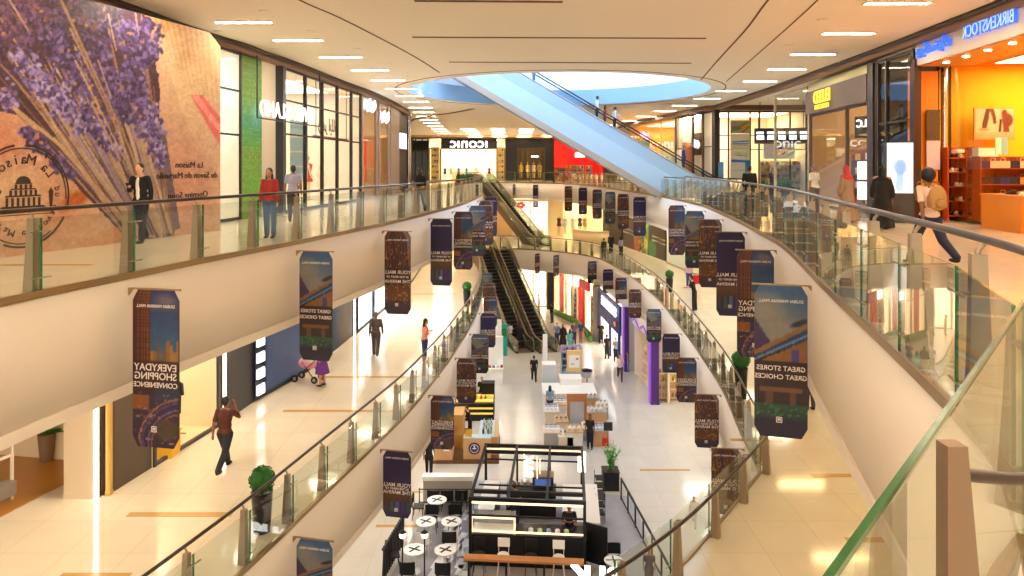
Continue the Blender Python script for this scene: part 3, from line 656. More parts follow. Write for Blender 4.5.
def person(label, xyz, face=0, h=1.74, skin='tan', top='38506E', legs='2A2E3A', shoes='1E1A1A', pose='stand', hair='short', sleeve='short', dress=None, robe=None,
           scarf=None, phase=1, jacket=None, group=None, vox=.022, female=False, cap=None, arms=None, wide=1.1, bald=False):
    """face: heading in degrees, 0 looks towards +Y (away from the camera)"""
    k = h/1.74; t = thing('person', label, 'person', xyz, R(face), group)
    V = lambda x, y, z: Vector((x*k, y*k, z*k)); sh = (.145 if female else .165)*wide; hp_ = .095
    ph = {'walk': .42, 'stride': .5, 'stand': .03, 'lean': .05, 'sit': 0}[pose]*phase
    J = {}
    for s, sg in (('l', 1), ('r', -1)):
        a = ph*sg; kn = .12 if a > 0 else .38 if pose in ('walk', 'stride') else .04
        if pose not in ('walk', 'stride'): kn = .03
        x = -hp_ if s == 'l' else hp_
        if pose == 'sit':
            hipp = Vector((x, 0, .52)); knee = Vector((x*1.2, .42, .52)); ank = Vector((x*1.2, .44, .09))
        else:
            hipp = Vector((x, 0, .9)); knee = hipp+Vector((0, math.sin(a)*.42, -math.cos(a)*.42)); ank = knee+Vector((0, math.sin(a-kn)*.40, -math.cos(a-kn)*.40))
        J[s] = [hipp, knee, ank]
    low = min(J['l'][2].z, J['r'][2].z)-.085
    lean = .10 if pose == 'lean' else .02
    base = .52 if pose == 'sit' else .9
    T = lambda x, y, z: V(x, y+lean*(z-base)/.5, z-low)
    for s in 'lr': J[s] = [V(p.x, p.y, p.z-low) for p in J[s]]
    dz = base-.9; C_ = lambda x, y, z: T(x, y, z+dz)
    neck, head = C_(0, .0, 1.44), C_(0, .02, 1.615)
    A = {}
    for s, sx in (('l', -1), ('r', 1)):
        shd = C_(sx*sh, 0, 1.405); am = (arms or {}).get(s)
        if am == 'phone': el = C_(sx*(sh+.05), .05, 1.14); wr = C_(sx*.06, .27, 1.22)
        elif am == 'fwd': el = C_(sx*(sh+.03), .16, 1.18); wr = C_(sx*(sh-.03), .42, 1.12)
        elif am == 'hip': el = C_(sx*(sh+.15), -.08, 1.18); wr = C_(sx*(sh-.0), .06, 1.0)
        elif am == 'bag': el = C_(sx*(sh+.05), .0, 1.13); wr = C_(sx*(sh+.07), .02, .88)
        elif am == 'head': el = C_(sx*(sh+.1), .1, 1.25); wr = C_(sx*(sh-.05), .16, 1.5)
        else:
            sw = -ph*(1 if s == 'l' else -1)*.8; el = shd+V(sx*.045, math.sin(sw)*.28, -.275); wr = el+V(sx*.01, math.sin(sw+.25)*.25, -.235)
        A[s] = [shd, el, wr]
    W = None
    # --- the body, one surface
    b = MB(); bare_legs = legs is None
    b.ball(head, (.074*k, .093*k, .112*k), W, 14, 10); b.ball(head+V(0, .03, -.055), (.055*k, .06*k, .062*k), W, 10, 8)
    b.cyl(neck-V(0, 0, .03), head-V(0, 0, .05), .052*k, .05*k, W, 10); b.ball(head+V(0, .10, -.012), (.014*k, .02*k, .026*k), W, 8, 6)
    for sx in (-1, 1): b.ball(head+V(sx*.076, -.005, -.01), (.012*k, .022*k, .032*k), W, 8, 6)
    b.ball(C_(0, 0, 1.27), (.148*k*wide, .098*k, .19*k), W); b.ball(C_(0, 0, 1.08), (.125*k*wide, .09*k, .15*k), W); b.ball(C_(0, -.01, .93), (.155*k*wide, .105*k, .12*k), W)
    limb(b, [C_(-sh, 0, 1.405), neck-V(0, 0, .02), C_(sh, 0, 1.405)], [.05*k, .055*k, .05*k])
    for s, sx in (('l', -1), ('r', 1)):
        limb(b, A[s], [.052*k, .04*k, .028*k]); d = (A[s][2]-A[s][1]).normalized(); wv = A[s][2]; pal = wv+d*.05*k
        b.ball(pal, .036*k, W, 8, 6); side = Vector((0, 1, 0)) if abs(d.y) < .8 else Vector((1, 0, 0))
        for q, L in ((-1.5, .062), (-.5, .078), (.5, .082), (1.5, .066)):
            o_ = pal+side*q*.019*k; m1 = o_+d*L*.65*k; b.cyl(o_, m1, .0115*k, .011*k, W, 6); b.cyl(m1, m1+(d*.6+Vector((-sx*.5, .15, 0)))*L*.5*k, .011*k, .009*k, W, 6)
        b.cyl(wv+d*.02*k, wv+d*.055*k+side*.05*k, .013*k, .011*k, W, 6)
        limb(b, J[s], [.088*k, .06*k, .04*k])
        b.ball(J[s][2]+V(0, .05, -.045), (.04*k, .1*k, .03*k), W, 10, 6)
    remeshed(b, 'body', t, SKIN[skin], vox*.8)
    # --- face
    b = MB()
    for sx in (-1, 1): b.ball(head+V(sx*.03, .083, .008), (.011*k, .008*k, .007*k), EYEM, 8, 5)
    b.build('eyes', t); b = MB(); b.ball(head+V(0, .088, -.058), (.022*k, .008*k, .006*k), LIPS, 8, 5); b.build('mouth', t)
    # --- hair
    if hair and not robe:
        b = MB(); hm = HAIRG if hair == 'grey' else HAIR
        b.ball(head+V(0, -.018, .03), (.083*k, .09*k, .098*k), W, 14, 10); b.ball(head+V(0, -.045, -.02), (.074*k, .06*k, .085*k), W, 12, 8)
        if hair in ('long', 'pony'): b.ball(head+V(0, -.075, -.14), (.085*k, .05*k, .15*k), W, 12, 8)
        if hair == 'long': 
            for sx in (-1, 1): b.ball(head+V(sx*.07, -.02, -.12), (.03*k, .045*k, .14*k), W, 10, 6)
        if hair == 'bush': b.ball(head+V(0, -.03, .03), (.125*k, .12*k, .13*k), W, 14, 10)
        remeshed(b, 'hair', t, hm, vox*.8)
    if scarf:
        b = MB(); b.ball(head+V(0, -.015, .02), (.095*k, .105*k, .122*k), W, 14, 10); limb(b, [head-V(0, .04, .04), neck-V(0, .02, .02), neck-V(0, .02, .12)], [.085*k, .1*k, .13*k])
        b.ball(C_(0, -.03, 1.36), (.2*k, .12*k, .09*k), W)
        # leave the face open
        o = remeshed(b, 'headscarf', t, cloth(scarf), vox)
        bm = bmesh.new(); bm.from_mesh(o.data); hc = head+V(0, .09, -.01)
        bmesh.ops.delete(bm, geom=[v for v in bm.verts if ((v.co.x-hc.x)/.055/k)**2+((v.co.z-hc.z)/.085/k)**2 < 1 and v.co.y > head.y+.03*k], context='VERTS'); bm.to_mesh(o.data); bm.free()
    if cap: b = MB(); b.ball(head+V(0, -.005, .055), (.09*k, .1*k, .07*k), W); b.ball(head+V(0, .1, .035), (.06*k, .06*k, .015*k), W); remeshed(b, 'cap', t, cloth(cap), vox)
    if robe:
        b = MB(); prof = [(1.47, .08, .07), (1.40, .15, .11), (1.33, .2, .13), (1.2, .2, .15), (1.0, .19, .16), (.7, .235, .2), (.4, .28, .25), (.1, .31, .3), (.04, .31, .3)]
        v = []; n_ = 22
        for z, rx, ry in prof:
            for q in range(n_):
                a = 2*math.pi*q/n_; w2 = 1+.06*math.sin(a*6+z*3)*(1.45-z); v.append(C_(math.cos(a)*rx*w2, math.sin(a)*ry*w2, z+(low if z < .5 else 0)*0))
        f = [(j*n_+q, j*n_+(q+1) % n_, (j+1)*n_+(q+1) % n_, (j+1)*n_+q) for j in range(len(prof)-1) for q in range(n_)]
        b.add(v, f+[tuple(range(n_)), tuple(range((len(prof)-1)*n_, len(prof)*n_))], W, True)
        for s in 'lr': limb(b, [A[s][0]-V(0, 0, .05), A[s][1], A[s][1].lerp(A[s][2], .85)], [.065*k, .08*k, .09*k])
        remeshed(b, 'robe', t, cloth(robe), vox)
    else:
        # --- top
        b = MB(); g = .014
        b.ball(C_(0, 0, 1.27), ((.148*wide+g)*k, (.098+g)*k, .2*k), W); b.ball(C_(0, 0, 1.08), ((.13*wide+g)*k, (.092+g)*k, .16*k), W); b.ball(C_(0, -.01, .95), ((.158*wide+g)*k, (.108+g)*k, .10*k), W)
        limb(b, [C_(-sh, 0, 1.405), neck-V(0, 0, .045), C_(sh, 0, 1.405)], [(.047+g)*k, .058*k, (.047+g)*k])
        for s in 'lr':
            a = A[s]; f = 1 if sleeve == 'long' or jacket else 0
            if sleeve != 'none': limb(b, [a[0], a[1], a[1].lerp(a[2], .93)] if f else [a[0], a[0].lerp(a[1], .72)], [(.046+g)*k, (.04+g)*k, (.03+g)*k] if f else [(.044+g)*k, (.044+g)*k])
        if dress: b.cyl(C_(0, -.0, .98), C_(0, .0, .45), .16*k, .26*k, W, 16)
        remeshed(b, 'jacket' if jacket else 'top', t, cloth(jacket or dress or top), vox)
        if jacket:
            b = MB(); b.ball(C_(0, .078, 1.25), (.055*k, .045*k, .19*k), W); b.ball(C_(0, .082, 1.06), (.05*k, .04*k, .15*k), W); remeshed(b, 'shirt', t, cloth(top), vox*.7)
            b = MB()
            for s in 'lr': b.ball(J[s][0]+V(0, 0, -.02), (.12*k, .12*k, .13*k), W)
            b.ball(C_(0, -.01, .93), (.17*k, .125*k, .14*k), W)
        # --- trousers / skirt
        if legs and not dress:
            b = MB(); b.ball(C_(0, -.01, .9), ((.156*wide+.008)*k, .112*k, .13*k), W)
            for s in 'lr': limb(b, [J[s][0], J[s][1], J[s][2]+V(0, 0, .01)], [.104*k, .08*k, .064*k])
            remeshed(b, 'trousers', t, cloth(legs), vox)
    for s in 'lr':
        b = MB(); a = J[s][2]; b.ball(a+V(0, .055, -.05), (.048*k, .125*k, .036*k), W, 10, 6); b.ball(a+V(0, -.01, -.03), (.046*k, .055*k, .05*k), W, 10, 6); remeshed(b, 'shoe', t, cloth(shoes), vox*.8)
    return t, A
def handbag(label, loc, c, size=(.3, .12, .24), name='handbag', strap=.22):
    t = thing(name, label, 'bag', loc); b = MB(); w_, d, h = size; m = cloth(c)
    b.prism([(-w_/2, -d/2), (w_/2, -d/2), (w_/2, d/2), (-w_/2, d/2)], 0, h*.96, m); b.box((0, 0, h*.97), (w_*.92, d*.7, h*.06), m); b.build('bag_body', t)
    for s in (-1, 1): b = MB(); b.tube([(-w_*.28, s*d*.4, h*.9)]+[(-w_*.28*math.cos(a), s*d*.3, h+strap*math.sin(a)) for a in np.linspace(.15, math.pi-.15, 9)]+[(w_*.28, s*d*.4, h*.9)], .008, m, 5); b.build('handle', t)
    return t
def g_at(px, py, z): x, y = spot_at(px, py, z); return (x, y, z)
U_, M_, G_ = ZU, ZM, ZG
# upper floor, left
_, A = person('man in black jacket and white shirt looking at his phone, walking by the lavender hoarding', g_at(141, 243, U_), 170, 1.78, 'light', 'E8E2DA', '1E2230', pose='walk', phase=.45, jacket='15161C', arms={'r': 'phone'}, vox=.016, hair='short')
p = A['r'][2]; ph = thing('smartphone', 'black phone in the hand of the man in the black jacket', 'phone', Matrix.Translation(g_at(141, 243, U_)) @ Matrix.Rotation(R(170), 4, 'Z') @ (p+Vector((-.02, .06, .03))), R(170))
b = MB(); b.box((0, 0, 0), (.07, .012, .14), mat('black phone shell', '101012', .3), 0, 0, -.5); b.build('shell', ph); b = MB(); b.box((0, -.006, .003), (.062, .004, .125), mat('dim phone screen', '30343C', .2), 0, 0, -.5); b.build('screen', ph)
person('woman with long dark hair in a red top and blue jeans at the left railing', g_at(270, 238, U_), 175, 1.66, 'tan', '9E2A2A', '3A5A86', hair='long', female=True, pose='stand', vox=.016, sleeve='long')
person('man in grey checked shirt seen from behind by the white shop window', g_at(293, 222, U_), 10, 1.74, 'brown', '8E8FA8', '2C2A30', vox=.022)
person('woman with dark hair inside the entrance beyond the green panel', (-9.2, 24.8, U_), 160, 1.66, 'brown', 'A87868', '2A2A2E', hair='long', female=True)
person('person in black top and blue jeans walking past the far left shops', g_at(420, 213, U_), 20, 1.72, 'tan', '1E1A1C', '2E4E8A', hair='long', pose='walk', female=True, sleeve='long')
# upper floor, right
person('man in white shirt and grey trousers near the dark sign shop', g_at(815, 214, U_), 30, 1.76, 'tan', 'F0ECE4', '6A645E', hair='grey')
person('person in a brown robe and red headscarf beside the woman in black', g_at(847, 222, U_), 20, 1.72, 'brown', robe='8A7464', scarf='B0333A')
_, A = person('woman in a long black robe and scarf walking on the right', g_at(882, 229, U_), -35, 1.7, 'tan', robe='0E0D10', scarf='0E0D10', arms={'r': 'bag'}, vox=.018)
q = Matrix.Translation(g_at(882, 229, U_)) @ Matrix.Rotation(R(-35), 4, 'Z') @ A['r'][2]; handbag('dark brown handbag carried by the woman in black', (q.x+.02, q.y, q.z-.5), '3E2A22')
person('woman with bushy black hair, pale pink sleeves and a tan backpack walking on the right', g_at(929, 266, U_), 8, 1.72, 'brown', 'EBC8B4', '20243A', hair='bush', female=True, pose='stride', vox=.016, sleeve='short')
x, y, z = g_at(929, 266, U_); bp = thing('backpack', 'tan backpack on the woman with bushy hair', 'backpack', (x, y-.2, 1.0), R(8))
b = MB(); b.ball((0, -.03, .16), (.16, .09, .22), None, 14, 10); b.box((0, -.02, .1), (.28, .14, .2), None); remeshed(b, 'pack', bp, cloth('B8874E'), .018)
b = MB(); b.ball((0, -.12, .07), (.11, .04, .09), None); remeshed(b, 'front_pocket', bp, cloth('A87840'), .015)
for s in (-1, 1): b = MB(); b.tube([(s*.1, .03, .34), (s*.11, .1, .42), (s*.12, .26, .43), (s*.13, .34, .3), (s*.13, .3, .12), (s*.12, .1, .0)], .016, cloth('8A6034'), 6); b.build('strap', bp)
person('person in black top seated with their back to the right railing', (g_at(755, 216, U_)[0]+.5, g_at(755, 216, U_)[1]+2, U_), 0, 1.74, 'brown', '121214', '2A2A30', pose='stand', wide=1.25, vox=.03, sleeve='long')
person('child in a pale shirt behind the right railing', (11.0, 33.0, U_), 10, 1.3, 'tan', 'E8D8DC', '6A6A80', vox=.03)
person('woman in dark top standing by the bright shop shelves on the right', (13.4, 36.0, U_), 170, 1.64, 'tan', '2A2026', '3A3A40', hair='long', female=True, vox=.03)
# riding the big escalators
def on_esc(label, X, tx, Y, **kw): return person(label, (X, Y, (tx-X)*.577+.05), -90, vox=.03, **kw)
on_esc('man in a white shirt and dark trousers riding up the big escalator', 5.25, 12.7, 43.3, h=1.74, skin='brown', top='D8E4F0', legs='20242E', sleeve='long')
on_esc('man in a pale blue shirt one place behind on the big escalator', 6.35, 12.7, 43.3, h=1.72, skin='brown', top='C4DAEC', legs='20242E', sleeve='long', arms={'l': 'fwd'})
on_esc('woman in red standing between the two men on the big escalator', 5.8, 12.7, 43.7, h=1.5, skin='tan', top='A82838', legs='8A2838', hair='long', female=True)
on_esc('person in a teal shirt highest on the big escalator under the skylight', 1.35, 12.7, 43.3, h=1.72, skin='tan', top='7FAEC8', legs='3E6A84')
on_esc('man in a blue suit near the foot of the big escalator', 10.6, 12.7, 43.3, h=1.78, skin='tan', top='2A4488', legs='1E3268', sleeve='long', hair='grey')
# middle floor
_, A = person('man in a dark red shirt on the phone with his back turned, middle floor', g_at(225, 471, M_), -8, 1.84, 'brown', '54281E', '22242E', arms={'r': 'head'}, pose='walk', vox=.016, wide=1.1)
person('man in a brown suit walking away down the middle floor', g_at(376, 356, M_), 3, 1.72, 'brown', 'D8D0C8', '4E4040', jacket='584A46', pose='walk', hair='grey', phase=.6)
person('woman in a pink top and denim shorts leaning on the left middle railing', (g_at(430, 363, M_)[0]-.2, g_at(428, 363, M_)[1], M_), -60, 1.66, 'light', 'F0908A', '2A3566', hair='pony', female=True, arms={'l': 'phone', 'r': 'phone'})
person('woman in a purple long top pushing a stroller in front of the blue screen', g_at(322, 386, M_), 75, 1.62, 'tan', dress='6A3288', scarf='8A3A70', arms={'l': 'fwd', 'r': 'fwd'}, female=True)
_, A = person('man in a black t-shirt leaning over the right middle railing', (g_at(689, 312, M_)[0]+.35, g_at(689, 312, M_)[1]+.3, M_), 60, 1.78, 'light', '15181E', '1C1C22', pose='lean', arms={'l': 'fwd', 'r': 'fwd'}, wide=1.1)
_, A = person('woman in a lilac patterned top and jeans with a red bag', g_at(689, 288, M_), 10, 1.7, 'light', 'C8A8C8', '2E4A7A', hair='long', female=True, arms={'r': 'bag'})
x, y, z = g_at(689, 288, M_); handbag('red and white paper shopping bag beside the woman in lilac', (x+.45, y, M_+.25), 'D8202A', (.42, .16, .5), 'shopping_bag', .15)
person('woman with a pale green bag strolling beyond the curved middle railing', g_at(621, 257, M_), 15, 1.66, 'tan', '8A90A8', '3A3A44', hair='long', female=True, vox=.035)
person('woman in an orange top standing beyond the largest right banner', g_at(810, 410, M_), 15, 1.64, 'light', 'E0783C', '4A4450', hair='long', female=True)
person('person with a black bag standing at the far curved rail of the middle floor', g_at(604, 259, M_), 20, 1.66, 'tan', '2E3A30', '2A2A30', vox=.035, sleeve='long')
person('person in black beside the green shirted one at the far curved rail', g_at(611, 254, M_), 0, 1.74, 'brown', '16161A', '16161A', vox=.035, sleeve='long')
# ground floor
ground = [
 ('man in a black shirt walking between the escalator and the white kiosk', 534, 382, dict(top='14161C', legs='14161C', pose='stride', h=1.74)),
 ('woman in a black t-shirt walking beside the wooden tea kiosk', 429, 476, dict(top='17161A', legs='17161A', pose='walk', h=1.74, hair='long', female=True)),
 ('man in a pink checked shirt and brown trousers walking on the ground floor', 620, 381, dict(top='F0CCD0', legs='5A4038', pose='walk', h=1.72)),
 ('person in a blue dress beside the man in the pink shirt', 628, 372, dict(top='5A6E9A', legs='7A8AB0', h=1.3)),
 ('man in black standing by the dark blue shop front', 607, 359, dict(top='14141A', legs='14141A', h=1.72)),
 ('man with a grey shirt and black trousers near the purple column', 616, 362, dict(top='8A8EA0', legs='1A1C24', h=1.72)),
 ('person in a pale shirt standing inside the white entrance of the dark blue shop', 601, 344, dict(top='18181C', legs='18181C', h=1.7)),
 ('man in a black jacket standing before the red and white far shop', 552, 323, dict(top='16161A', legs='4A4A52', h=1.74, sleeve='long')),
 ('man in a blue shirt at the left of the group before the red shop', 557, 345, dict(top='7E94B4', legs='3A4A6A', h=1.7)),
 ('person in a black long dress in the group before the red shop', 563, 346, dict(robe='1A1618', scarf='1A1618', h=1.66)),
 ('person in a turquoise outfit in the group before the red shop', 570, 352, dict(top='4FB0B4', legs='4FB0B4', h=1.66, female=True, hair='long')),
 ('man in a purple grey shirt in the group before the red shop', 574, 344, dict(top='6A5A6E', legs='2E2E38', h=1.72)),
 ('man in a dark blue shirt at the right of the group before the red shop', 581, 343, dict(top='3A4676', legs='A86A58', h=1.72)),
 ('person in a dark hijab walking to the lower escalator at the left', 519, 345, dict(robe='2A2430', scarf='2A2430', h=1.65)),
 ('person in white and black at the foot of the escalator', 510, 345, dict(top='E8EAEE', legs='20222C', h=1.7)),
 ('person in a purple top far down by the white shop', 539, 312, dict(top='B08A9A', legs='B08A6A', h=1.66)),
 ('shop assistant with dark hair in a black shirt at the homeware stall', 590, 449, dict(top='14141A', legs='1E2440', h=1.66, hair='pony', female=True)),
 ('seller in black bending over the tea kiosk counter', 470, 440, dict(top='14141A', legs='14141A', h=1.7, pose='lean', arms={'l': 'fwd', 'r': 'fwd'})),
 ('seller in dark clothes behind the black and gold kiosk', 482, 407, dict(top='1E1A16', legs='1E1A16', h=1.7)),
 ('shopper in black leaning at the white kiosk beside the wooden one', 492, 371, dict(top='15151A', legs='15151A', h=1.66, pose='lean')),
 ('person in a blue shirt at the left of the white counter kiosk', 550, 416, dict(top='8CA4C4', legs='3A3E4A', h=1.64, hair='long', female=True)),
 ('toddler in white running by the lower right glass', 694, 526, dict(top='EAE4E0', legs='E0DCDA', h=1.15, pose='walk')),
 ('boy with dark hair in a navy shirt seen behind the lower right railing', 649, 590, dict(top='2A2E48', legs='2A2E38', h=1.35)),
 ('person in a purple shirt and dark bag beyond the lower right glass', 714, 470, dict(top='4A3A6A', legs='2A2A38', h=1.68)),
]
for i, (lab, px, py, kw) in enumerate(ground):
    fc = [0, 5, 175, 90, 20, 185, 160, 60, 170, 190, 0, 180, 150, 10, 30, 90, 170, 90, 180, 20, 0, 160, 175, 90][i]
    kw.setdefault('skin', ['tan', 'brown', 'light'][i % 3]); person(lab, g_at(px, py, G_), fc, vox=.03, **kw)
# ---------------------------------------------------------------- shop rooms and fronts
NR = [0]
WOODF = mat('honey wood floor', 'B87E34', .3, noise=(2, .15))
def room(p0, p1, depth, z0, z1, wall='F2ECE2', lamp=3.0, floor=None, lampc='FFF0DC', out=1, ceil='F2ECE2', q1=None):
    """shop interior behind the front line p0-p1; out=1: the room lies to the left of p0->p1"""
    p0, p1 = Vector(p0), Vector(p1); d = (p1-p0).normalized(); n = Vector((-d.y, d.x))*out; L = (p1-p0).length
    NR[0] += 1; k = NR[0]; mw = mat('shop wall '+wall, wall, .7)
    q0, q1 = p0+n*depth, (Vector(q1) if q1 else p1+n*depth); wedge = (q1-p1).length < depth*.95 or abs((q1-p1).dot(d)) > .5; b = MB()
    for a, c in ((p0, q0), (q0, q1), (q1, p1)):
        e = (c-a).normalized(); m = Vector((-e.y, e.x))*.06
        b.prism([tuple(a-m), tuple(c-m), tuple(c+m), tuple(a+m)], z0, z1, mw)
    struct(b.build('wall_shop_%d' % k))
    b = MB(); b.prism([tuple(p0), tuple(p1), tuple(q1), tuple(q0)], z1, z1+.08, mat('shop ceiling '+ceil, ceil, .7)); struct(b.build('ceiling_shop_%d' % k))
    b = MB(); b.prism([tuple(p0+n*.1), tuple(p1+n*.1), tuple(q1), tuple(q0)], z0+.004, z0+.02, floor or mat('pale shop floor', 'E4D8C4', .25)); struct(b.build('floor_shop_%d' % k))
    if lamp:
        t = thing('shop_ceiling_light', 'flush lit ceiling panels inside shop', 'ceiling light', (*(p0+n*depth/2+d*L/2), z1), math.atan2(d.y, d.x), 'flush ceiling lights inside the shops')
        kk = .45 if wedge else .8; t.location.x -= d.x*L*.18*wedge; t.location.y -= d.y*L*.18*wedge
        b = MB(); b.box((0, 0, -.02), (L*kk+.06, depth*.55+.06, .03), WTRIM); b.build('frame', t)
        b = MB(); b.box((0, 0, -.04), (L*kk, depth*.55, .02), mat('shop lamp %s %.1f' % (lampc, lamp), 'FFFFFF', .5, em=lamp, emc=lampc)); b.build('diffuser', t)
    return d, n, L
def frac(p0, p1, px):
    k = (px-512)/F; dx, dy = p1[0]-p0[0], p1[1]-p0[1]; return (k*p0[1]-p0[0])/(dx-k*dy)
SGL = glass('shop window glass', 'FBFBF8', .55)
def front(label, p0, p1, z0, z1, cols=(), rows=(), wd=.08, m=None, name='shopfront', panes=True, door=None, edge=True):
    m = m or mat('black window frame', '2A2624', .4, .3)
    p0, p1 = Vector(p0), Vector(p1); d = p1-p0; L = d.length; ang = math.atan2(d.y, d.x)
    t = thing(name, label, 'shop window', (p0.x, p0.y, z0), ang); H = z1-z0
    xs = sorted(([0, L] if edge else [])+[c*L for c in cols]); b = MB()
    for z in (0.04, H-.05): b.bb(0, L, -.04, .04, z-.05, z+.05, m)
    b.build('frame', t)
    for x in xs: b = MB(); b.bb(x-wd/2, x+wd/2, -.06, .06, 0, H, m); b.build('mullion', t)
    for r in rows: b = MB(); b.bb(0, L, -.035, .035, r-.03, r+.03, m); b.build('transom', t)
    if panes:
        xx = [0]+[c*L for c in sorted(cols)]+[L]
        for a, c in zip(xx, xx[1:]):
            b = MB(); b.bb(a+wd/2, c-wd/2, -.006, .006, .09, H-.1, SGL); b.build('glass_pane', t)
    return t
def glow(c, s=6): s = s*.55; return mat('lit sign %s %.1f' % (c, s), c, .5, em=s, emc=c)
SILL = mat('soffit fascia bronze', '7A5A46', .5, .2)
# --- upper left: curve of shop fronts
CL = [(-8.95, 20.3), (-8.75, 22.2), (-8.6, 23.9), (-8.38, 25.6), (-8.2, 27.8), (-7.95, 31.6), (-7.6, 35.2), (-7.42, 38.5), (-7.35, 42), (-7.4, 46), (-7.55, 50)]
top = smooth_path([(-9.6, 12), (-9.3, 16.4), (-8.9, 20.3)]+[(x+.22, y) for x, y in CL[1:]]+[(-8.3, 53), (-10, 56)])
b = MB(); b.sweep(top, [(0, 5.34), (0, ZC), (.3, ZC), (.3, 5.34)], SILL, smooth=True); b.sweep(top, [(-.1, 5.5), (-.1, ZC), (0, ZC), (0, 5.5)], DARK, smooth=True); struct(b.build('trim_soffit_left'))
Zt = 5.36
# white window beside the hoarding
room((-9.1, 19.0), (-8.72, 22.4), 3.5, ZU, Zt, 'F4F2EE', 5.5, out=1)
front('white lit shop window between the lavender hoarding and the green panel', (-9.1, 19.0), (-8.72, 22.4), ZU, Zt, rows=(2.7, 4.1))
# green panel
c = Canvas(0, 0, 1, 5, 60, '5E8E22'); q = random.Random(9)
c.grad(0, 1.2, 1, 2.0, '5E8E22', '3E9A7A'); c.grad(0, 2.0, 1, 2.8, '3E9A7A', '4E8E2A'); c.blob(.75, 1.8, .35, .5, '6AB4C8', .8, 0, .8); c.blob(.5, 4.0, .6, .6, '4E9A1E', .6, 0, .8)
for z in np.arange(.02, 5, .06):
    for x in np.arange(.02, 1, .07): c.rect(x, z, x+.035, z+.026, q.choice(['B8C43A', '7EB83A', '3E7A1E', '9AC84A', '4E9A5A']), .75)
gp = thing('green_display_wall', 'tall green patterned display panel at the entrance left of the white letter sign', 'display wall', (-8.72, 22.5, ZU), math.atan2(1.45, .14))
b = MB(); b.bb(0, 1.5, .02, .3, 0, 5.34, mat('display edge', '3A4A28', .5)); b.build('board', gp)
print_mesh('printed_face', 60, 200, lambda u, v: (u*1.5, 0*u, v*5.3), lambda u, v: (u*.999, (1-v)*4.99), c, gp, PRINT)
GREY = mat('dark slate column', '3A3C44', .4, .2)
d, n, L = room((-8.62, 24.0), (-8.38, 25.6), 6, ZU, Zt, 'EDE4D4', 3.2, out=1)
room((-8.38, 25.6), (-7.62, 35.2), 6, ZU, Zt, 'F0E8DA', 3.4, out=1)
b = MB(); b.bb(-.14, .14, -.16, .16, 0, Zt, GREY); o = b.build('shop_column', loc=(-8.42, 25.5, ZU)); tag(o, 'dark slate column at the corner of the shop with the white letter sign', 'column')
p0, p1 = (-8.38, 25.65), (-7.62, 35.2)
rv = front('white clothing shop window with black bars on the upper left', p0, p1, ZU, Zt, [frac(p0, p1, x) for x in (305, 322, 337, 351)], rows=(2.9, 4.15), wd=.13)
for i, (px, py, s_) in enumerate([(0, 0, 0)]): pass
sg = thing('shop_sign', 'glowing white river island letters hung over the upper left shop', 'sign', (-8.3, 24.9, 3.62), math.atan2(.96, .13))
lettering('RIVER ISLAND', .78, glow('FFFFFF', 1), sg, (.35, -.25, 0), space=1.12, depth=.04, bold=.0, sx=.82, name='letters'); b = MB(); b.bb(-1.9, 3.2, -.2, -.16, -.34, -.3, GREY); b.bb(-1.9, -1.86, -.2, -.16, -.34, 1.74, GREY); b.bb(3.16, 3.2, -.2, -.16, -.34, 1.74, GREY); b.build('hanging_rail', sg)
a0 = math.atan2(p1[1]-p0[1], p1[0]-p0[0])
sg = thing('shop_sign', 'small dark letters hung inside the black barred window', 'sign', (-7.86, 31.0, 3.5), a0); lettering('\uFEAA\uFEE7\uFE8E\uFEE0\uFEF3\uFE8D \uFEAE\uFED4\uFEF3\uFEAD', .8, mat('dark letter', '6A6058', .5), sg, (0, .25, 0), name='letters', sx=.9); b = MB(); b.bb(-2.3, 2.3, .1, .14, -.62, -.5, mat('dark red slogan strip', '8A3A30', .5)); b.bb(-2.0, -1.97, .1, .13, -.5, 1.8, GREY); b.bb(2.0, 2.03, .1, .13, -.5, 1.8, GREY); b.build('slogan_strip', sg)
# brown framed boutique
BRN = mat('brown stone pilaster', '8A7464', .45)
room((-7.6, 35.5), (-7.35, 42.0), 5, ZU, Zt, 'C8A06A', 1.6, out=1)
p0, p1 = (-7.6, 35.4), (-7.36, 41.6)
bt = front('brown stone framed boutique front right of the black barred window', p0, p1, ZU, Zt, [frac(p0, p1, x) for x in (376, 378.5)], rows=(), wd=.3, m=BRN)
for px, L_ in ((369.5, 'LUSH'), (384, 'ROCK')):
    f_ = frac(p0, p1, px); sg = thing('shop_sign', 'small bluish white sign over the %s door of the brown framed boutique' % ('left' if L_ == 'LUSH' else 'right'), 'sign', (p0[0]+(p1[0]-p0[0])*f_+.12, p0[1]+(p1[1]-p0[1])*f_, 4.9-(.35 if L_ == 'ROCK' else 0)), math.atan2(6.2, .24))
    b = MB(); q = random.Random(4)
    for k in range(5): b.ball((-.7+k*.34, 0, .1*math.sin(k*2)), (.2, .05, .28), glow('E8EEFF', 6), 8, 6)
    b.build('glowing_symbols', sg)
OR = mat('orange poster', 'D85A1E', .5)
b = MB(); b.bb(-.02, .02, -1.0, 1.0, 0, 2.4, OR); b.bb(.02, .03, -.8, .2, .4, 1.7, mat('yellow patch', 'E8B030', .5)); o = b.build('poster', loc=(-7.95, 37.2, .9)); tag(o, 'orange and yellow poster inside the brown framed boutique', 'poster')
b = MB(); b.bb(-.3, .3, -1.6, 1.6, 0, Zt, BRN); b.bb(-.34, .34, -1.64, 1.64, 0, .15, BRN); o = b.build('stone_pilaster', loc=(-7.6, 43.8, ZU)); tag(o, 'wide brown stone pilaster between boutique and corner sign', 'pilaster')
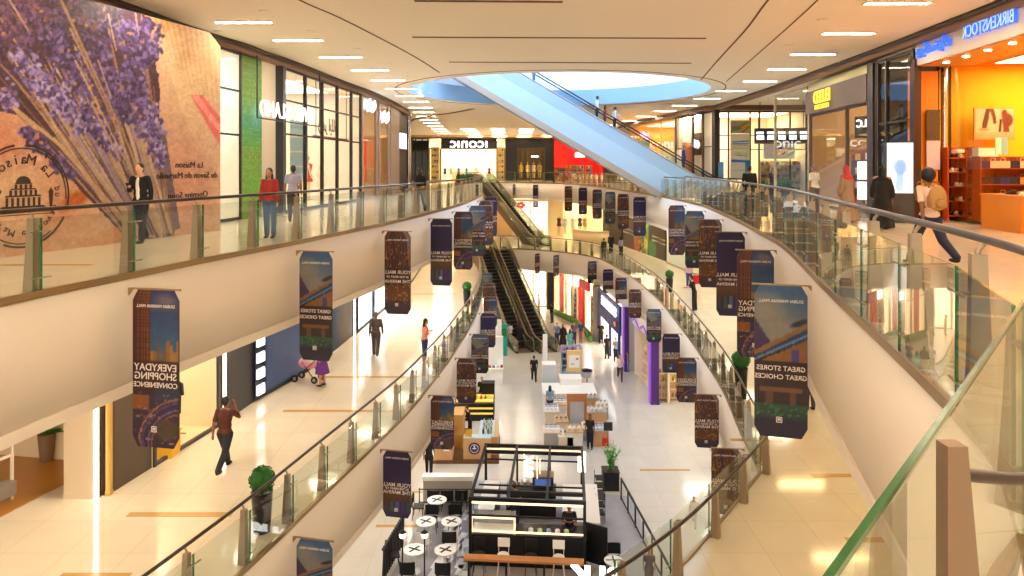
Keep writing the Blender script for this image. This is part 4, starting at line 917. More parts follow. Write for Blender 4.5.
b = MB(); b.bb(-.3, .3, -2, 2, 0, Zt, mat('near black brown', '2E2622', .5)); o = b.build('corner_pier', loc=(-7.75, 47.6, ZU)); tag(o, 'dark corner pier at the end of the upper left shops', 'pier')
sg = thing('projecting_sign', 'small white and blue lit sign box on the dark corner pier', 'sign', (-7.3, 46.6, 2.9), R(88)); b = MB(); b.prism([(-1.0, -.1), (1.0, -.1), (1.0, .1), (-1.0, .1)], 0, 1.0, glow('E4ECFF', 3)); b.build('light_face', sg); b = MB(); b.bb(-1.1, 1.1, -.14, .14, -.1, 0, GREY); b.bb(-1.1, 1.1, -.14, .14, 1.0, 1.1, GREY); b.build('case', sg)
b = MB(); b.cyl((0, 0, 0), (0, 0, Zt), .17, m=mat('chrome column', 'C8C4C0', .12, 1), n=20); b.cyl((0, 0, 0), (0, 0, .08), .22, m=STEEL, n=20); b.cyl((0, 0, Zt-.1), (0, 0, Zt), .22, m=STEEL, n=20); o = b.build('round_column', loc=(-7.35, 49.8, ZU)); tag(o, 'slim chrome column at the end of the left shop row', 'column')
# --- upper far end
Y0 = 87; fx = lambda px: (px-512)/F*Y0
b = MB(); b.bb(fx(395), fx(640), Y0-.6, Y0+.0, 5.2, ZC, SILL); b.bb(fx(395), fx(640), Y0-.8, Y0-.6, 5.35, ZC, mat('tan cove lip', 'D8B078', .6)); struct(b.build('trim_soffit_far'))  # paler tan lip in front of the far soffit
def wallbox(name, label, cat, x0, x1, y0, y1, z0, z1, m): 
    b = MB(); b.bb(-(x1-x0)/2, (x1-x0)/2, 0, y1-y0, 0, z1-z0, m); b.bb(-(x1-x0)/2-.02, (x1-x0)/2+.02, -.02, y1-y0, 0, .12, m); o = b.build(name, loc=((x0+x1)/2, y0, z0)); return tag(o, label, cat)
room((fx(409), Y0), (fx(428), Y0), 5, ZU, 5.2, '2E3A28', .5, out=1)
front('dark green shop front left of the iconic sign', (fx(409), Y0), (fx(428), Y0), ZU, 5.2, (.35, .7), (3.9,), .15, mat('dark green frame', '232A1C', .5))
room((fx(429), Y0), (fx(505), Y0), 7, ZU, 5.2, 'FBF3E2', 5, out=1, lampc='FFF2D8')
front('tall display windows at each end of the far shop with the round white letters', (fx(429), Y0), (fx(505), Y0), ZU, 4.0, (frac((fx(429), Y0), (fx(505), Y0), 440.5), frac((fx(429), Y0), (fx(505), Y0), 497)), (2.2,), .25, mat('warm brass frame', 'A08050', .4, .4), panes=False)
t = thing('shop_sign', 'black sign band reading iconic in round white letters at the far end', 'sign', (fx(469), Y0-.12, 4.62)); b = MB(); b.bb(-fx(512+28), fx(512+28), -.06, .1, -.62, .62, mat('black sign band', '16130F', .5)); b.build('band', t); lettering('\u0131con\u0131c', 1.75, glow('FFFFFF', 4), t, (0, -.12, 0), depth=.1, bold=.012, sx=1.15, name='letters')
room((fx(506), Y0), (fx(553), Y0), 5, ZU, 5.2, '6A5436', 1.6, out=1)
wallbox('dark_shop_surround', 'black surround of the far shop with mannequins, left side', 'shop front', fx(505.5), fx(517), Y0-.3, Y0, ZU, 5.2, mat('black lacquer', '0E0B0A', .3))
wallbox('dark_shop_surround', 'black surround of the far shop with mannequins, right side', 'shop front', fx(545), fx(553), Y0-.3, Y0, ZU, 5.2, MATS['black lacquer'])
wallbox('dark_shop_header', 'black header over the far shop with mannequins', 'shop front', fx(517), fx(545), Y0-.3, Y0, 4.1, 5.2, MATS['black lacquer'])
front('thin barred glass of the far black shop', (fx(517), Y0-.05), (fx(545), Y0-.05), ZU, 4.1, (.2, .4, .6, .8), (), .08, mat('gold bar', '7A6034', .4, .5), panes=False)
room((fx(554), Y0), (fx(603), Y0), 5, ZU, 5.2, 'E01E12', 3.2, out=1, floor=mat('pale shop floor', 'E4D8C4', .25))
front('open red toy shop front at the far end', (fx(554), Y0), (fx(603), Y0), ZU, 5.2, (.28,), (), .12, mat('red frame', 'E02A18', .5), panes=False)
wallbox('red_wall_board', 'plain bright red panel at the left of the toy shop', 'panel', fx(554.5), fx(566), Y0-.2, Y0-.05, 1.6, 5.1, mat('bright red panel', 'E8200F', .5))
# --- upper right
CR = [(10.3, 63.8), (12.9, 44.9)]
b = MB(); pth = [(9.6, 72), (10.15, 63.8), (12.75, 44.75), (13.3, 44.6), (18.9, 44.6)]
b.sweep(pth, [(0, 5.3), (0, ZC), (-.35, ZC), (-.35, 5.3)], SILL)
pr = smooth_path([(12.9, 44.6), (12.75, 36), (12.45, 30), (12.05, 23), (11.7, 19), (11.35, 15), (10.9, 10)]); b.sweep(pr, [(0, 5.35), (0, ZC), (.3, ZC), (.3, 5.35)], SILL, smooth=True); b.sweep(pr, [(-.08, 5.48), (-.08, ZC), (0, ZC), (0, 5.48)], DARK, smooth=True)
struct(b.build('trim_soffit_right'))
# orange-lit cafe and the white and brown shop
p0, p1 = (10.45, 63.0), (12.0, 51.4)
room(p0, p1, 6, ZU, 5.3, 'E8B45A', 5, out=1, lampc='FFD890')
front('amber lit shop front behind the top of the escalator rails', p0, p1, ZU, 5.3, [frac(p0, p1, x) for x in (661,)], (), .12, mat('pale frame', 'D8C8A8', .5))
p0, p1 = (12.0, 51.3), (12.9, 44.9)
room(p0, p1, 6, ZU, 5.3, 'F8F0E4', 0, out=1, q1=(13.05, 51.0))
t = thing('shop_ceiling_light', 'long narrow lit panel added to brighten the white topped shop', 'ceiling light', (12.72, 49.4, 5.25), math.atan2(-6.4, .55)); b = MB(); b.box((0, 0, 0), (3.2, .34, .03), WTRIM); b.build('frame', t); b = MB(); b.box((0, 0, -.025), (3.0, .26, .02), mat('added narrow shop lamp', 'FFFFFF', .5, em=30, emc='FFF4E2')); b.build('diffuser', t)  # glowing panel added to light the otherwise dark wedge
front('white topped shop window with dark bars left of the colourful poster shop', p0, p1, ZU, 5.3, [frac(p0, p1, x) for x in (693, 703)], (3.0,), .14, mat('dark bronze bar', '5A4434', .4, .3))
q = lambda px, Y: ((px-512)/F*Y, Y)
t = thing('shop_sign', 'glowing white blot shaped sign on a dark brown board, right of the escalator', 'sign', (*q(697.5, 48.2), 3.25), math.atan2(-6.4, .9)); b = MB(); b.bb(-.75, .75, -.1, 0, -.75, .75, mat('plum brown board', '5A3A3A', .5)); b.build('board', t); b = MB(); b.ball((0, -.12, 0), (.62, .06, .28), glow('FFFFFF', 6), 12, 8); b.ball((-.4, -.12, .12), (.22, .05, .3), glow('FFFFFF', 6)); b.ball((.35, -.12, -.1), (.3, .05, .2), glow('FFFFFF', 6)); b.build('glowing_logo', t)
wallbox('terracotta_board', 'terracotta panel left of the blot shaped sign', 'panel', *[q(x, 48.9)[0] for x in (682.5, 692)], 48.9, 49.0, 0, 3.4, mat('terracotta board', 'C87A4A', .6))
b = MB(); b.bb(-.16, .16, -.16, .16, 0, 5.3, mat('pale stone column', 'D8CCB8', .5)); b.bb(-.2, .2, -.2, .2, 0, .2, MATS['pale stone column']); o = b.build('square_column', loc=(*q(680.5, 51.2), ZU)); tag(o, 'pale square column between amber shop and white topped shop', 'column')
b = MB(); b.bb(-.16, .16, -.2, .2, 0, 5.3, mat('very dark column', '2E241E', .5)); b.bb(-.2, .2, -.24, .24, 0, .15, MATS['very dark column']); o = b.build('square_column', loc=(*q(716.5, 44.6), ZU)); tag(o, 'dark square column at the corner left of the poster shop', 'column')
# flat shop front facing the camera
YB = 45.0; bx = lambda px: (px-512)/F*YB
room((bx(718), YB), (bx(806), YB), 7, ZU, 5.3, 'F4E6C8', 4.2, out=1)
front('wide cream shop window with posters and products facing the camera on the right', (bx(718), YB), (bx(806), YB), ZU, 5.3, [frac((bx(718), YB), (bx(806), YB), x) for x in (728.5, 750, 759, 790)], (2.8, 3.7), .09, mat('dark bronze bar', '5A4434', .4, .3))
c = Canvas(0, 0, 1, 3, 40, 'E4D8B8'); qq = random.Random(11)
for k in range(4): c.line(.1, .5+k*.14, .9, .45+k*.15, .08, ['1E6AA8', '2E8AC8', 'D8B060', 'C8C060'][k])
for k in range(3): c.line(.15, 1.15+k*.1, .85, 1.3+k*.08, .05, ['C8C070', 'E0B86A', '3A9AC8'][k])
c.line(.1, 1.75, .9, 1.8, .16, '2E7AB8'); c.line(.2, 2.4, .8, 2.35, .1, 'D8C890')
t = thing('shop_poster', 'cream poster with blue and yellow brush lettering in the right shop window', 'poster', (bx(739.5), YB-.12, .9)); b = MB(); b.bb(-.62, .62, 0, .04, 0, 2.9, mat('poster board', 'D8CCA8', .6)); b.build('board', t)
print_mesh('print', 40, 90, lambda u, v: (-.6+u*1.2, 0*u-.01, v*2.88), lambda u, v: (u*.999, (1-v)*2.99), c, t, PRINT)
c = Canvas(0, 0, 1, 1, 40, 'B8A888'); c.blob(.7, .5, .3, .3, 'E0A030'); c.blob(.3, .6, .3, .2, '8A7860'); c.line(0, .9, .9, .1, .1, '6A9A3A'); c.line(.6, .9, .95, .5, .08, '5A8A2A')
t = thing('shop_poster', 'small orange and green picture above the brush lettering poster', 'poster', (bx(739.5), YB-.12, 3.85)); b = MB(); b.bb(-.62, .62, 0, .04, -.02, .82, MATS['poster board']); b.build('board', t)
print_mesh('print', 30, 30, lambda u, v: (-.6+u*1.2, 0*u-.01, v*.8), lambda u, v: (u*.999, (1-v)*.999), c, t, PRINT)
for px, cc, lab in ((721, '5A9AB8', 'slim blue stand at the left of the poster shop'), (748, '2E7FB4', 'tall blue stand right of the brush lettering poster')):
    b = MB(); b.bb(-.14, .14, -.1, .1, 0, 2.1 if px > 740 else 2.0, cloth(cc)); b.bb(-.2, .2, -.16, .16, 0, .06, GREY); o = b.build('display_stand', loc=(*q(px, 44.2), ZU)); tag(o, lab, 'stand')
YS = 41.0
t = thing('hanging_sign', 'slanted dark sign with five white word blocks over the bright product shop', 'sign', (*q(782, YS), 3.55), R(-14)); b = MB(); b.bb(-1.5, 1.5, 0, .5, -.42, .42, mat('charcoal sign', '332C28', .5)); b.bb(-1.5, 1.5, -.01, .5, -.5, -.42, mat('brown sign lip', '7A6044', .5)); b.build('sign_box', t)
for k in range(5):
    b = MB(); x = -1.2+k*.6; b.bb(x-.2, x+.2, -.03, 0, -.26, -.02, glow('E8F0FF', 3)); b.bb(x-.22, x+.18, -.03, 0, .08, .2, glow('E8F0FF', 3)); b.build('lit_word_block', t)
for x in (-1.2, 1.2): b = MB(); b.cyl((x, .2, .4), (x, .2, 2.0), .02, m=GREY, n=6); b.build('hanger_rod', t)
# glass return and the dark shop with golden letters
b = MB(); 
TAU = mat('taupe sign fascia', '5E4E42', .5)
p0, p1 = (13.3, 31.2), (12.7, 24.7)
room(p0, p1, 6, ZU, 5.3, 'A08058', 4.0, out=1, lampc='FFE4BC')
ed = front('taupe framed shop front with golden letters on the right', p0, p1, ZU, 4.0, [frac(p0, p1, x) for x in (847,)], (), .12, TAU)
ang = math.atan2(p1[1]-p0[1], p1[0]-p0[0])
t = thing('shop_sign', 'taupe fascia with raised golden letters over the right shop', 'sign', (p0[0], p0[1], 4.0), ang); L = math.dist(p0, p1)
b = MB(); b.bb(0, L, -.2, .1, 0, .98, TAU); b.build('fascia', t); lettering('ELEED', .72, glow('FFD040', 1.2), t, (L*.33, -.25, .6), depth=.06, bold=.01, name='letters'); lettering('COLLECTION', .27, glow('FFD040', 1), t, (L*.33, -.25, .2), depth=.04, name='letters')
b = MB(); b.bb(0, L, -.1, 0, .98, 1.3, mat('pale upper band', 'E8E0B0', .5)); b.build('upper_band', t)  # plain pale band above the taupe fascia
front('clear glass return panel at the left corner of the golden letter shop', (13.35, 35.5), (13.3, 31.3), ZU, 5.3, (), (), .05, mat('pale frame', 'D8C8A8', .5))
b = MB(); b.bb(-.18, .18, -.2, .2, 0, 5.3, mat('dark taupe column', '3E322A', .4)); b.bb(-.22, .22, -.24, .24, 0, .15, MATS['dark taupe column']); o = b.build('square_column', loc=(12.7, 24.5, ZU)); tag(o, 'dark taupe column right of the golden letter shop', 'column')
b = MB(); b.bb(-.1, .1, -.14, .14, 0, 5.3, MATS['dark taupe column']); b.bb(-.14, .14, -.18, .18, 0, .15, MATS['dark taupe column']); o = b.build('square_column', loc=(13.35, 31.3, ZU)); tag(o, 'dark narrow column left of the golden letter shop', 'column')
# dark glass shop
p0, p1 = (12.62, 24.2), (12.3, 21.4)
room(p0, p1, 3, ZU, 5.3, '4A3428', .9, out=1, q1=(13.4, 23.6), floor=mat('dark shop floor', '5A4434', .3))
front('dark reflective shop front behind the lit poster stand', p0, p1, ZU, 5.3, [.06, .3], (3.15,), .1, mat('dark taupe column', '3E322A', .4))
c = Canvas(0, 0, 1, 2, 40, 'F0F8FF'); c.blob(.45, .5, .14, .16, 'B8C8D8', .9); c.blob(.5, .95, .3, .38, '5A7FC0', .8); c.line(.5, .9, .45, 1.8, .3, '6A8FD0', .8); c.line(.7, .6, .85, .3, .12, 'A8B8D8', .8)
t = thing('lit_poster_stand', 'freestanding bright white poster screen showing a figure in blue', 'screen', (*q(900, 21.0), ZU+.15), R(-10)); b = MB(); b.bb(-.4, .4, .02, .12, 0, 2.3, GREY); b.bb(-.5, .5, -.15, .3, -.15, -.05, GREY); b.bb(-.1, .1, 0, .1, -.1, 0, GREY); b.build('case', t)
m = vcol_mat('lit poster face', .4); bs = m.node_tree.nodes['Principled BSDF']; m.node_tree.links.new([x for x in m.node_tree.nodes if x.type == 'VERTEX_COLOR'][0].outputs[0], bs.inputs['Emission Color']); bs.inputs['Emission Strength'].default_value = .8
print_mesh('lit_face', 30, 60, lambda u, v: (-.36+u*.72, 0*u, .75+v*1.5), lambda u, v: (u*.999, (1-v)*1.999), c, t, m)
# shoe shop
OW = 'F0A010'
s0, s1 = (13.95, 22.9), (12.75, 13.5)
room((13.95, 22.9), (12.75, 13.5), 5.5, ZU, 4.95, 'F0BE00', 6.5, out=1, lampc='FFE0A8', floor=mat('amber floor', 'D88A28', .3), ceil='E08A20')
b = MB(); b.bb(-.42, .42, -.1, .1, 0, 4.7, mat('orange shop wall', 'E88A10', .6)); b.bb(-.43, .43, -.12, .12, 0, .15, MATS['orange shop wall']); o = b.build('orange_pier', loc=(13.0, 22.15, ZU)); tag(o, 'orange pier at the left side of the shoe shop', 'pier')
sh = front('tall glass front of the orange shoe shop', s0, s1, ZU, 4.95, [frac(s0, s1, 948.5)], (), .1, mat('dark red brown frame', '3A1E14', .4, .3))
b = MB(); b.cyl((0, 0, 0), (0, 0, 4.95), .1, m=MATS['chrome column'], n=16); b.cyl((0, 0, 0), (0, 0, .06), .15, m=STEEL, n=16); b.cyl((0, 0, 4.8), (0, 0, 4.95), .13, m=STEEL, n=16); o = b.build('round_column', loc=(*q(944.5, 22.1), ZU)); tag(o, 'slim chrome column at the door of the orange shoe shop', 'column')
b = MB(); b.bb(-.1, .1, -.13, .13, 0, 4.95, MATS['dark red brown frame']); b.bb(-.13, .13, -.16, .16, 0, .12, MATS['dark red brown frame']); o = b.build('square_column', loc=(*q(915.5, 21.3), ZU)); tag(o, 'dark brown column between lit poster stand and orange pier', 'column')
f0, f1 = Vector((12.25, 21.25)), Vector((11.35, 12.6)); fd_ = f1-f0; fl = fd_.length; fa = math.atan2(fd_.y, fd_.x)
t = thing('shop_sign', 'white fascia with glowing blue birkenstock letters at top right', 'sign', (f0.x, f0.y, 4.74), fa)
b = MB(); b.prism([(0, 0), (fl, 0), (fl, 1.6), (0, 1.6)], 0, .84, mat('white sign fascia', 'EADFD4', .35)); b.build('fascia', t)
b = MB(); b.bb(.05, fl-.05, .08, 1.5, -.02, 0, mat('orange soffit', 'C8843A', .4)); b.build('soffit_panel', t)
for k in range(6): b = MB(); b.cyl((.9+k*1.05, .45, -.035), (.9+k*1.05, .45, -.02), .08, m=SPOT, n=12); b.build('downlight', t)
BL = mat('blue lit letter', '3A6AF0', .5, em=.55, emc='3F74FF')
fxp = lambda px: frac(f0, f1, px)*fl
lettering('BIRKENSTOCK', .46, BL, t, (fxp(991), -.06, .45), depth=.08, bold=.008, sx=.74, name='letters')
lettering('BIRKENSTOCK', .46, glow('A8C8FF', 1), t, (fxp(991), -.105, .45), depth=.02, sx=.74, name='letter_faces', bold=-.004)
ar = thing('arabic_sign', 'glowing blue arabic script on the white fascia left of the blue letters', 'sign', (f0.x, f0.y, 4.74), fa); x0 = fxp(935)
lettering('\uFED9\uFEEE\uFE98\uFEB4\uFEE8\uFEDB\uFEAE\uFEF4\uFE91', .44, BL, ar, (x0, -.06, .42), depth=.08, bold=.012, name='script')

# ---------------------------------------------------------------- middle floor shops
ZB = ZU-FAS+.05
gl = lambda px, Y: ((px-512)/F*Y, Y)
def wallrun(name, pts, z0, z1, c, th=.2, out=1):
    b = MB(); b.sweep(pts, [(0, z0), (0, z1), (th*out, z1), (th*out, z0)], mat('wall '+c, c, .6)); return struct(b.build(name))
def skirt(name, pts, z0, c='6A5644'):
    b = MB(); b.sweep(pts, [(-.02, z0), (-.02, z0+.12), (.0, z0+.12), (.0, z0)], mat('skirting '+c, c, .5)); return struct(b.build(name))
room((-11.8, 9.0), (-10.15, 16.2), 6, ZM, ZB, 'D0B070', 2.8, floor=WOODF, q1=(-14.5, 22.5))
lad = thing('ladder_shelf', 'white open ladder shelf on the wooden floor at the far left edge', 'shelf', (-11.0, 15.0, ZM), R(75)); wm = mat('white powder coat', 'ECE6DA', .4)
for x in (-.3, .3): b = MB(); b.box((x, 0, 1.3), (.05, .05, 2.6), wm); b.build('upright', lad)
for z in (.3, 1.0, 1.4, 1.8, 2.3): b = MB(); b.box((0, 0, z), (.6, .25 if z < .5 else .05, .05 if z > .5 else .3), wm if z > .5 else mat('grey crate', '8A8078', .6)); b.build('rung', lad)
st = thing('wooden_stool', 'low wooden stool on the wooden shop floor at left', 'stool', (-12.3, 18.2, ZM)); wd_ = mat('oak', 'B07A3E', .5)
b = MB(); b.box((0, 0, .5), (.7, .5, .06), mat('grey cushion', '8A8684', .8)); b.build('seat', st)
for x in (-.3, .3):
    for y in (-.2, .2): b = MB(); b.box((x, y, .23), (.05, .05, .46), wd_); b.build('leg', st)
LED = glow('FFF6E4', 9)
b = MB(); b.bb(-.33, .33, -.4, .4, 0, 3.8, mat('pillar cream', 'E4D6C0', .4)); b.bb(-.34, .34, -.41, .41, 0, .1, mat('pillar cream', 'E4D6C0', .4)); o = b.build('square_column', loc=(-9.5, 15.75, ZM)); tag(o, 'cream square column with a lit edge at lower left', 'column')
t = thing('led_strip', 'vertical white light strip on the edge of the cream column', 'light', (-9.12, 15.36, ZM)); b = MB(); b.bb(-.035, .035, -.03, .02, .02, 3.7, LED); b.build('diffuser', t); b = MB(); b.bb(-.05, .05, .02, .05, 0, 3.72, STEEL); b.build('channel', t)
wallrun('wall_left_middle_1', [(-9.1, 15.5), (-8.92, 15.75), (-8.72, 16.95)], ZM, ZB, '584A3E')
b = MB(); b.bb(-.05, .05, -.05, .05, 0, 3.75, mat('brass strip', 'D8B060', .3, .6)); b.bb(-.06, .06, -.06, .06, 0, .1, MATS['brass strip']); o = b.build('brass_trim', loc=(-8.95, 15.55, ZM)); tag(o, 'vertical brass edge trim between cream column and dark wall', 'trim')
room((-8.7, 17.0), (-8.25, 19.6), 5, ZM, ZB, 'F6EAD0', 5, floor=mat('bright shop floor', 'E8D8B4', .3), lampc='FFF0D4')
front('open bright shop entrance behind the tower print banner on the left', (-8.7, 17.0), (-8.25, 19.6), ZM, ZB, (), (3.2,), .08, mat('dark grey stone', '403C40', .4), panes=False)
wallrun('wall_left_middle_2', [(-8.22, 19.7), (-8.02, 21.6)], ZM, ZB, '403C40')
t = thing('led_strip', 'vertical white light strip beside the dark grey shop pier above the man in dark red', 'light', (-8.17, 19.85, ZM)); b = MB(); b.bb(0, .05, -.05, .05, .05, 3.7, LED); b.build('diffuser', t); b = MB(); b.bb(-.03, 0, -.07, .07, .03, 3.72, STEEL); b.build('channel', t)
wallrun('wall_left_middle_3', [(-8.02, 21.6), (-7.88, 22.2), (-7.26, 24.9), (-6.98, 28.4)], ZM, ZB, '2A3A54')
t = thing('video_wall', 'long blue grey video wall beside the woman with the stroller', 'screen', (-7.84, 22.2, ZM), math.atan2(2.7, .62))
mw = mat('blue grey video wall', '2A3650', .3, em=.08, emc='6E90C4', noise=(1.2, .35)); b = MB(); b.bb(0, 2.75, -.06, 0, .2, 3.6, mw); b.build('screen_face', t); b = MB(); b.bb(-.05, 2.8, -.03, .0, .12, 3.68, GREY); b.build('bezel', t)
t = thing('lit_checker_strip', 'vertical column of white lit squares left of the blue video wall', 'screen', (-7.9, 21.65, ZM), math.atan2(.6, .14))
for k in range(7): b = MB(); b.bb(0, .38, -.05, 0, .2+k*.5, .5+k*.5, glow('F0F4FF', 3)); b.build('lit_square', t)
b = MB(); b.bb(-.06, .44, 0, .04, .1, 3.7, mat('near black panel', '16161C', .4)); b.build('backing', t)
wallrun('wall_left_middle_4', [(-6.98, 28.4), (-6.84, 30.6)], ZM, ZB, '4E4236')
t = thing('led_strip', 'vertical light strip next to the bronze wall right of the station roof banner', 'light', (-6.82, 30.2, ZM)); b = MB(); b.bb(0, .05, -.06, .06, .05, 3.7, LED); b.build('diffuser', t); b = MB(); b.bb(-.03, 0, -.08, .08, .03, 3.72, STEEL); b.build('channel', t)
room((-6.82, 30.8), (-6.5, 36.5), 5, ZM, ZB, 'F0F6FF', 16, lampc='E8F2FF')
front('bright white shop entrance behind the man in the brown suit', (-6.82, 30.8), (-6.5, 36.5), ZM, ZB, (.5,), (2.7, 3.2), .12, mat('navy frame', '1E2438', .4))
wallrun('wall_left_middle_5', [(-6.5, 36.6), (-6.35, 45), (-6.8, 55), (-8, 68), (-8, 76)], ZM, ZB, 'E8D8BC'); skirt('baseboard_left', [(-6.48, 36.6), (-6.33, 45), (-6.78, 55), (-7.98, 68)], ZM)
# far end of the middle floor
wallrun('wall_far_middle', [(-8, 76), (0, 75)], ZM, ZB, 'E8C890')
def goods(label, group, cat, name, spots_, size, cols, seed=0, shape='box'):
    q = random.Random(seed); protos = {}
    for i, p in enumerate(spots_):
        c_ = cols[i % len(cols)]
        if c_ not in protos:
            b = MB(); w_, d_, h_ = size; m = cloth(c_)
            if shape == 'box': b.prism([(-w_/2, -d_/2), (w_/2, -d_/2), (w_/2, d_/2), (-w_/2, d_/2)], 0, h_*.85, m); b.box((0, 0, h_*.9), (w_*1.05, d_*1.05, h_*.2), m)
            elif shape == 'shoe': b.ball((0, .02, h_*.3), (w_*.4, d_*.5, h_*.35), m, 10, 6); b.ball((0, -d_*.28, h_*.55), (w_*.36, d_*.24, h_*.45), m, 10, 6); b.box((0, 0, .012), (w_*.75, d_, .024), m)
            elif shape == 'garment': b.prism([(-.06, 0), (.06, 0), (w_*.5, -.1), (w_*.55, -.4), (w_*.38, -.42), (w_*.36, -h_), (-w_*.36, -h_), (-w_*.38, -.42), (-w_*.55, -.4), (-w_*.5, -.1)], -d_/2, d_/2, m, Matrix.Rotation(R(90), 4, 'Z') @ Matrix.Rotation(R(90), 4, 'X')); b.tube([(0, 0, 0), (0, 0, .06), (.0, .03, .09)], .006, STEEL, 5)
            elif shape == 'bottle': b.lathe([(w_*.5, 0), (w_*.5, h_*.6), (w_*.2, h_*.75), (w_*.2, h_)], (0, 0, 0), m, 10)
            elif shape == 'bag': b.prism([(-w_/2, -d_/2), (w_/2, -d_/2), (w_*.42, d_/2), (-w_*.42, d_/2)], 0, h_*.7, m); b.tube([(-w_*.25, 0, h_*.65), (-w_*.2, 0, h_), (w_*.2, 0, h_), (w_*.25, 0, h_*.65)], .012, m, 5)
            o = b.build(name); protos[c_] = o
        else: o = protos[c_].copy(); COL.objects.link(o)
        o.location = p[:3]; o.rotation_euler = (0, 0, p[3] if len(p) > 3 else q.uniform(-.2, .2)); tag(o, label, cat, group)
def shelf(label, x, y, z, w_, h, n, rz=0, c='C8A070', d=.4, name='display_shelf', back=True):
    t = thing(name, label, 'shelf', (x, y, z), rz); m = mat('shelf '+c, c, .5)
    for sx in (-1, 1): b = MB(); b.box((sx*w_/2, 0, h/2), (.04, d, h), m); b.build('side_panel', t)
    if back: b = MB(); b.box((0, d/2, h/2), (w_, .02, h), m); b.build('back_panel', t)
    zs = [h*(k+.35)/(n+.1) for k in range(n)]
    for zz in zs: b = MB(); b.box((0, 0, zz), (w_-.04, d, .03), m); b.build('shelf_board', t)
    return t, zs
def shelf_goods(label, group, x, y, z, w_, zs, rz, per, size, cols, seed, shape='box', name='product', cat='product'):
    sp = []; c, s_ = math.cos(rz), math.sin(rz)
    for zz in zs:
        for k in range(per): u = -w_/2+.2+(w_-.4)*k/max(1, per-1); sp.append((x+u*c+.0*s_, y+u*s_, z+zz+.017, rz))
    random.Random(seed).shuffle(sp); goods(label, group, cat, name, sp, size, cols, seed, shape)
def mannequin(label, x, y, z, rz, c, head='E8D8C0', scale=1.0, group=None):
    t = thing('mannequin', label, 'mannequin', (x, y, z), rz, group); k = scale; m = mat('mannequin '+head, head, .4); b = MB()
    b.ball((0, 0, 1.62*k), (.075*k, .09*k, .11*k), m); b.cyl((0, 0, 1.4*k), (0, 0, 1.55*k), .045*k, m=m); b.cyl((-.09*k, 0, .0), (-.08*k, 0, .8*k), .05*k, .08*k, m); b.cyl((.09*k, 0, 0), (.08*k, 0, .8*k), .05*k, .08*k, m)
    for s_ in (-1, 1): b.tube([(s_*.17*k, 0, 1.38*k), (s_*.24*k, .03*k, 1.1*k), (s_*.22*k, .1*k, .85*k)], [.045*k, .036*k, .026*k], m)
    b.build('figure', t); b = MB(); b.lathe([(.2*k, .7*k), (.17*k, .95*k), (.13*k, 1.05*k), (.17*k, 1.25*k), (.19*k, 1.38*k), (.08*k, 1.43*k)], (0, 0, 0), cloth(c), 14)
    b.build('garment', t); b = MB(); b.lathe([(.22, 0), (.22, .02)], (0, 0, 0), STEEL, 14); b.build('base_plate', t); return t
Yf = 72.0; mx = lambda px, Y=Yf: (px-512)/F*Y
room((mx(512), Yf+1), (mx(549), Yf+1), 5, ZM, ZB, 'F6EEDC', 7)
front('bright jewellery shop on the middle floor behind the escalator top', (mx(512), Yf+1), (mx(549), Yf+1), ZM, ZB, (.5,), (2.6,), .1, mat('pale frame', 'D8C8A8', .5), panes=False)
t = thing('flower_logo', 'red flower shaped sign over the bright jewellery shop', 'sign', (mx(521), Yf+.9, ZM+3.3)); b = MB()
for k in range(5): b.ball((.28*math.cos(k*1.257), 0, .22*math.sin(k*1.257)), (.2, .06, .16), glow('F02810', 2))
b.build('petals', t)
for k, px in enumerate((516, 524, 532, 540)):
    t = thing('glass_display_case', 'lit glass display case in the bright jewellery shop', 'display case', (mx(px, 71.4), 71.4, ZM), 0, 'display cases of the jewellery shop'); b = MB(); b.box((0, 0, .4), (.7, .6, .8), wm); b.build('cabinet', t); b = MB(); b.box((0, 0, 1.05), (.66, .56, .5), SGL); b.build('glass_top', t); b = MB(); b.box((0, 0, .83), (.5, .4, .06), mat('gold tray', 'E8C070', .3, .5)); b.build('tray', t)
wallrun('wall_far_middle_2', [(mx(549), 73.0), (mx(563), 72.9)], ZM, ZB, 'F0DCA8')
room((mx(563), Yf+.9), (mx(603, 69.5), 69.5), 5, ZM, ZB, 'F4DCA8', 5)
for k, (px, c_) in enumerate(((559, '6A5040'), (565, 'E8E0D0'), (573, 'F4F0E8'), (580, '4A4A50'), (585, 'C89A50'))): mannequin('mannequin in %s clothes in the middle floor window below the far banners' % ('brown', 'cream', 'white', 'dark grey', 'tan')[k], mx(px, 70.6), 70.6, ZM+.5, R(180), c_, scale=1.15)
b = MB(); cpts = [(mx(571), 70.0), (mx(580), 68.2), (mx(592), 67.3), (mx(603), 67.4)]; b.sweep(smooth_path(cpts, .4), [(0, ZM), (0, ZM+1.0), (.35, ZM+1.0), (.35, ZM)], mat('curved cream plinth', 'F0D8A4', .4), smooth=True); b.sweep(smooth_path(cpts, .4), [(-.05, ZM+1.0), (-.05, ZM+1.1), (.5, ZM+1.1), (.5, ZM+1.0)], MATS['curved cream plinth']); tag(b.build('curved_plinth'), 'curved cream display plinth in front of the mannequins, middle floor far end', 'plinth')
wallrun('wall_far_middle_3', [(mx(603, 69.5), 69.4), (10.05, 64.0)], ZM, ZB, '2E2018')
pb0, pb1 = (10.1, 63.7), (11.7, 53.4); pa = math.atan2(pb1[1]-pb0[1], pb1[0]-pb0[0]); pL = math.dist(pb0, pb1)
c = Canvas(0, 0, 4, 1, 60, '33241A'); c.blob(1.45, .5, .35, .9, 'C85A1E', .9); c.blob(2.1, .5, .3, .6, '2E8A3A'); c.blob(2.35, .4, .25, .9, '5AA83E'); c.blob(2.3, .7, .2, .2, 'E8D070'); c.blob(2.9, .8, .4, .3, '2E7A3A')
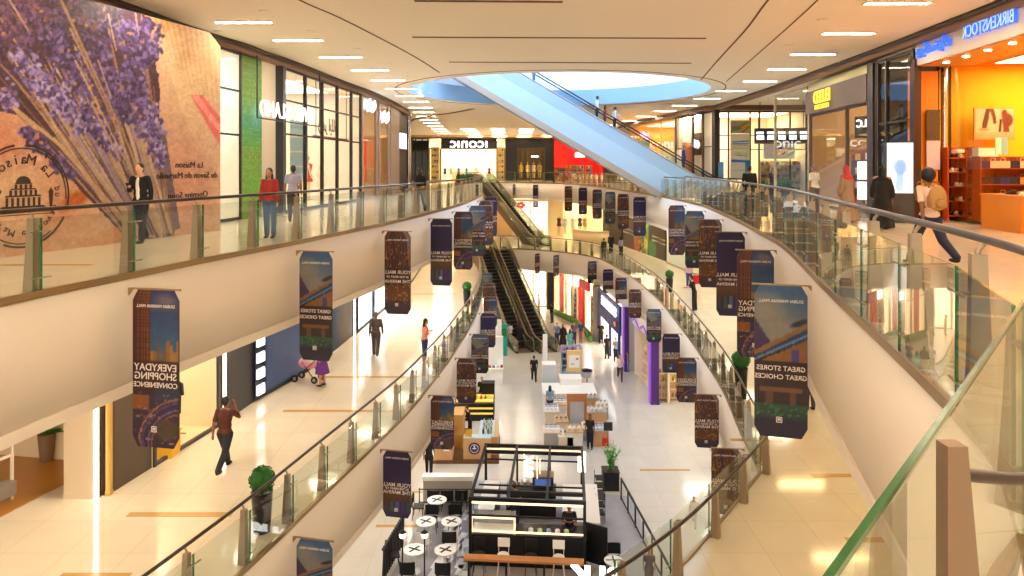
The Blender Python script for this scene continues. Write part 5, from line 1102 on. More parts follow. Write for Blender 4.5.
for y_ in (.45, .55): c.line(0, y_, 1.1, y_+.02, .03, 'D8C8A8'); c.line(2.9, y_, 4, y_+.03, .03, 'D8C8A8')
qq = random.Random(3)
for k in range(120): c.blob(qq.uniform(1.2, 2.4), qq.random(), .04, .05, qq.choice(['E07828', 'B84A20', '3EA04A', 'E8C040', '5A2E1A']), .8)
t = thing('printed_hoarding', 'dark brown hoarding with green and orange fruit print on the right of the middle floor', 'hoarding', (pb0[0], pb0[1], ZM), pa); b = MB(); b.bb(0, pL, .02, .15, .1, 3.15, mat('dark brown board', '33241A', .5)); b.bb(0, pL, .0, .17, 0, .1, mat('pale plinth', 'D8CCB0', .5)); b.build('board', t)
print_mesh('printed_face', 130, 40, lambda u, v: (u*pL, 0*u, .1+v*3.03), lambda u, v: (u*3.99, (1-v)*.999), c, t, PRINT)
wallrun('wall_right_middle', [(11.75, 53.2), (12.6, 45), (13.0, 36), (13.2, 24), (13.2, 8)], ZM, ZB, 'D4DCCC'); skirt('baseboard_right', [(11.72, 53.2), (12.57, 45), (12.97, 36), (13.17, 24), (13.17, 8)], ZM, 'A89878')
# inlaid floor strips
STRIP = mat('tan inlaid stone', 'C49A5E', .15)
k_ = 0
for z, px0, px1, py in ((ZM, 128, 232, 514.5), (ZM, 283, 400, 411), (ZM, 322, 440, 377), (ZM, 400, 456, 294), (ZM, 812, 862, 475.5), (ZM, 846, 893, 540), (ZM, 730, 782, 440), (ZU, 0, 92, 265), (ZG, 376, 420, 526), (ZG, 404, 428, 492), (ZG, 640, 690, 470), (ZM, 60, 130, 576)):
    k_ += 1; D = (EYE-z)/(py-HY); b = MB(); b.bb((px0-512)*D, (px1-512)*D, D*F-.09, D*F+.09, z+.001, z+.006, STRIP); struct(b.build('trim_floor_strip_%d' % k_))
# ---------------------------------------------------------------- ground floor shops
ZH = ZM-FAS+.05
wallrun('wall_left_ground', [(-10, 4), (-9.5, 30), (-8, 60), (-7, 76)], ZG, ZH, 'E0CDB0')
room((-3, 68.5), (3.3, 67.0), 6, ZG, ZH, 'FAF2E4', 8)
front('bright white shop at the far end of the ground floor', (-3, 68.5), (3.3, 67.0), ZG, ZH, (.6, .8), (3.0,), .14, mat('white frame', 'EEE8DE', .4), panes=False)
b = MB(); b.bb(-.35, .35, -.2, .2, 0, 4.1, mat('near black panel', '16161C', .4)); b.bb(-.37, .37, -.22, .22, 0, .12, MATS['near black panel']); o = b.build('square_column', loc=(3.65, 66.0, ZG)); tag(o, 'black column between the white and the red far shops on the ground floor', 'column')
room((4.0, 65.4), (6.55, 55.8), 6, ZG, ZH, 'F4E4C8', 6)
front('far ground floor shop with cream and red bays', (4.0, 65.4), (6.55, 55.8), ZG, ZH, (.18, .32, .5, .62, .78), (3.0,), .2, mat('cream pilaster', 'E8D8B4', .5), panes=False)
RED = mat('vivid red panel', 'E01A10', .5)
for i, (f_, w_) in enumerate(((.25, .9), (.72, .45), (.8, .4))):
    x, y = 4.0+2.55*f_-.12, 65.4-9.6*f_; t = thing('red_pilaster', 'tall red panel in the far ground floor shop, %s from the left' % ('first', 'second', 'third')[i], 'panel', (x, y, ZG), math.atan2(-9.6, 2.55)); b = MB(); b.bb(-w_/2, w_/2, -.12, .0, .35 if i == 0 else .1, 3.95, RED); b.build('panel', t); b = MB(); b.bb(-w_/2-.04, w_/2+.04, -.14, .02, 0, .1, mat('dark plinth', '2A2420', .5)); b.build('plinth', t)
for i, f_ in enumerate((.42, .56, .9)):
    x, y = 4.0+2.55*f_+.5, 65.4-9.6*f_; a_ = math.atan2(-9.6, 2.55); lab = ('first', 'second', 'third')[i]
    t, zs = shelf('product shelf in the far ground floor shop, %s from the left' % lab, x, y, ZG, 1.3, 2.8, 6, a_, 'D8D4CC'); shelf_goods('coloured box on the shelves of the far ground floor shop', 'boxes in the far ground floor shop', x, y, ZG, 1.3, zs, a_, 4, (.2, .2, .26), ['8A8EA0', 'B04A50', 'E0D8D0', '5A6AA0', '4A8A5A'], i, 'box', 'product_box', 'box')
t = thing('shop_sign', 'white lit sign with a red field above the far ground floor shop', 'sign', (6.0, 57.2, ZG+3.75), math.atan2(-9.6, 2.55)); b = MB(); b.bb(-1.0, 1.2, -.2, -.05, -.35, .35, RED); b.build('sign_board', t); b = MB(); b.bb(-2.2, -1.1, -.25, -.1, -.3, .3, glow('FFFFFF', 3)); b.build('lit_logo', t)
b = MB(); b.sweep(smooth_path([(3.9, 63.6), (5.2, 60.2), (5.9, 56.2), (6.0, 53.4)], .5), [(-.12, ZG), (-.12, ZG+.45), (.12, ZG+.45), (.12, ZG)], mat('clipped low hedge', '5E8A3A', .9, noise=(8, .4)), smooth=True); tag(b.build('low_hedge'), 'curved low green hedge on the ground floor before the far shops', 'hedge')
b = MB(); b.cyl((0, 0, 0), (0, 0, 4.2), .32, m=mat('grey stone column', '9A8E7E', .45), n=20); b.cyl((0, 0, 0), (0, 0, .12), .38, m=MATS['grey stone column'], n=20); b.cyl((0, 0, 3.9), (0, 0, 4.2), .36, m=MATS['grey stone column'], n=20); o = b.build('round_column', loc=(6.55, 54.0, ZG)); tag(o, 'grey round column left of the dark blue shop on the ground floor', 'column')
NAVY = mat('navy blue fascia', '1E2E78', .5)
d0, d1 = (6.75, 53.6), (7.25, 46.4); da = math.atan2(d1[1]-d0[1], d1[0]-d0[0]); dl_ = math.dist(d0, d1)
room(d0, d1, 6, ZG, ZH, 'F6F4F4', 8)
t = thing('shop_portal', 'dark blue shop front with white lettering above a white entrance', 'shop front', (d0[0], d0[1], ZG), da)
b = MB(); b.bb(0, dl_, -.15, .0, 2.2, 4.1, NAVY); b.build('fascia', t)
for x in (.15, dl_-.3, dl_*.55): b = MB(); b.bb(x-.15, x+.15, -.15, 0, 0, 2.2, NAVY); b.build('jamb', t)
lettering('SPORT ZONE', .8, glow('FFFFFF', 4), t, (dl_*.55, -.2, 3.5), depth=.06, bold=.03, name='letters')
b = MB(); b.ball((dl_*.86, -.22, 2.75), (.4, .05, .18), mat('orange logo', 'F08A30', .5), 10, 6); b.build('orange_logo', t)
PUR = mat('purple column paint', '4A1E78', .45); PUR2 = mat('lit purple edge', '8A3AD0', .4, em=.25, emc='9A50E8')
for i, (x, y, w_) in enumerate(((7.5, 45.9, .3), (8.05, 39.6, .45))):
    lab = ('tall purple column right of the dark blue shop on the ground floor', 'large purple column at the end of the white and pink shop')[i]
    t = thing('purple_column', lab, 'column', (x, y, ZG)); b = MB(); b.bb(-w_/2, w_/2, -w_/2, w_/2, 0, 4.2, PUR); b.bb(-w_/2-.02, w_/2+.02, -w_/2-.02, w_/2+.02, 0, .1, PUR); b.build('shaft', t); b = MB(); b.bb(-w_/2-.06, -w_/2, -w_/2, w_/2, .1, 4.2, PUR2); b.build('lit_edge', t)
w0, w1 = (7.95, 45.3), (8.3, 40.4); room(w0, w1, 7, ZG, ZH, 'FFF0E4', 9, lampc='FFF0E0', floor=mat('warm pale floor', 'F4DEC0', .2))
room((8.9, 39.7), (14.5, 39.7), 7, ZG, ZH, 'F8E4C0', 7, lampc='FFE8C0', floor=MATS['warm pale floor'])
t = thing('neon_arch', 'purple edged white arch fascia of the pink and white shop', 'sign', (w0[0]-.1, w0[1], ZG+3.2), math.atan2(w1[1]-w0[1], w1[0]-w0[0])); b = MB(); b.bb(0, 4.9, -.06, .02, .1, .9, mat('cream white fascia', 'FBEFE2', .4)); b.build('fascia', t); b = MB(); b.tube([(.3+k*.42, -.1, .35+.18*math.sin(k*1.3)) for k in range(11)], .05, PUR2, 6); b.build('purple_scroll', t)
for i in range(4):
    x, y = 8.6+i*.15, 44.4-i*1.2; t, zs = shelf('white shelf in the pink and white ground floor shop, %s from the far end' % ordn[i].replace('nearest', 'one') if i else 'white shelf in the pink and white ground floor shop, nearest the far end', x, y, ZG, .9, 2.1, 5, math.atan2(-4.9, .35), 'FBE8D0')
    shelf_goods('small pink or white cosmetics box on the shelves of the white ground floor shop', 'cosmetics in the pink and white shop', x, y, ZG, .9, zs, math.atan2(-4.9, .35), 4, (.12, .14, .2), ['F0A8B0', 'FFFFFF', 'D87A88', 'F4D8B0', 'B86A50'], i+5, 'box', 'cosmetics_box', 'cosmetics')
for i, (px, c_) in enumerate(((664, 'C8A04A'), (690, 'A8A8B0'))):
    x = (px-512)*.0576; w_ = 1.5 if i == 0 else 1.3; t, zs = shelf(('gold and white perfume shelf right of the large purple column', 'white shelf behind the middle right banners')[i], x+.3, 40.2, ZG, w_, 1.9, 4, 0, 'F4E0B8'); shelf_goods('small gold perfume bottle on the shelf right of the purple column' if i == 0 else 'grey bottle on the white shelf behind the banners', ('perfume bottles', 'grey bottles')[i]+' on the ground floor shelf', x+.3, 40.2, ZG, w_, zs, 0, 7, (.1, .1, .26), [c_, 'E8C878', '9A7A3A'] if i == 0 else [c_, '70707A'], i+20, 'bottle', 'perfume_bottle', 'bottle')
wallrun('wall_right_ground', [(14.6, 39.6), (14.5, 20), (14.5, 6)], ZG, ZH, 'E8D8BC')
# ---------------------------------------------------------------- escalators
def escalator(label, foot, top_, width, clad, gm, railm, zoff=0, name='escalator', stepc='3A3836', depth=1.0, steps_every=.4, hr=.95, band=None):
    fx_, fy_, fz = foot; tx_, ty_, tz = top_; H = tz-fz; L = math.hypot(tx_-fx_, ty_-fy_); t = thing(name, label, 'escalator', foot, math.atan2(ty_-fy_, tx_-fx_)); E = 1.3
    line = [(-E, 0), (-.35, 0), (.35, .12), (L-.35, H-.12), (L+.35, H), (L+E, H)]
    X90 = Matrix.Rotation(R(90), 4, 'X')
    for s_ in (-1, 1):
        y = s_*(width/2+.08); b = MB(); poly = [(x, z+.12) for x, z in line]+[(x, z-depth*(1 if 0 < x < L else .9)) for x, z in reversed(line)]
        b.prism(poly, y-.07, y+.07, clad, X90); b.build('side_cladding', t)
        b = MB(); poly = [(x, z+.13) for x, z in line]+[(L+E+.1, H+.5), (L+E, H+hr-.06)]+[(x, z+hr-.06) for x, z in reversed(line[1:-1])]+[(-E, hr-.06), (-E-.1, .5)]
        b.prism(poly, y-.012, y+.012, gm, X90); b.build('balustrade', t)
        b = MB(); b.tube([(-E+.1, y*-1*-1, .22), (-E-.12, y, .35), (-E-.2, y, .6), (-E-.1, y, hr-.08)]+[(x, y, z+hr) for x, z in line[0:]]+[(L+E+.1, y, H+hr-.08), (L+E+.2, y, H+.6), (L+E+.1, y, H+.3)], .045, railm, 8); b.build('handrail', t)
    b = MB(); m = mat('escalator step '+stepc, stepc, .4, .5); n = int((L)/steps_every); hs = H/n
    for k in range(n):
        x = L*k/n; b.bb(x, x+L/n+.02, -width/2, width/2, hs*k-.25, hs*(k+1)-.06 if k else .02, m); b.bb(x+.005, x+.03, -width/2, width/2, hs*(k+1)-.06, hs*(k+1)-.045, mat('step edge', '8A8478', .4, .4))
    b.build('steps', t)
    b = MB(); b.prism([(x, z-depth*.95) for x, z in line]+[(x, z-depth) for x, z in reversed(line)], -width/2, width/2, clad, X90); b.build('underside', t)
    if band:
        for s_ in (-1, 1): y = s_*(width/2+.17); b = MB(); b.prism([(x, z-depth+.34) for x, z in line]+[(x, z-depth-.06) for x, z in reversed(line)], y-.04, y+.04, band, X90); b.build('lower_band', t)
    for nm, x0, z in (('comb_plate', -E, 0), ('comb_plate', L-.05, H)): b = MB(); b.bb(x0, x0+E, -width/2, width/2, z-.05, z+.01, STEEL); b.build(nm, t)
    return t
PB = mat('pale blue glass cladding', 'A8C4D8', .3, spec=.5); PG = glass('pale blue balustrade glass', 'E4F0F8', 1.0, body=.45, bodyc='CFE2F0'); RB = mat('grey handrail', '8E9094', .4)
escalator('nearer big escalator with pale blue sides rising left into the round skylight', (11.1, 41.0, ZU), (11.1-9.4/.577, 41.0, 9.4), 1.1, PB, glass('pale blue solid glass', 'E4F0F8', 1.0, body=.8, bodyc='A8C4D8'), RB, depth=1.5, band=mat('taupe lower band', 'A89C90', .4, .2))
escalator('second big escalator carrying people, behind the pale blue one', (12.7, 43.3, ZU), (12.7-8.6/.577, 43.3, 8.6), 1.1, PB, glass('clear escalator glass', 'F2F6F8', .6), mat('black handrail', '2A2624', .4), depth=1.0)
b = MB(); ubar = mat('pale underside rail', 'B8A898', .4)
# slab piece that carries the foot of both escalators
DB = mat('dark brown escalator side', '4A3828', .4, .3); EG = glass('smoky escalator glass', 'DDE6DC', 1.0, body=.12, bodyc='9AB0A0'); BR = mat('tan handrail', '9A6A48', .4)
for i, dx in enumerate((0,)):
    escalator('dark escalator from the upper to the middle floor at the far end', (2.35, 65.1, ZM), (-2.7, 75.4, ZU), 1.05, DB, EG, BR, stepc='3A3430', depth=.8)
for i, dx in enumerate((0, 1.7)):
    escalator('dark stepped escalator from middle floor down to ground, %s of the pair' % ('left', 'right')[i], (.55+dx, 51.6, ZG), (-2.7+dx, 61.9, ZM), 1.05, DB, EG, BR, stepc='2E2A28', depth=.8)
def board(label, x, y, z, w_, d, h, m, rz=0, name='counter', cat='counter'): t = thing(name, label, cat, (x, y, z), rz); b = MB(); b.bb(-w_/2, w_/2, -d/2, d/2, 0, h-.05, m); b.build('base', t); b = MB(); b.box((0, 0, h-.025), (w_+.06, d+.06, .05), m); b.build('top', t); return t
# ---------------------------------------------------------------- planters with clipped balls
LEAF = mat('clipped box leaves', '2E6A2A', .8, noise=(30, .5)); BLK = mat('matt black metal', '121214', .45, .2); BPOT = mat('black planter', '16161A', .35)
def ball_bush(b, c, r, seed, m=LEAF, n=420, s=.03):
    q = random.Random(seed); b.ball(c, r*.93, m, 20, 12)
    for _ in range(n):
        d = Vector((q.gauss(0, 1), q.gauss(0, 1), q.gauss(0, 1))).normalized(); p = Vector(c)+d*r*q.uniform(.9, 1.03); u = d.orthogonal().normalized()*s; w_ = d.cross(u).normalized()*s*.6; k = q.random()*6.28
        a = u*math.cos(k)+w_*math.sin(k)*1.6; e = d*s*.7; b.add([p-a, p+e, p+a, p-e*.3], [(0, 1, 2, 3)], m)
def topiary(label, x, y, z, r=.34, pot=(.5, .62), seed=0, ph=.72):
    t = thing('topiary_planter', label, 'planter', (x, y, z)); b = MB(); w_ = pot[0]/2; h = ph
    b.lathe([(w_*.78, 0), (w_, h*.98), (w_*1.04, h), (w_*.9, h), (w_*.88, h-.05)], (0, 0, 0), BPOT, 24); b.build('pot', t)
    b = MB(); b.cyl((0, 0, h-.06), (0, 0, h+.1+r*.3), .03, m=mat('bush stem', '5A4630', .8)); b.build('stem', t); b = MB(); ball_bush(b, (0, 0, h+r*.95), r, seed); b.build('foliage', t)
for i, (px, py, z, r, lab) in enumerate(((262, 531, ZM, .25, 'clipped green ball in a black pot by the left middle railing, nearest the camera'), (467, 306, ZM, .24, 'clipped green ball in a black pot far along the left middle railing'),
        (741, 398, ZM, .28, 'clipped green ball in a tall black pot behind the right middle railing'), (669.5, 292, ZM, .24, 'small clipped green ball in a pot near the man leaning on the railing'))):
    x, y = spot_at(px, py, z); topiary(lab, x, y, z, r, (.42, .6), i, .95 if i == 2 else .8)
for lab, px, py, z, w_ in (('low green hedge box near the end of the left upper railing', 467, 184, ZU, 2.2), ('low dark green hedge box behind the right upper railing', 779, 196, ZU, 1.6)):
    x, y = spot_at(px, py, z); t = thing('hedge_planter', lab, 'planter', (x, y, z)); b = MB(); b.prism([(-w_/2, -.25), (w_/2, -.25), (w_/2*.97, .25), (-w_/2*.97, .25)], 0, .55, BPOT); b.build('box', t); b = MB()
    for k in range(5): ball_bush(b, (-w_/2+.3+k*(w_-.6)/4, 0, .72), .3, k, n=120)
    b.build('foliage', t)
# ---------------------------------------------------------------- stroller
x, y = spot_at(308, 381, ZM); t = thing('stroller', 'pink and white stroller pushed by the woman in purple', 'stroller', (x, y, ZM), R(75)); b = MB()
b.ball((0, 0, .62), (.24, .36, .2), cloth('F0A8B8')); b.ball((0, -.16, .82), (.25, .24, .2), cloth('F8F0F0')); b.build('seat', t); b = MB(); fr_ = mat('black stroller frame', '18181C', .4)
for s in (-1, 1): b.tube([(s*.22, -.62, 1.0), (s*.22, -.2, .6), (s*.22, .35, .15)], .014, fr_, 6); b.tube([(s*.22, .1, .7), (s*.22, -.35, .15)], .014, fr_, 6)
b.tube([(-.22, -.62, 1.0), (.22, -.62, 1.0)], .018, fr_, 6); b.build('frame', t)
for sx in (-1, 1):
    for sy in (-.37, .37): b = MB(); b.cyl((sx*.22-.02, sy, .12), (sx*.22+.02, sy, .12), .12, m=fr_, n=14); b.cyl((sx*.22-.025, sy, .12), (sx*.22+.025, sy, .12), .06, m=cloth('B8A8B0'), n=12); b.build('wheel', t)
# ---------------------------------------------------------------- black steel cafe kiosk, ground floor
KX, KY, KR = .68, 25.5, R(-4.5)
def kl(x, y, z=0):   # kiosk frame -> world
    return (KX+x*math.cos(KR)-y*math.sin(KR), KY+x*math.sin(KR)+y*math.cos(KR), ZG+z)
WARML = glow('FFCF98', 3); WH = mat('gloss white laminate', 'F2F0EC', .25); WOODB = mat('varnished wood bar', 'C08048', .3, noise=(3, .2))
W_, D_, H_ = 3.8, 4.5, 2.3
t = thing('coffee_kiosk', 'black steel framed coffee kiosk with lit beams in the centre of the ground floor', 'kiosk', kl(0, 0), KR)
b = MB()
xs, ys = (-W_/2, W_/2), (-D_/2, D_/2)
for x in xs:
    for y in ys: b.box((x, y, H_/2), (.1, .1, H_), BLK)
for x in (-.65, .65): b.box((x, D_/2, H_/2), (.07, .07, H_), BLK)
b.build('posts', t)
for y in (-D_/2, -D_/2+.55, D_/2-.6, D_/2): b = MB(); b.box((0, y, H_), (W_+.1, .1, .12), BLK); b.build('top_beam', t)
for x in (-W_/2, -.65, .65, W_/2): b = MB(); b.box((x, 0, H_), (.09, D_, .11), BLK); b.build('side_beam', t)
for y in (-D_/2+.08, D_/2-.0): b = MB(); b.box((0, y-.09, H_-.12), (W_-.1, .05, .05), WARML); b.build('led_bar', t)
for y in (-D_/2, 0, D_/2): b = MB(); b.box((0, y, H_-.55), (W_, .05, .05), BLK); b.build('rail', t)
lettering('BLK', .5, glow('FFF0DC', 2), t, (-.15, .9, H_-.2), depth=.05, bold=.01, name='hanging_letters').rotation_euler = (0, R(90), 0)
b = MB(); b.box((.2, .9, H_-.25), (.03, .06, .8), WARML); b.box((.3, .9, H_-.2), (.03, .06, .55), WARML); b.build('lit_bars', t)
b = MB(); b.box((W_/2, D_/2-.1, H_-.5), (.3, .12, .75), glow('FFF2E0', 4)); b.build('light_box', t); lettering('BLK', .2, BLK, t, (W_/2, D_/2-.18, H_-.5), depth=.01, name='light_box_letters').rotation_euler = (0, R(90), 0)
yc = -D_/2+.1
b = MB(); b.bb(-W_/2, W_/2, yc, yc+.7, 0, 1.06, BLK); b.bb(-W_/2-.02, W_/2+.1, yc-.06, yc+.75, 1.06, 1.1, mat('dark counter top', '2A2A30', .2)); b.build('front_counter', t)
b = MB(); b.bb(-W_/2, -W_/2+.6, yc+.8, D_/2-.3, 0, 1.0, BLK); b.bb(-W_/2, -W_/2+.6, yc+.8, D_/2-.3, 1.0, 1.04, WH); b.build('side_counter', t)
b = MB(); b.bb(W_/2-.75, W_/2, yc+1.2, D_/2-.3, 0, .95, mat('patterned white counter', 'D8CEC4', .5, noise=(6, .3))); b.bb(W_/2-.75, W_/2, yc+1.2, D_/2-.3, .95, 1.0, WH); b.build('side_counter', t)
b = MB(); b.bb(-W_/2+.9, W_/2-1.0, D_/2-1.0, D_/2-.4, 0, 1.05, mat('dark back bar', '1E1E26', .3)); b.build('back_bar', t)
b = MB(); b.box((W_/2+.32, .35, 1.05), (.5, 3.0, .05), WH); b.box((W_/2+.32, -1.1, .52), (.4, .05, 1.0), WH); b.box((W_/2+.32, 1.8, .52), (.4, .05, 1.0), WH); b.build('white_side_shelf', t)
b = MB(); b.prism([(0, 0), (.7, -.35), (.72, -.3), (.02, .05)], .1, 1.4, BLK); o = b.build('folding_screen', t); o.location = (W_/2+.05, -D_/2+.5, 0)
b = MB(); b.bb(-W_/2, W_/2, yc-.02, yc+.01, 1.15, 1.2, WARML); b.build('led_bar', t)
# glass pastry case
pc = thing('pastry_case', 'glass pastry case with bright lit edges at the left end of the black counter', 'display case', kl(-W_/2+.75, yc+.35, 1.1), KR)
b = MB(); b.box((0, 0, .02), (1.45, .6, .04), WH); b.box((0, .28, .25), (1.45, .03, .45), mat('blue grey glass', '8A9AB4', .2)); b.build('base', pc)
for x in (-.72, .72): b = MB(); b.box((x, -.3, .25), (.04, .04, .5), WARML); b.build('lit_edge', pc)
b = MB(); b.box((0, -.3, .5), (1.48, .04, .04), WARML); b.build('lit_edge', pc); b = MB(); b.box((0, -.3, .25), (1.4, .012, .46), SGL); b.box((0, 0, .5), (1.42, .6, .012), SGL); b.build('glass', pc)
goods('grey paper cup on the back bar of the black coffee kiosk', 'cups on the kiosk back bar', 'cup', 'paper_cup', [kl(-.9+k*.24, D_/2-.7, 1.05)+(0,) for k in range(6)], (.12, .12, .28), ['C8C4C0'], 1, 'bottle')
goods('small plate of food on the black front counter', 'plates on the front counter', 'plate', 'food_plate', [kl(.1+k*.3, yc+.3, 1.1)+(0,) for k in range(5)], (.22, .22, .1), ['E8E8EC', 'C8D8A0', '8AB0D0'], 2, 'shoe')
person('barista in a black t-shirt with folded arms behind the right end of the black counter', kl(W_/2-.5, yc+1.0), 178, 1.74, 'brown', '14161A', '14161A', arms={'l': 'phone', 'r': 'phone'}, vox=.02)
person('woman in dark clothes behind the left of the coffee kiosk', kl(-W_/2+1.2, D_/2-1.6), 160, 1.66, 'tan', '4A3E48', '2A2A2E', hair='long', female=True, vox=.03)
person('barista in a navy shirt at the coffee machine inside the kiosk', kl(-.6, .3), 20, 1.72, 'tan', '22284A', '22284A', vox=.03)
cm = thing('coffee_machine', 'dark coffee machine with blue lit panel inside the black kiosk', 'machine', kl(.4, D_/2-.7, 1.05), KR); b = MB(); b.bb(-.4, .4, -.25, .25, 0, .45, mat('dark machine', '2A2C34', .3)); b.bb(-.42, .42, -.27, .27, .45, .5, STEEL); b.build('body', cm); b = MB(); b.bb(-.3, .3, -.28, -.25, .15, .4, mat('blue panel', '4A6AB8', .4, em=.3)); b.build('panel', cm)
for k in (-.2, .2): b = MB(); b.cyl((k, -.32, .12), (k, -.32, .2), .03, m=STEEL); b.build('spout', cm)
# wooden bar in front with stools
wb = thing('wooden_bar', 'long varnished wooden bar in front of the black counter', 'bar table', kl(0, yc-1.15), KR)
b = MB(); b.box((-.05, 0, .92), (W_+.0, .3, .07), WOODB); b.build('bar_top', wb)
for x in (-1.8, -.6, .6, 1.75): b = MB(); b.box((x, 0, .45), (.06, .25, .9), BLK); b.build('leg', wb)
b = MB(); b.box((-.05, .1, .86), (W_, .03, .04), WARML); b.build('led_bar', wb)
def bar_chair(label, x, y, rz, c, group):
    t = thing('bar_stool', label, 'bar stool', kl(x, y), KR+rz, group); m = WH if c == 'w' else BLK
    b = MB(); b.lathe([(.19, 0), (.2, .04), (.17, .06)], (0, 0, .72), m, 16); b.build('seat', t); b = MB(); b.prism([(-.2, -.02), (.2, -.02), (.19, .02), (-.19, .02)], .92, 1.2, m, Matrix.Translation((0, -.19, 0))); b.build('backrest', t)
    for sx in (-1, 1):
        for sy in (-1, 1): b = MB(); b.cyl((sx*.13, sy*.13, .72), (sx*.2, sy*.2, 0), .013, m=m, n=6); b.build('leg', t)
        b = MB(); b.cyl((sx*.16, -.17, .72), (sx*.17, -.19, .95), .012, m=m, n=6); b.build('back_post', t)
for i, (x, c) in enumerate(((-1.55, 'b'), (-.75, 'w'), (.15, 'b'), (1.05, 'w'))): bar_chair('%s bar stool at the wooden bar, %s from the left' % ({'b': 'black', 'w': 'white'}[c], ('first', 'second', 'third', 'fourth')[i]), x, yc-.62, R(180), c, 'stools at the wooden bar')
# big letters on the front fence
fe = thing('kiosk_fence', 'low black front fence of the cafe with big white letters', 'fence', kl(-2.1, -5.3), KR)
b = MB(); b.bb(-2.2, 4.4, -.04, .04, .98, 1.04, BLK); b.build('top_rail', fe)
for x in np.arange(-2.2, 4.5, 1.1): b = MB(); b.bb(x-.03, x+.03, -.03, .03, 0, 1.0, BLK); b.build('post', fe)
b = MB(); b.bb(-2.2, 4.4, -.015, .015, .1, .97, BLK); b.build('panel', fe)
x_, y_ = 2.52, 20.7; ls = thing('letter_sign', 'big glowing white letters standing on a black frame at the bottom of the picture', 'sign', (x_, y_, ZG), KR); b = MB(); b.bb(-.9, .9, -.05, .05, .9, 1.0, BLK); b.build('crossbar', ls)
for s in (-.8, .8): b = MB(); b.bb(s-.04, s+.04, -.04, .04, 0, .9, BLK); b.build('post', ls)
lettering('BLK', .85, glow('FFFFFF', 4), ls, (0, 0, 1.2), depth=.1, bold=.035, name='letters', sx=1.05)
# floor mat
matm = mat('grey cafe carpet', 'A4A2A6', .9, noise=(3, .12)); b = MB(); b.prism([kl(-4.6, -5.4)[:2], kl(4.5, -5.4)[:2], kl(4.0, 3.2)[:2], kl(-3.9, 4.4)[:2]], ZG+.002, ZG+.012, matm); tag(b.build('cafe_carpet'), 'grey carpet under the black coffee kiosk and its tables', 'carpet')
b = MB(); q = random.Random(8); wp = mat('white painted pattern', 'F2F4FA', .8)
for k in range(16):
    t_ = k/15; x0 = -2.75+.35*math.sin(k*.9)+.2*t_; y0 = -4.6+6.2*t_; o_ = kl(x0, y0); b.box((o_[0], o_[1], ZG+.014), (.26+.2*(k % 3 == 0), .75, .004), wp, R(-12)+KR)
for k in range(11):
    t_ = k/10; o_ = kl(-2.15+.12*math.sin(k*1.7), -4.6+3.6*t_); b.box((o_[0], o_[1], ZG+.0145), (.18+.16*(k % 2), .6, .004), wp, R(-8)+KR)
o = b.build('brush_pattern'); o.parent = bpy.data.objects['cafe_carpet']
# cafe tables and chairs
def cafe_table(label, px, py):
    x, y = spot_at(px, py, ZG+.75); t = thing('cafe_table', label, 'table', (x, y, ZG), R(12), 'round white cafe tables with a black cross'); b = MB(); b.lathe([(.37, 0), (.375, .025), (.36, .03)], (0, 0, .72), WH, 28); b.build('tabletop', t)
    b = MB(); b.box((0, 0, .753), (.46, .075, .005), BLK, R(40)); b.box((0, 0, .7535), (.46, .075, .005), BLK, R(-40)); b.build('cross_mark', t)
    for k in range(8): a = k*math.pi/4; b = MB(); b.box((.34*math.cos(a), .34*math.sin(a), .752), (.03, .012, .004), BLK, a); b.build('rim_mark', t)
    b = MB(); b.cyl((0, 0, .02), (0, 0, .72), .03, m=WH); b.lathe([(.22, 0), (.22, .02), (.05, .04)], (0, 0, 0), WH, 20); b.build('pedestal', t); return x, y
def cafe_chair(label, x, y, rz, m=None, group='cafe chairs'):
    m = m or BLK; t = thing('cafe_chair', label, 'chair', (x, y, ZG), rz, group); b = MB(); b.prism([(-.22, -.2), (.22, -.2), (.2, .22), (-.2, .22)], .43, .47, m); b.build('seat', t)
    b = MB(); pts = [(-.24*math.cos(a), -.2-.05*math.sin(a)) for a in np.linspace(0, math.pi, 9)]; b.sweep(pts, [(-.015, .5), (-.015, .86), (.015, .86), (.015, .5)], m); b.build('backrest', t)
    for sx in (-1, 1):
        for sy in (-1, 1): b = MB(); b.cyl((sx*.18, sy*.17, .43), (sx*.22, sy*.21, 0), .014, m=m, n=6); b.build('leg', t)
tb = [(437, 499.5), (426, 521), (451.5, 521), (414.5, 549), (445.5, 549.5)]
names = ['farthest cross topped table', 'second row cross topped table at left', 'second row cross topped table at right', 'front cross topped table at left', 'front cross topped table at right']
for i, (px, py) in enumerate(tb):
    x, y = cafe_table('round white cafe table with a black cross, %s' % names[i].replace(' cross topped table', ''), px, py)
    for j, (dx, dy, rz) in enumerate([[(-.72, .1, 90), (.72, .1, -90)], [(.1, .75, 180), (0, -.75, 0)], [(.05, .75, 180), (0, -.72, 0)], [(-.1, -.75, 0), (-.75, .2, 75)], [(0, -.75, 0), (.1, .72, 180)]][i]):
        wch = (i == 1 and j == 1) or (i == 4 and j == 1); cafe_chair('%s cafe chair on the %s side of the %s' % ('white' if wch else 'black', {90: 'left', -90: 'right', 180: 'far', 0: 'near', 75: 'left'}[rz], names[i]), x+dx, y+dy, R(-rz if abs(rz) == 90 or rz == 75 else rz), WH if wch else BLK)
for i, px in enumerate((436, 449, 463)):
    x, y = spot_at(px, 501, ZG); cafe_chair('black chair in the back row by the white planter top, %s from the left' % ('first', 'second', 'third')[i], x, y-.7, R(0))
x, y = spot_at(450, 492, ZG); t = thing('planter_barrier', 'black railed barrier with a long white top behind the cafe chairs', 'barrier', (x, y-.85, ZG)); b = MB(); b.box((0, 0, 1.0), (2.0, .38, .16), WH); b.build('white_top', t); b = MB(); b.box((0, 0, .46), (1.95, .32, .9), mat('beige grey box', 'A8A098', .6)); b.build('box', t)
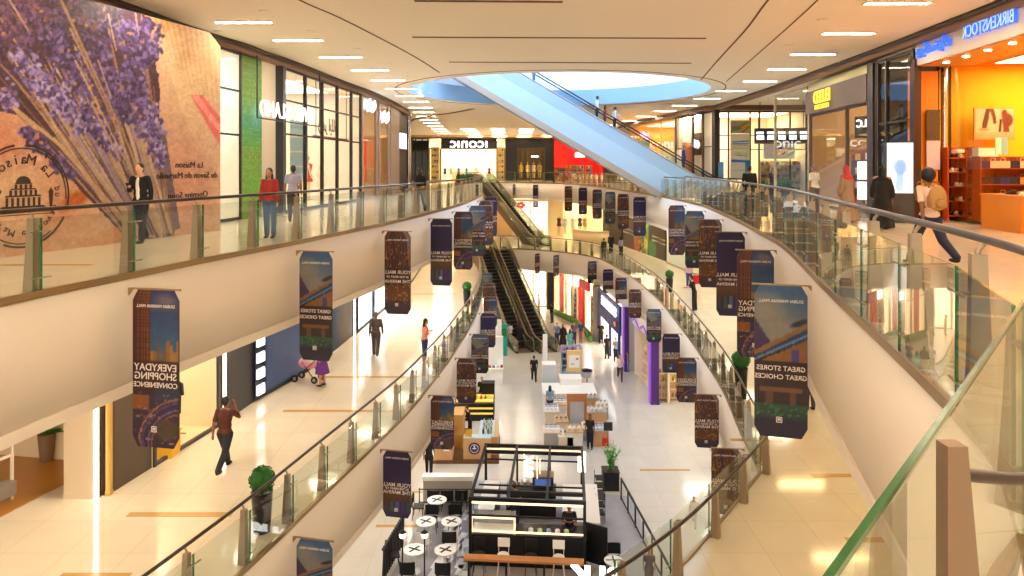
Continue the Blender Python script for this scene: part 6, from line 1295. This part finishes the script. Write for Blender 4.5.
for z in (.35, .85): b = MB(); b.box((0, -.75, z), (2.1, .03, .03), BLK); b.build('rail', t)
for k in (-1.05, 1.05): b = MB(); b.box((k, -.75, .45), (.03, .03, .9), BLK); b.build('rail_post', t)
# left slatted fence and globe lamps
t = thing('slatted_fence', 'black slatted fence at the left of the cafe', 'fence', (*spot_at(392, 565, ZG), ZG), R(82))
for k in range(14): b = MB(); b.box((-.9+k*.17, 0, .55), (.05, .04, 1.1), BLK, 0, .12); b.build('slat', t)
b = MB(); b.box((.2, 0, 1.05), (2.4, .05, .05), BLK); b.build('top_rail', t)
for i, (px, py) in enumerate(((402.5, 535), (424.5, 535))):
    x, y = spot_at(px, py, ZG+1.5); t = thing('globe_lamp', 'small glowing globe lamp on a black pole, %s of the pair by the cafe tables' % ('left', 'right')[i], 'lamp', (x, y, ZG)); b = MB(); b.cyl((0, 0, .02), (0, 0, 1.4), .022, m=BLK); b.lathe([(.16, 0), (.16, .02)], (0, 0, 0), BLK, 16); b.build('pole', t); b = MB(); b.ball((0, 0, 1.5), .11, glow('FFF0D0', 5)); b.build('globe', t); b = MB(); b.lathe([(.13, 1.58), (.03, 1.66)], (0, 0, 0), BLK, 14); b.build('cap', t)
# right side: plant, rail, round table
x, y = spot_at(611, 490, ZG); t = thing('potted_plant', 'leafy green plant in a square black planter right of the coffee kiosk', 'plant', (x, y+.2, ZG)); b = MB(); b.prism([(-.33, -.33), (.33, -.33), (.33, .33), (-.33, .33)], 0, .75, BPOT); b.box((0, 0, .76), (.7, .7, .03), BPOT); b.build('planter', t)
b = MB(); q = random.Random(5); lf = mat('bright leaf', '3E9A34', .6, noise=(10, .3))
for s in range(16):
    a = q.uniform(0, 6.28); r_ = q.uniform(.05, .42); hh = q.uniform(.6, 1.15); st_ = [Vector((0, 0, .75)), Vector((r_*.5*math.cos(a), r_*.5*math.sin(a), .75+hh*.5)), Vector((r_*math.cos(a), r_*math.sin(a), .75+hh))]; b.tube(st_, .008, lf, 5)
    for k in range(12):
        f_ = k/11; p = st_[0].lerp(st_[1], min(1, f_*2)) if f_ < .5 else st_[1].lerp(st_[2], f_*2-1); aa = q.uniform(0, 6.28); u = Vector((math.cos(aa), math.sin(aa), .35)).normalized(); v = u.cross(Vector((0, 0, 1))).normalized(); L_ = .17
        b.add([p, p+u*L_*.5+v*.045, p+u*L_, p+u*L_*.5-v*.045], [(0, 1, 2, 3)], lf)
b.build('foliage', t)
t = thing('black_rail', 'thin black rail along the right edge of the grey carpet', 'rail', (*spot_at(621, 500, ZG), ZG), R(-85)); b = MB(); b.bb(0, 6.6, -.03, .03, .84, .9, BLK); b.build('top_rail', t); b = MB(); b.bb(0, 6.6, -.012, .012, .06, .14, BLK); b.build('bottom_rail', t)
for k in range(7): b = MB(); b.bb(k*1.08, k*1.08+.05, -.025, .025, 0, .85, BLK); b.build('post', t)
x, y = spot_at(613.5, 560, ZG+.75); t = thing('cafe_table', 'round white table with a black cross at the lower right of the kiosk', 'table', (x, y, ZG), 0); b = MB(); b.lathe([(.3, 0), (.305, .025), (.29, .03)], (0, 0, .72), WH, 28); b.build('tabletop', t); b = MB(); b.box((0, 0, .753), (.5, .05, .005), BLK); b.box((0, 0, .7535), (.05, .5, .005), BLK); b.build('cross_mark', t); b = MB(); b.cyl((0, 0, 0), (0, 0, .72), .03, m=BLK); b.lathe([(.2, 0), (.2, .02)], (0, 0, 0), BLK, 18); b.build('pedestal', t)
cafe_chair('black chair behind the round table at the lower right of the kiosk', x+.1, y+.6, R(180))
for i, py in enumerate((500, 520)):
    x, y = spot_at(597, py, ZG); t = thing('wire_rack', 'small black wire rack beside the white side shelf, %s' % ('far one', 'near one')[i], 'rack', (x+.1, y, ZG))
    for z in (.3, .6, .9): b = MB(); b.box((0, 0, z), (.34, .5, .02), BLK); b.build('shelf_board', t)
    for sx in (-1, 1):
        for sy in (-1, 1): b = MB(); b.cyl((sx*.17, sy*.25, 0), (sx*.17, sy*.25, 1.1), .012, m=BLK, n=6); b.build('leg', t)
# ---------------------------------------------------------------- white and wood homeware stall (centre)
def stall_table(label, px, py, w_, d, h, m, top=None, rz=0, name='display_table', legs=False):
    x, y = spot_at(px, py, ZG); t = thing(name, label, 'table', (x, y+d/2, ZG), rz); b = MB(); b.prism([(-w_/2, -d/2), (w_/2, -d/2), (w_/2, d/2), (-w_/2, d/2)], 0, h-.04, m); b.build('base', t); b = MB(); b.box((0, 0, h-.02), (w_+.06, d+.06, .05), top or m); b.build('top', t); return x, y+d/2
TAN = mat('light plywood', 'D2A878', .5, noise=(3, .1))
WC = mat('bright white counter', 'F6F4F0', .3)
x, y = stall_table('white counter of the centre stall, wide front part', 570, 412, 2.9, 1.9, 1.0, WC)
x2, y2 = stall_table('white raised cabinet on the centre stall behind the white counter', 571, 403, 1.2, 1.0, 1.35, WC)
x, y = stall_table('tall white tower at the left of the centre stall', 549, 397, .75, .7, 1.9, mat('pale grey cabinet', 'CDD2DA', .35), WC)
t = thing('white_pole', 'white square pole standing behind the white tower', 'pole', (*spot_at(545, 383, ZG), ZG)); b = MB(); b.box((0, 0, 1.5), (.28, .28, 3.0), WC); b.build('shaft', t); b = MB(); b.box((0, 0, .06), (.4, .4, .12), WC); b.build('foot', t)
t = thing('menu_totem', 'tall yellow and white printed totem on the centre stall', 'sign', (*spot_at(574, 391, ZG), ZG+1.2)); b = MB(); b.box((0, 0, .6), (.85, .2, 1.25), mat('pale yellow board', 'F0D084', .5)); b.build('board', t); b = MB(); b.box((0, -.105, .6), (.65, .01, .75), WC); b.box((.18, -.115, .75), (.14, .01, .1), mat('pink spot', 'C8508A', .5)); b.box((-.1, -.115, .45), (.2, .01, .12), mat('beige spot', 'E0C8A0', .5)); b.build('print', t)
x, y = spot_at(572, 384, ZG); t, zs = shelf('rack of blue and pink packets behind the yellow totem', x, y+.6, ZG, 1.25, 2.2, 5, 0, 'B8C0CC', .5); shelf_goods('blue or pink packet on the rack behind the yellow totem', 'packets on the centre stall rack', x, y+.6, ZG, 1.25, zs, 0, 6, (.13, .2, .22), ['5A6AA8', 'D87AA0', 'A8C4E0', 'E8E0F0', '4A4A6A'], 31, 'box', 'packet', 'packet')
x, y = spot_at(587, 388, ZG); t = thing('basket', 'dark rimmed shopping basket at the right of the centre stall', 'basket', (x, y, ZG+.3)); b = MB(); b.lathe([(.25, .35), (.33, .75), (.3, .75), (.23, .38)], (0, 0, 0), mat('pale basket', 'C4C0C0', .6), 18); b.build('bowl', t); b = MB(); b.lathe([(.34, .74), (.35, .8), (.3, .8), (.3, .74)], (0, 0, 0), mat('dark blue rim', '1E2C54', .5), 18); b.build('rim', t); b = MB(); b.cyl((0, 0, -.3), (0, 0, .36), .04, m=STEEL); b.lathe([(.2, -.3), (.2, -.27)], (0, 0, 0), STEEL, 14); b.build('stand', t)
t = thing('framed_mirror', 'wood framed mirror standing at the front of the homeware stall', 'mirror', (*spot_at(577, 432, ZG), ZG), 0); b = MB(); b.box((0, .1, .95), (1.0, .06, 1.9), mat('copper wood', 'B87A50', .5)); b.build('frame', t); b = MB(); b.box((0, .06, .85), (.72, .02, 1.3), mat('pale mirror', 'C8CED8', .1, .3)); b.build('mirror_face', t)
for s in (-.4, .4): b = MB(); b.box((s, .3, .4), (.05, .5, .05), MATS['copper wood']); b.build('foot', t)
rows = [(551, 415, .45, .9), (560, 420, .5, .8), (592, 415, .6, .9), (603, 420, .45, .7), (552, 428, .55, .85), (562, 437, .5, .75), (597, 428, .8, .8), (552, 447, .6, .7), (566, 449, .55, .6), (575, 449, .6, .8), (600, 447, .6, .75), (590, 441, .5, .6)]
mts = [mat('pale wood crate', 'E0D0B8', .5), mat('white crate', 'E8E4E0', .5), TAN, mat('grey crate board', 'A8A4A4', .5)]
for i, (px, py, w_, h) in enumerate(rows):
    lab = 'low display table of the homeware stall, %s' % ['rear row far left', 'rear row beside the mirror', 'rear row right', 'rear row far right', 'back left', 'beside the mirror', 'back right', 'front left', 'front centre left', 'front centre right', 'front right', 'behind the seller'][i]
    x, y = stall_table(lab, px, py, w_*1.25, .9, h, mts[i % 4], mts[(i+1) % 4])
    goods('small beige or white homeware piece on the low tables of the centre stall', 'homeware on the centre stall', 'homeware', ['vase', 'gift_box', 'bowl'][i % 3], [(x+dx, y+dy, ZG+h+.01) for dx in (-.22, 0, .22) for dy in (-.3, 0, .3)], (.16, .16, .13), [['C8B8A4', 'F0ECE8', 'B8AC9C'], ['F4F0EC', 'C0C6D8', 'A8A0A4'], ['E4D0B4', '8A8A94', 'F0E8E0']][i % 3], i+40, ['bottle', 'box', 'shoe'][i % 3])
t = thing('tablet_stand', 'dark screen on a stand with a red bag at the right of the homeware stall', 'stand', (*spot_at(608, 452, ZG), ZG)); b = MB(); b.box((0, 0, 1.2), (.42, .05, .4), mat('dark screen', '26262E', .3)); b.build('screen', t); b = MB(); b.cyl((0, 0, .02), (0, 0, 1.05), .03, m=STEEL); b.lathe([(.2, 0), (.2, .02)], (0, 0, 0), STEEL, 14); b.build('stand', t)
x, y = spot_at(605, 452, ZG); handbag('red bag hanging at the right of the homeware stall', (x, y-.1, ZG+.35), 'C82A2A', (.3, .15, .35), 'red_bag')
# ---------------------------------------------------------------- wooden tea stall
t = thing('tea_stall', 'light wood tea stall with a round purple emblem on the ground floor', 'stall', (*spot_at(477, 462, ZG), ZG), R(0))
b = MB(); b.bb(-.62, .62, 0, .5, .12, 1.05, TAN); b.build('front_counter', t); b = MB(); b.bb(.1, .95, .5, 2.6, .12, .95, TAN); b.bb(.05, .75, .4, 2.5, .95, 1.0, mat('pale blue counter top', 'C0D0DC', .3)); b.build('side_counter', t); b = MB(); b.bb(-2.0, 1.0, -.2, 2.8, 0, .12, mat('dark wood platform', '6A4424', .5)); b.build('platform', t)
b = MB(); b.bb(-1.95, -1.1, -.1, .7, .12, .95, TAN); b.build('left_counter', t); b = MB(); b.bb(-.62, .62, .02, .48, 1.05, 1.08, MATS['pale blue counter top']); b.build('counter_top', t)
b = MB(); b.cyl((-.12, -.01, .62), (-.12, -.03, .62), .27, m=mat('purple emblem', '3A3070', .5), n=24); b.build('emblem', t); b = MB(); b.tube([(-.12+.18*math.cos(a), -.035, .62+.18*math.sin(a)) for a in np.linspace(0, 6.28, 16)], .015, WH, 5); b.box((-.12, -.035, .62), (.16, .01, .05), WH); b.box((-.12, -.035, .68), (.06, .01, .16), WH); b.build('emblem_ring', t)
b = MB(); b.bb(-1.5, -1.25, -.13, -.1, .55, .85, WH); b.bb(-1.47, -1.28, -.14, -.13, .62, .78, MATS['purple emblem']); b.build('small_sign', t)
b = MB(); b.bb(-1.2, -.7, 1.2, 2.4, .12, 1.7, mat('kraft boxes', 'C89A58', .6)); b.build('back_cabinet', t)
x, y = spot_at(477, 462, ZG); goods('small bottle or tin on the counters of the wooden tea stall', 'bottles on the tea stall', 'bottle', 'bottle', [(x+.25+.12*(k % 4), y+.75+.28*(k//4), ZG+1.0) for k in range(20)], (.09, .09, .3), ['2A2A38', 'E8ECF4', '4A6A8A', '8AC040', 'D8D4D0'], 60, 'bottle')
b = MB(); b.prism([(-.15, -.02), (.15, -.02), (.15, .02), (-.15, .02)], 0, .35, mat('yellow black tag', 'E8B020', .5)); b.box((0, 0, .36), (.32, .05, .02), BLK); tag(b.build('price_sign', loc=(x-.4, y+.2, ZG+1.08)), 'small yellow sign on the wooden tea stall counter', 'sign')
for i, (dx, dy) in enumerate(((-1.75, .5), (-1.3, .5))): b = MB(); b.lathe([(.09, 0), (.11, .5), (.06, .9), (.08, 1.0)], (0, 0, 0), mat('pale wrapped roll', 'E0D4C4', .6), 12); tag(b.build('paper_roll', loc=(x+dx, y+dy, ZG+.95)), 'pale tall roll standing on the left counter of the tea stall, %s one' % ('left', 'right')[i], 'roll')
# black and gold stall
x, y = spot_at(475, 421, ZG); t = thing('black_gold_stall', 'black stall with glowing gold shelves on the ground floor', 'stall', (x, y, ZG)); GOLD = mat('gold lit shelf', 'F0C040', .4, em=.5, emc='F0C860')
b = MB(); b.bb(-1.1, 1.0, 0, 1.9, 0, .9, BLK); b.build('base', t)
for k, (z, yy) in enumerate(((.35, -.02), (.62, -.02), (.92, .2), (.92, .9))): b = MB(); b.bb(-1.0, .95, yy, yy+.35, z, z+.09, GOLD); b.build('gold_shelf', t)
b = MB(); b.bb(.3, 1.0, 1.2, 1.8, .9, 1.6, BLK); b.bb(-.9, -.3, 1.3, 1.8, .9, 1.5, mat('amber jars', 'B0742A', .4)); b.build('upper_case', t)
goods('golden or green jar on the black and gold stall', 'jars on the black and gold stall', 'jar', 'jar', [(x-.8+.22*(k % 8), y+.45+.35*(k//8), ZG+.93) for k in range(16)], (.12, .12, .2), ['D8B040', 'C85A20', '3A8A3A', 'F0E0A0'], 70, 'bottle')
t = thing('blue_flower_light', 'blue and white flower shaped light beside the third middle left banner', 'sign', (x-1.6, y-.1, ZG)); b = MB()
for k in range(6): b.ball((.22*math.cos(k*1.047), 0, 1.9+.22*math.sin(k*1.047)), (.14, .05, .14), glow('5A70F0' if k % 2 else 'D8DCFF', 3), 10, 6)
b.build('petals', t); b = MB(); b.cyl((0, 0, 0), (0, 0, 1.7), .03, m=WH); b.lathe([(.2, 0), (.2, .03)], (0, 0, 0), WH, 14); b.build('pole', t)
# white stall and far kiosk
x, y = spot_at(487, 386, ZG); t = thing('white_stall', 'white glossy stall counter with items on top, left of centre on the ground floor', 'stall', (x, y, ZG)); b = MB(); b.bb(-1.0, .95, 0, .7, 0, 1.0, WC); b.bb(-1.05, 1.0, -.05, .75, 1.0, 1.05, WC); b.build('counter', t); b = MB(); b.bb(-.2, .95, 2.4, 2.8, 0, 2.4, WC); b.build('back_panel', t); b = MB(); b.bb(.6, .95, .7, 2.4, 0, .95, WC); b.build('side_counter', t)
goods('small white or red item on top of the white stall counter', 'items on the white stall', 'product', 'product_box', [(x-.85+.25*k, y+.3, ZG+1.06) for k in range(8)], (.14, .2, .12), ['E8E4E0', 'C83A4A', '7A8AA0'], 71)
x, y = spot_at(503, 356, ZG); t = thing('teal_booth', 'narrow teal and white booth at the foot of the escalators', 'booth', (x, y, ZG)); b = MB(); b.bb(-.5, -.1, 0, .5, 0, 2.5, WC); b.build('white_panel', t); b = MB(); b.bb(-.1, .3, .05, .5, 0, 2.2, cloth('1E9A8A')); b.build('teal_panel', t); b = MB(); b.ball((.1, -.05, 1.7), (.2, .1, .3), cloth('1E7A3A')); b.build('green_emblem', t)
# lamps over the kiosks: the kiosk's own lit bars only
# ---------------------------------------------------------------- things in the upper shops
q = random.Random(2)
ORS = ['orange dress', 'red and orange long dress', 'pale patterned dress']
for i, (px, Y, c_) in enumerate(((307.5, 29.2, 'E0622A'), (319, 30.6, 'E8552A'), (331, 32.4, 'E8DCCC'))): X, Y = gl(px, Y); mannequin('mannequin in a %s in the left white shop window' % ORS[i], X-.5, Y, ZU+(.25 if i == 1 else .05), R(-60), c_, scale=1.12 if i == 1 else 1.0)
t = thing('blue_banner', 'pale blue striped hanging panel inside the left white shop window', 'poster', (*gl(299, 28.4), 1.2), R(20)); b = MB(); b.box((0, 0, 1.2), (.7, .03, 2.4), mat('pale blue fabric', 'A8CCE4', .7)); b.build('panel', t)
for k in range(3): b = MB(); b.box((0, -.02, .5+k*.6), (.7, .01, .06), WH); b.build('stripe', t)
for i, (px, Y) in enumerate(((266, 27.5), (274, 28.5), (345, 36.5))):
    X, Y = gl(px, Y); X -= .6 if i < 2 else 1.0; t = thing('clothes_rail', 'chrome rail of hanging clothes inside the left shop, %s' % ('nearest the green panel', 'beside the slate column', 'behind the right hand bars')[i], 'clothes rail', (X, Y, ZU), R(70)); b = MB(); b.tube([(-.8, 0, 1.5), (.8, 0, 1.5)], .018, STEEL, 6); b.build('bar', t)
    for s in (-.8, .8): b = MB(); b.cyl((s, 0, 0), (s, 0, 1.5), .018, m=STEEL, n=6); b.box((s, 0, .02), (.05, .4, .04), STEEL); b.build('leg', t)
    goods('garment hanging on the chrome rail %s in the left shop' % ('nearest the green panel', 'beside the slate column', 'behind the right hand bars')[i], 'garments on rail %s' % ('one', 'two', 'three')[i], 'garment', 'hanging_garment', [(X+math.cos(R(70))*(-.65+.18*k), Y+math.sin(R(70))*(-.65+.18*k), 1.44, R(70)) for k in range(8)], (.5, .06, .95), ['3A3438', 'E8D8C8', '9A6A50', 'C89A9A', '5A5A6A'], i+80, 'garment')
# far iconic shop and black shop
for i, px in enumerate((444, 450, 458, 466, 476, 489)):
    X = fx(px)*1.0; c_ = ['3A2E2A', 'E0B050', '6A6A70', '2E9AB0', 'D8C8B8', '7A3030'][i]; mannequin('mannequin in %s clothes inside the far shop with the round letters' % ['brown', 'mustard', 'grey', 'turquoise', 'beige', 'dark red'][i], X, Y0+1.2, ZU+.1, R(180), c_)
for i, px in enumerate((521, 528, 534, 540)): mannequin('headless style gold mannequin in the far black framed window, %s from the left' % ('first', 'second', 'third', 'fourth')[i], fx(px), Y0+.9, ZU+.3, R(180), ['E8C040', 'F0DC90', 'E8E0C0', 'D8B850'][i], 'D8B868', 1.15)
for i, px in enumerate((434.5, 500)):
    t, zs = shelf('tall lit accessory shelf at the %s side of the far shop with the round letters' % ('left', 'right')[i], fx(px), Y0+.7, ZU, 1.0, 4.2, 6, 0, 'F0DCA0', .4); shelf_goods('small dark or gold accessory on the tall far shelves', 'accessories on the tall far shelves', fx(px), Y0+.7, ZU, 1.0, zs, 0, 3, (.2, .2, .3), ['6A4A2A', 'E0B050', '3A3030', 'C8C0B0'], i+140, 'bag', 'accessory', 'accessory')
board('long pale sales counter inside the far shop with the round letters', fx(463), Y0+3.5, ZU, 3.5, .8, 1.1, mat('pale counter', 'D8C49A', .5), 0)
t = thing('lit_logo', 'small white lit logo in the far black framed window', 'sign', (fx(535), Y0+.6, 3.0)); b = MB(); b.box((0, 0, 0), (.9, .05, .16), glow('FFFFFF', 5)); b.box((0, .04, 0), (1.0, .03, .24), BLK); b.build('logo', t)
for i, px in enumerate((557, 563, 569, 575, 581, 590)):
    lab = 'coloured toy shelf in the red shop, %s from the left' % ('first', 'second', 'third', 'fourth', 'fifth', 'sixth')[i]; t, zs = shelf(lab, fx(px), Y0+.8+(i % 2)*.8, ZU, .8, 1.9, 4, 0, 'D8B070', .4)
    shelf_goods('bright toy box on the shelves of the far red shop', 'toy boxes in the red shop', fx(px), Y0+.8+(i % 2)*.8, ZU, .8, zs, 0, 3, (.2, .25, .24), ['F0C030', '3A6AC8', 'E83A28', 'F0F0F0', '3AA04A', 'D86AA8'], i+90, 'box', 'toy_box', 'toy box')
t = thing('lit_logo', 'white and red lit sign on the red wall of the toy shop', 'sign', (fx(581), Y0+1.5, 3.2)); b = MB(); b.box((0, 0, 0), (1.2, .06, .55), glow('FFF4F4', 4)); b.box((0, .05, 0), (1.3, .04, .65), RED); b.build('sign_box', t)
# right bright product shop
for i, px in enumerate((765, 775, 786, 797)):
    X, Y = gl(px, 45.9); lab = ('first', 'second', 'third', 'fourth')[i]; t, zs = shelf('bright product shelf in the cream shop window on the right, %s from the left' % lab, X, Y, ZU, .72, 2.1, 5, 0, 'F0E4CC', .4)
    shelf_goods('small colourful packet on the shelves behind the cream shop window', 'packets in the cream shop window', X, Y, ZU, .72, zs, 0, 4, (.11, .2, .2), ['E0C060', '6A9A50', 'E87060', 'F4F0E0', '8A6A9A', '6AA0C0'], i+100, 'box', 'food_packet', 'packet')
t = thing('splash_poster', 'white poster with a splash of blue yellow and pink in the cream shop window', 'poster', (*gl(779, 44.9), 2.2)); b = MB(); b.box((0, 0, .5), (2.0, .04, 1.0), WH); b.build('board', t)
for k, (dx, c_) in enumerate(((-.25, 'E0B850'), (0.05, '3AA0D8'), (.2, 'D83A6A'), (.05, 'F08A40'))): b = MB(); b.ball((dx, -.04, .5+.1*math.sin(k*2)), (.16, .02, .18), cloth(c_)); b.build('colour_splash', t)
for i, (px, c_) in enumerate(((636, 'E8F0B0'), (668, 'F4F0E0'))):
    t = thing('window_poster', 'pale green and white poster in the amber lit shop, %s' % ('left', 'right')[i], 'poster', (*gl(px+5, 55), 1.6), R(-65)); b = MB(); b.box((0, 0, 1.0), (2.4, .04, 2.4), cloth(c_)); b.build('board', t)
    for k in range(3): b = MB(); b.ball((-.7+k*.7, -.03, .6), (.25, .02, .35), cloth(['8AB84A', 'A8D0E0', '6AA03A'][k])); b.build('print_spot', t)
t = thing('neon_sign', 'small pink neon bird shaped sign over the amber lit shop', 'sign', (*gl(645, 58), 4.2), R(-75)); b = MB(); b.tube([(-.6, -.1, .3), (-.2, -.1, 0), (.2, -.1, .1), (.7, -.1, -.35)], .09, glow('FF9AE0', 4), 6); b.tube([(-.1, -.1, .4), (.1, -.1, 0), (.4, -.1, .2)], .07, glow('FF9AE0', 4), 6); b.build('neon_tube', t)
# ---- the shoe shop
YW = 22.0; SHM = mat('red brown shelf', 'A83A14', .5); ORW = mat('orange wood', 'C87818', .4, noise=(2, .1))
for i, (px, w_, zt) in enumerate(((957, .8, 2.3), (978, .95, 2.2))):
    X, Y = gl(px, YW); t, zs = shelf('red brown shoe shelf against the yellow wall, %s' % ('left', 'middle')[i], X, Y, ZU, w_, zt, 5, 0, 'C05018', .4)
    shelf_goods('leather sandal or shoe on the red brown shelves of the orange shop', 'shoes on the red brown shelves', X, Y, ZU, w_, zs, 0, 4, (.14, .28, .13), ['3A241C', 'F0D8A8', 'C89A60', '1E1614', 'F4ECE0'], i+110, 'shoe', 'shoe', 'shoe')
X, Y = gl(1003, 21.2); t, zs = shelf('wide dark shelf of bags at the right of the orange shop', X, Y, ZU, 1.6, 2.0, 4, 0, '8A3414', .4); shelf_goods('dark blue or beige bag on the wide shelf of the orange shop', 'bags on the wide shelf', X, Y, ZU, 1.6, zs, 0, 5, (.3, .2, .3), ['1E1C38', '2A2A78', 'D8B8A0', '2A1A16', 'B8864A'], 113, 'bag', 'bag', 'bag')
c = Canvas(0, 0, 1, .8, 60, 'D8B898'); c.line(.32, 0, .22, .5, .13, '4A2A28'); c.line(.42, 0, .5, .35, .1, '5A3430'); c.blob(.2, .55, .16, .05, 'D0904A'); c.line(.75, .1, .8, .6, .16, '7A2E28'); c.line(.65, .3, .62, .7, .07, '3A2024'); c.blob(.85, .3, .14, .2, '6A3430'); c.grad(0, .62, 1, .8, 'C8A888', 'B89878')
pw = thing('wall_picture', 'photo print of walking legs on the yellow wall of the shoe shop', 'picture', (*gl(994.5, 22.1), 2.55)); b = MB(); b.box((0, .03, .5), (1.28, .05, 1.02), mat('picture frame edge', 'C8A050', .5)); b.build('frame', pw); print_mesh('print', 50, 40, lambda u, v: (-.6+u*1.2, 0*u-.005, .03+v*.94), lambda u, v: (u*.999, (1-v)*.799), c, pw, PRINT)
X, Y = gl(1006, 17.6); board('orange wood counter at the front right of the shoe shop', 13.65, 18.4, ZU, 1.5, 1.9, .95, ORW, R(-8))
goods('pair of sandals on the orange wood counter', 'sandals on the orange counter', 'shoe', 'sandal', [(13.2+.3*(k % 4), 18.0+.5*(k//4), .955) for k in range(8)], (.2, .28, .13), ['F4ECE0', '3A2A24', 'C89A60'], 115, 'shoe')
t = thing('display_card', 'white and blue tall card on the shoe shelf', 'sign', (*gl(1001, 20.7), 2.05)); b = MB(); b.box((-.08, 0, .25), (.17, .03, .5), WH); b.build('card', t); b = MB(); b.box((.1, 0, .25), (.17, .03, .5), cloth('8AC0D8')); b.build('blue_card', t)
for i, (px, z) in enumerate(((985, 1.95), (958, 2.0))): b = MB(); b.box((0, 0, .12), (.6 if i == 0 else .2, .3, .24 if i == 0 else .1), WH); b.box((0, 0, .25 if i == 0 else .12), (.62 if i == 0 else .22, .32, .03), WH); tag(b.build('shoe_box', loc=(*gl(px, 21.6), z+.05)), 'white shoe box on top of the shoe shelves, %s one' % ('larger middle', 'small left')[i], 'box')
t = thing('hanging_mirror', 'tall dark bronze framed picture above a pale mirror on the orange pier', 'picture', (*gl(933, 21.95), 1.3)); b = MB(); b.box((0, 0, 1.7), (.42, .04, .95), mat('dark pattern', '4A3418', .5, noise=(12, .6))); b.build('dark_panel', t); b = MB(); b.box((0, 0, .75), (.42, .04, .9), mat('pale lilac mirror', 'C8C0D8', .3)); b.build('mirror_face', t)
# golden letter shop interior
for i, (px, Y) in enumerate(((829, 34), (838, 32.5), (852, 29), (862, 27.5))):
    X, Y = gl(px, Y); X += .5; t, zs = shelf('warm lit shelf inside the golden letter shop, %s from the left' % ('first', 'second', 'third', 'fourth')[i], X, Y, ZU, .9, 2.4, 4, R(-60), '9A5A2A', .4); shelf_goods('white or gold box on the shelves of the golden letter shop', 'boxes in the golden letter shop', X, Y, ZU, .9, zs, R(-60), 4, (.16, .2, .26), ['F4F0E8', 'E8C870', 'C83A2A', '5A3A2A'], i+120, 'box', 'gift_box', 'box')
for i, (dx, dz) in enumerate(((0, 1.0), (.62, 1.0), (0, 1.75), (.62, 1.75))): t = thing('lit_square', 'white lit square panel in the golden letter shop window', 'panel', (*gl(864+dx*18, 26.0), dz-.2), R(-75), 'lit squares in the golden letter shop'); b = MB(); b.box((0, 0, 0), (.62, .05, .66), glow('FFFAF0', 2)); b.build('lit_face', t); b = MB(); b.box((0, .05, 0), (.7, .04, .74), GREY); b.build('frame', t)
t = thing('round_logo_sign', 'white lettered sign board with icons standing in the golden letter shop window', 'sign', (*gl(866, 25.6), 3.05), R(-70)); b = MB(); b.box((0, 0, .1), (1.0, .04, .8), mat('dark board', '2E2A28', .5)); b.build('board', t); lettering('OLC', .4, glow('FFFFFF', 3), t, (0, -.04, .22), name='letters')

# shop entrance on the middle floor, left
t = thing('clothes_rail', 'rail of dark and white shirts in the bright shop behind the tower print banner', 'clothes rail', (-9.2, 18.4, ZM), R(80)); b = MB(); b.tube([(-.7, 0, 1.6), (.7, 0, 1.6)], .018, STEEL, 6); b.build('bar', t)
for s in (-.7, .7): b = MB(); b.cyl((s, 0, 0), (s, 0, 1.6), .018, m=STEEL, n=6); b.box((s, 0, .02), (.05, .4, .04), STEEL); b.build('leg', t)
goods('shirt hanging on the rail in the bright middle floor shop', 'shirts in the bright middle floor shop', 'garment', 'hanging_garment', [(-9.2+math.cos(R(80))*(-.55+.15*k), 18.4+math.sin(R(80))*(-.55+.15*k), ZM+1.54, R(80)) for k in range(8)], (.5, .06, .9), ['26262C', '3A3A44', 'E8E4DC'], 130, 'garment')
board('low yellow lit table at the edge of the bright middle floor shop', -8.75, 17.7, ZM, .5, .5, .6, cloth('E8B83A'), 0, 'display_table', 'table')

x, y = -10.35, 15.9; t = thing('potted_plant', 'leafy plant in a tall grey pot on the wooden shop floor by the cream column', 'plant', (-11.5, 17.3, ZM)); b = MB(); b.lathe([(.14, 0), (.2, .7), (.17, .7)], (0, 0, 0), mat('taupe pot', '8A6E54', .6), 16); b.build('pot', t)
b = MB(); q = random.Random(15)
for s_ in range(26):
    a = q.uniform(0, 6.28); e = q.uniform(.3, 1.2); p = Vector((0, 0, .68)); u = Vector((math.cos(a)*math.cos(e), math.sin(a)*math.cos(e), math.sin(e))); v = u.cross(Vector((0, 0, 1))).normalized()*.07; L_ = q.uniform(.35, .75); b.add([p, p+u*L_*.5+v, p+u*L_-Vector((0, 0, .08)), p+u*L_*.5-v], [(0, 1, 2, 3)], lf)
b.build('foliage', t)
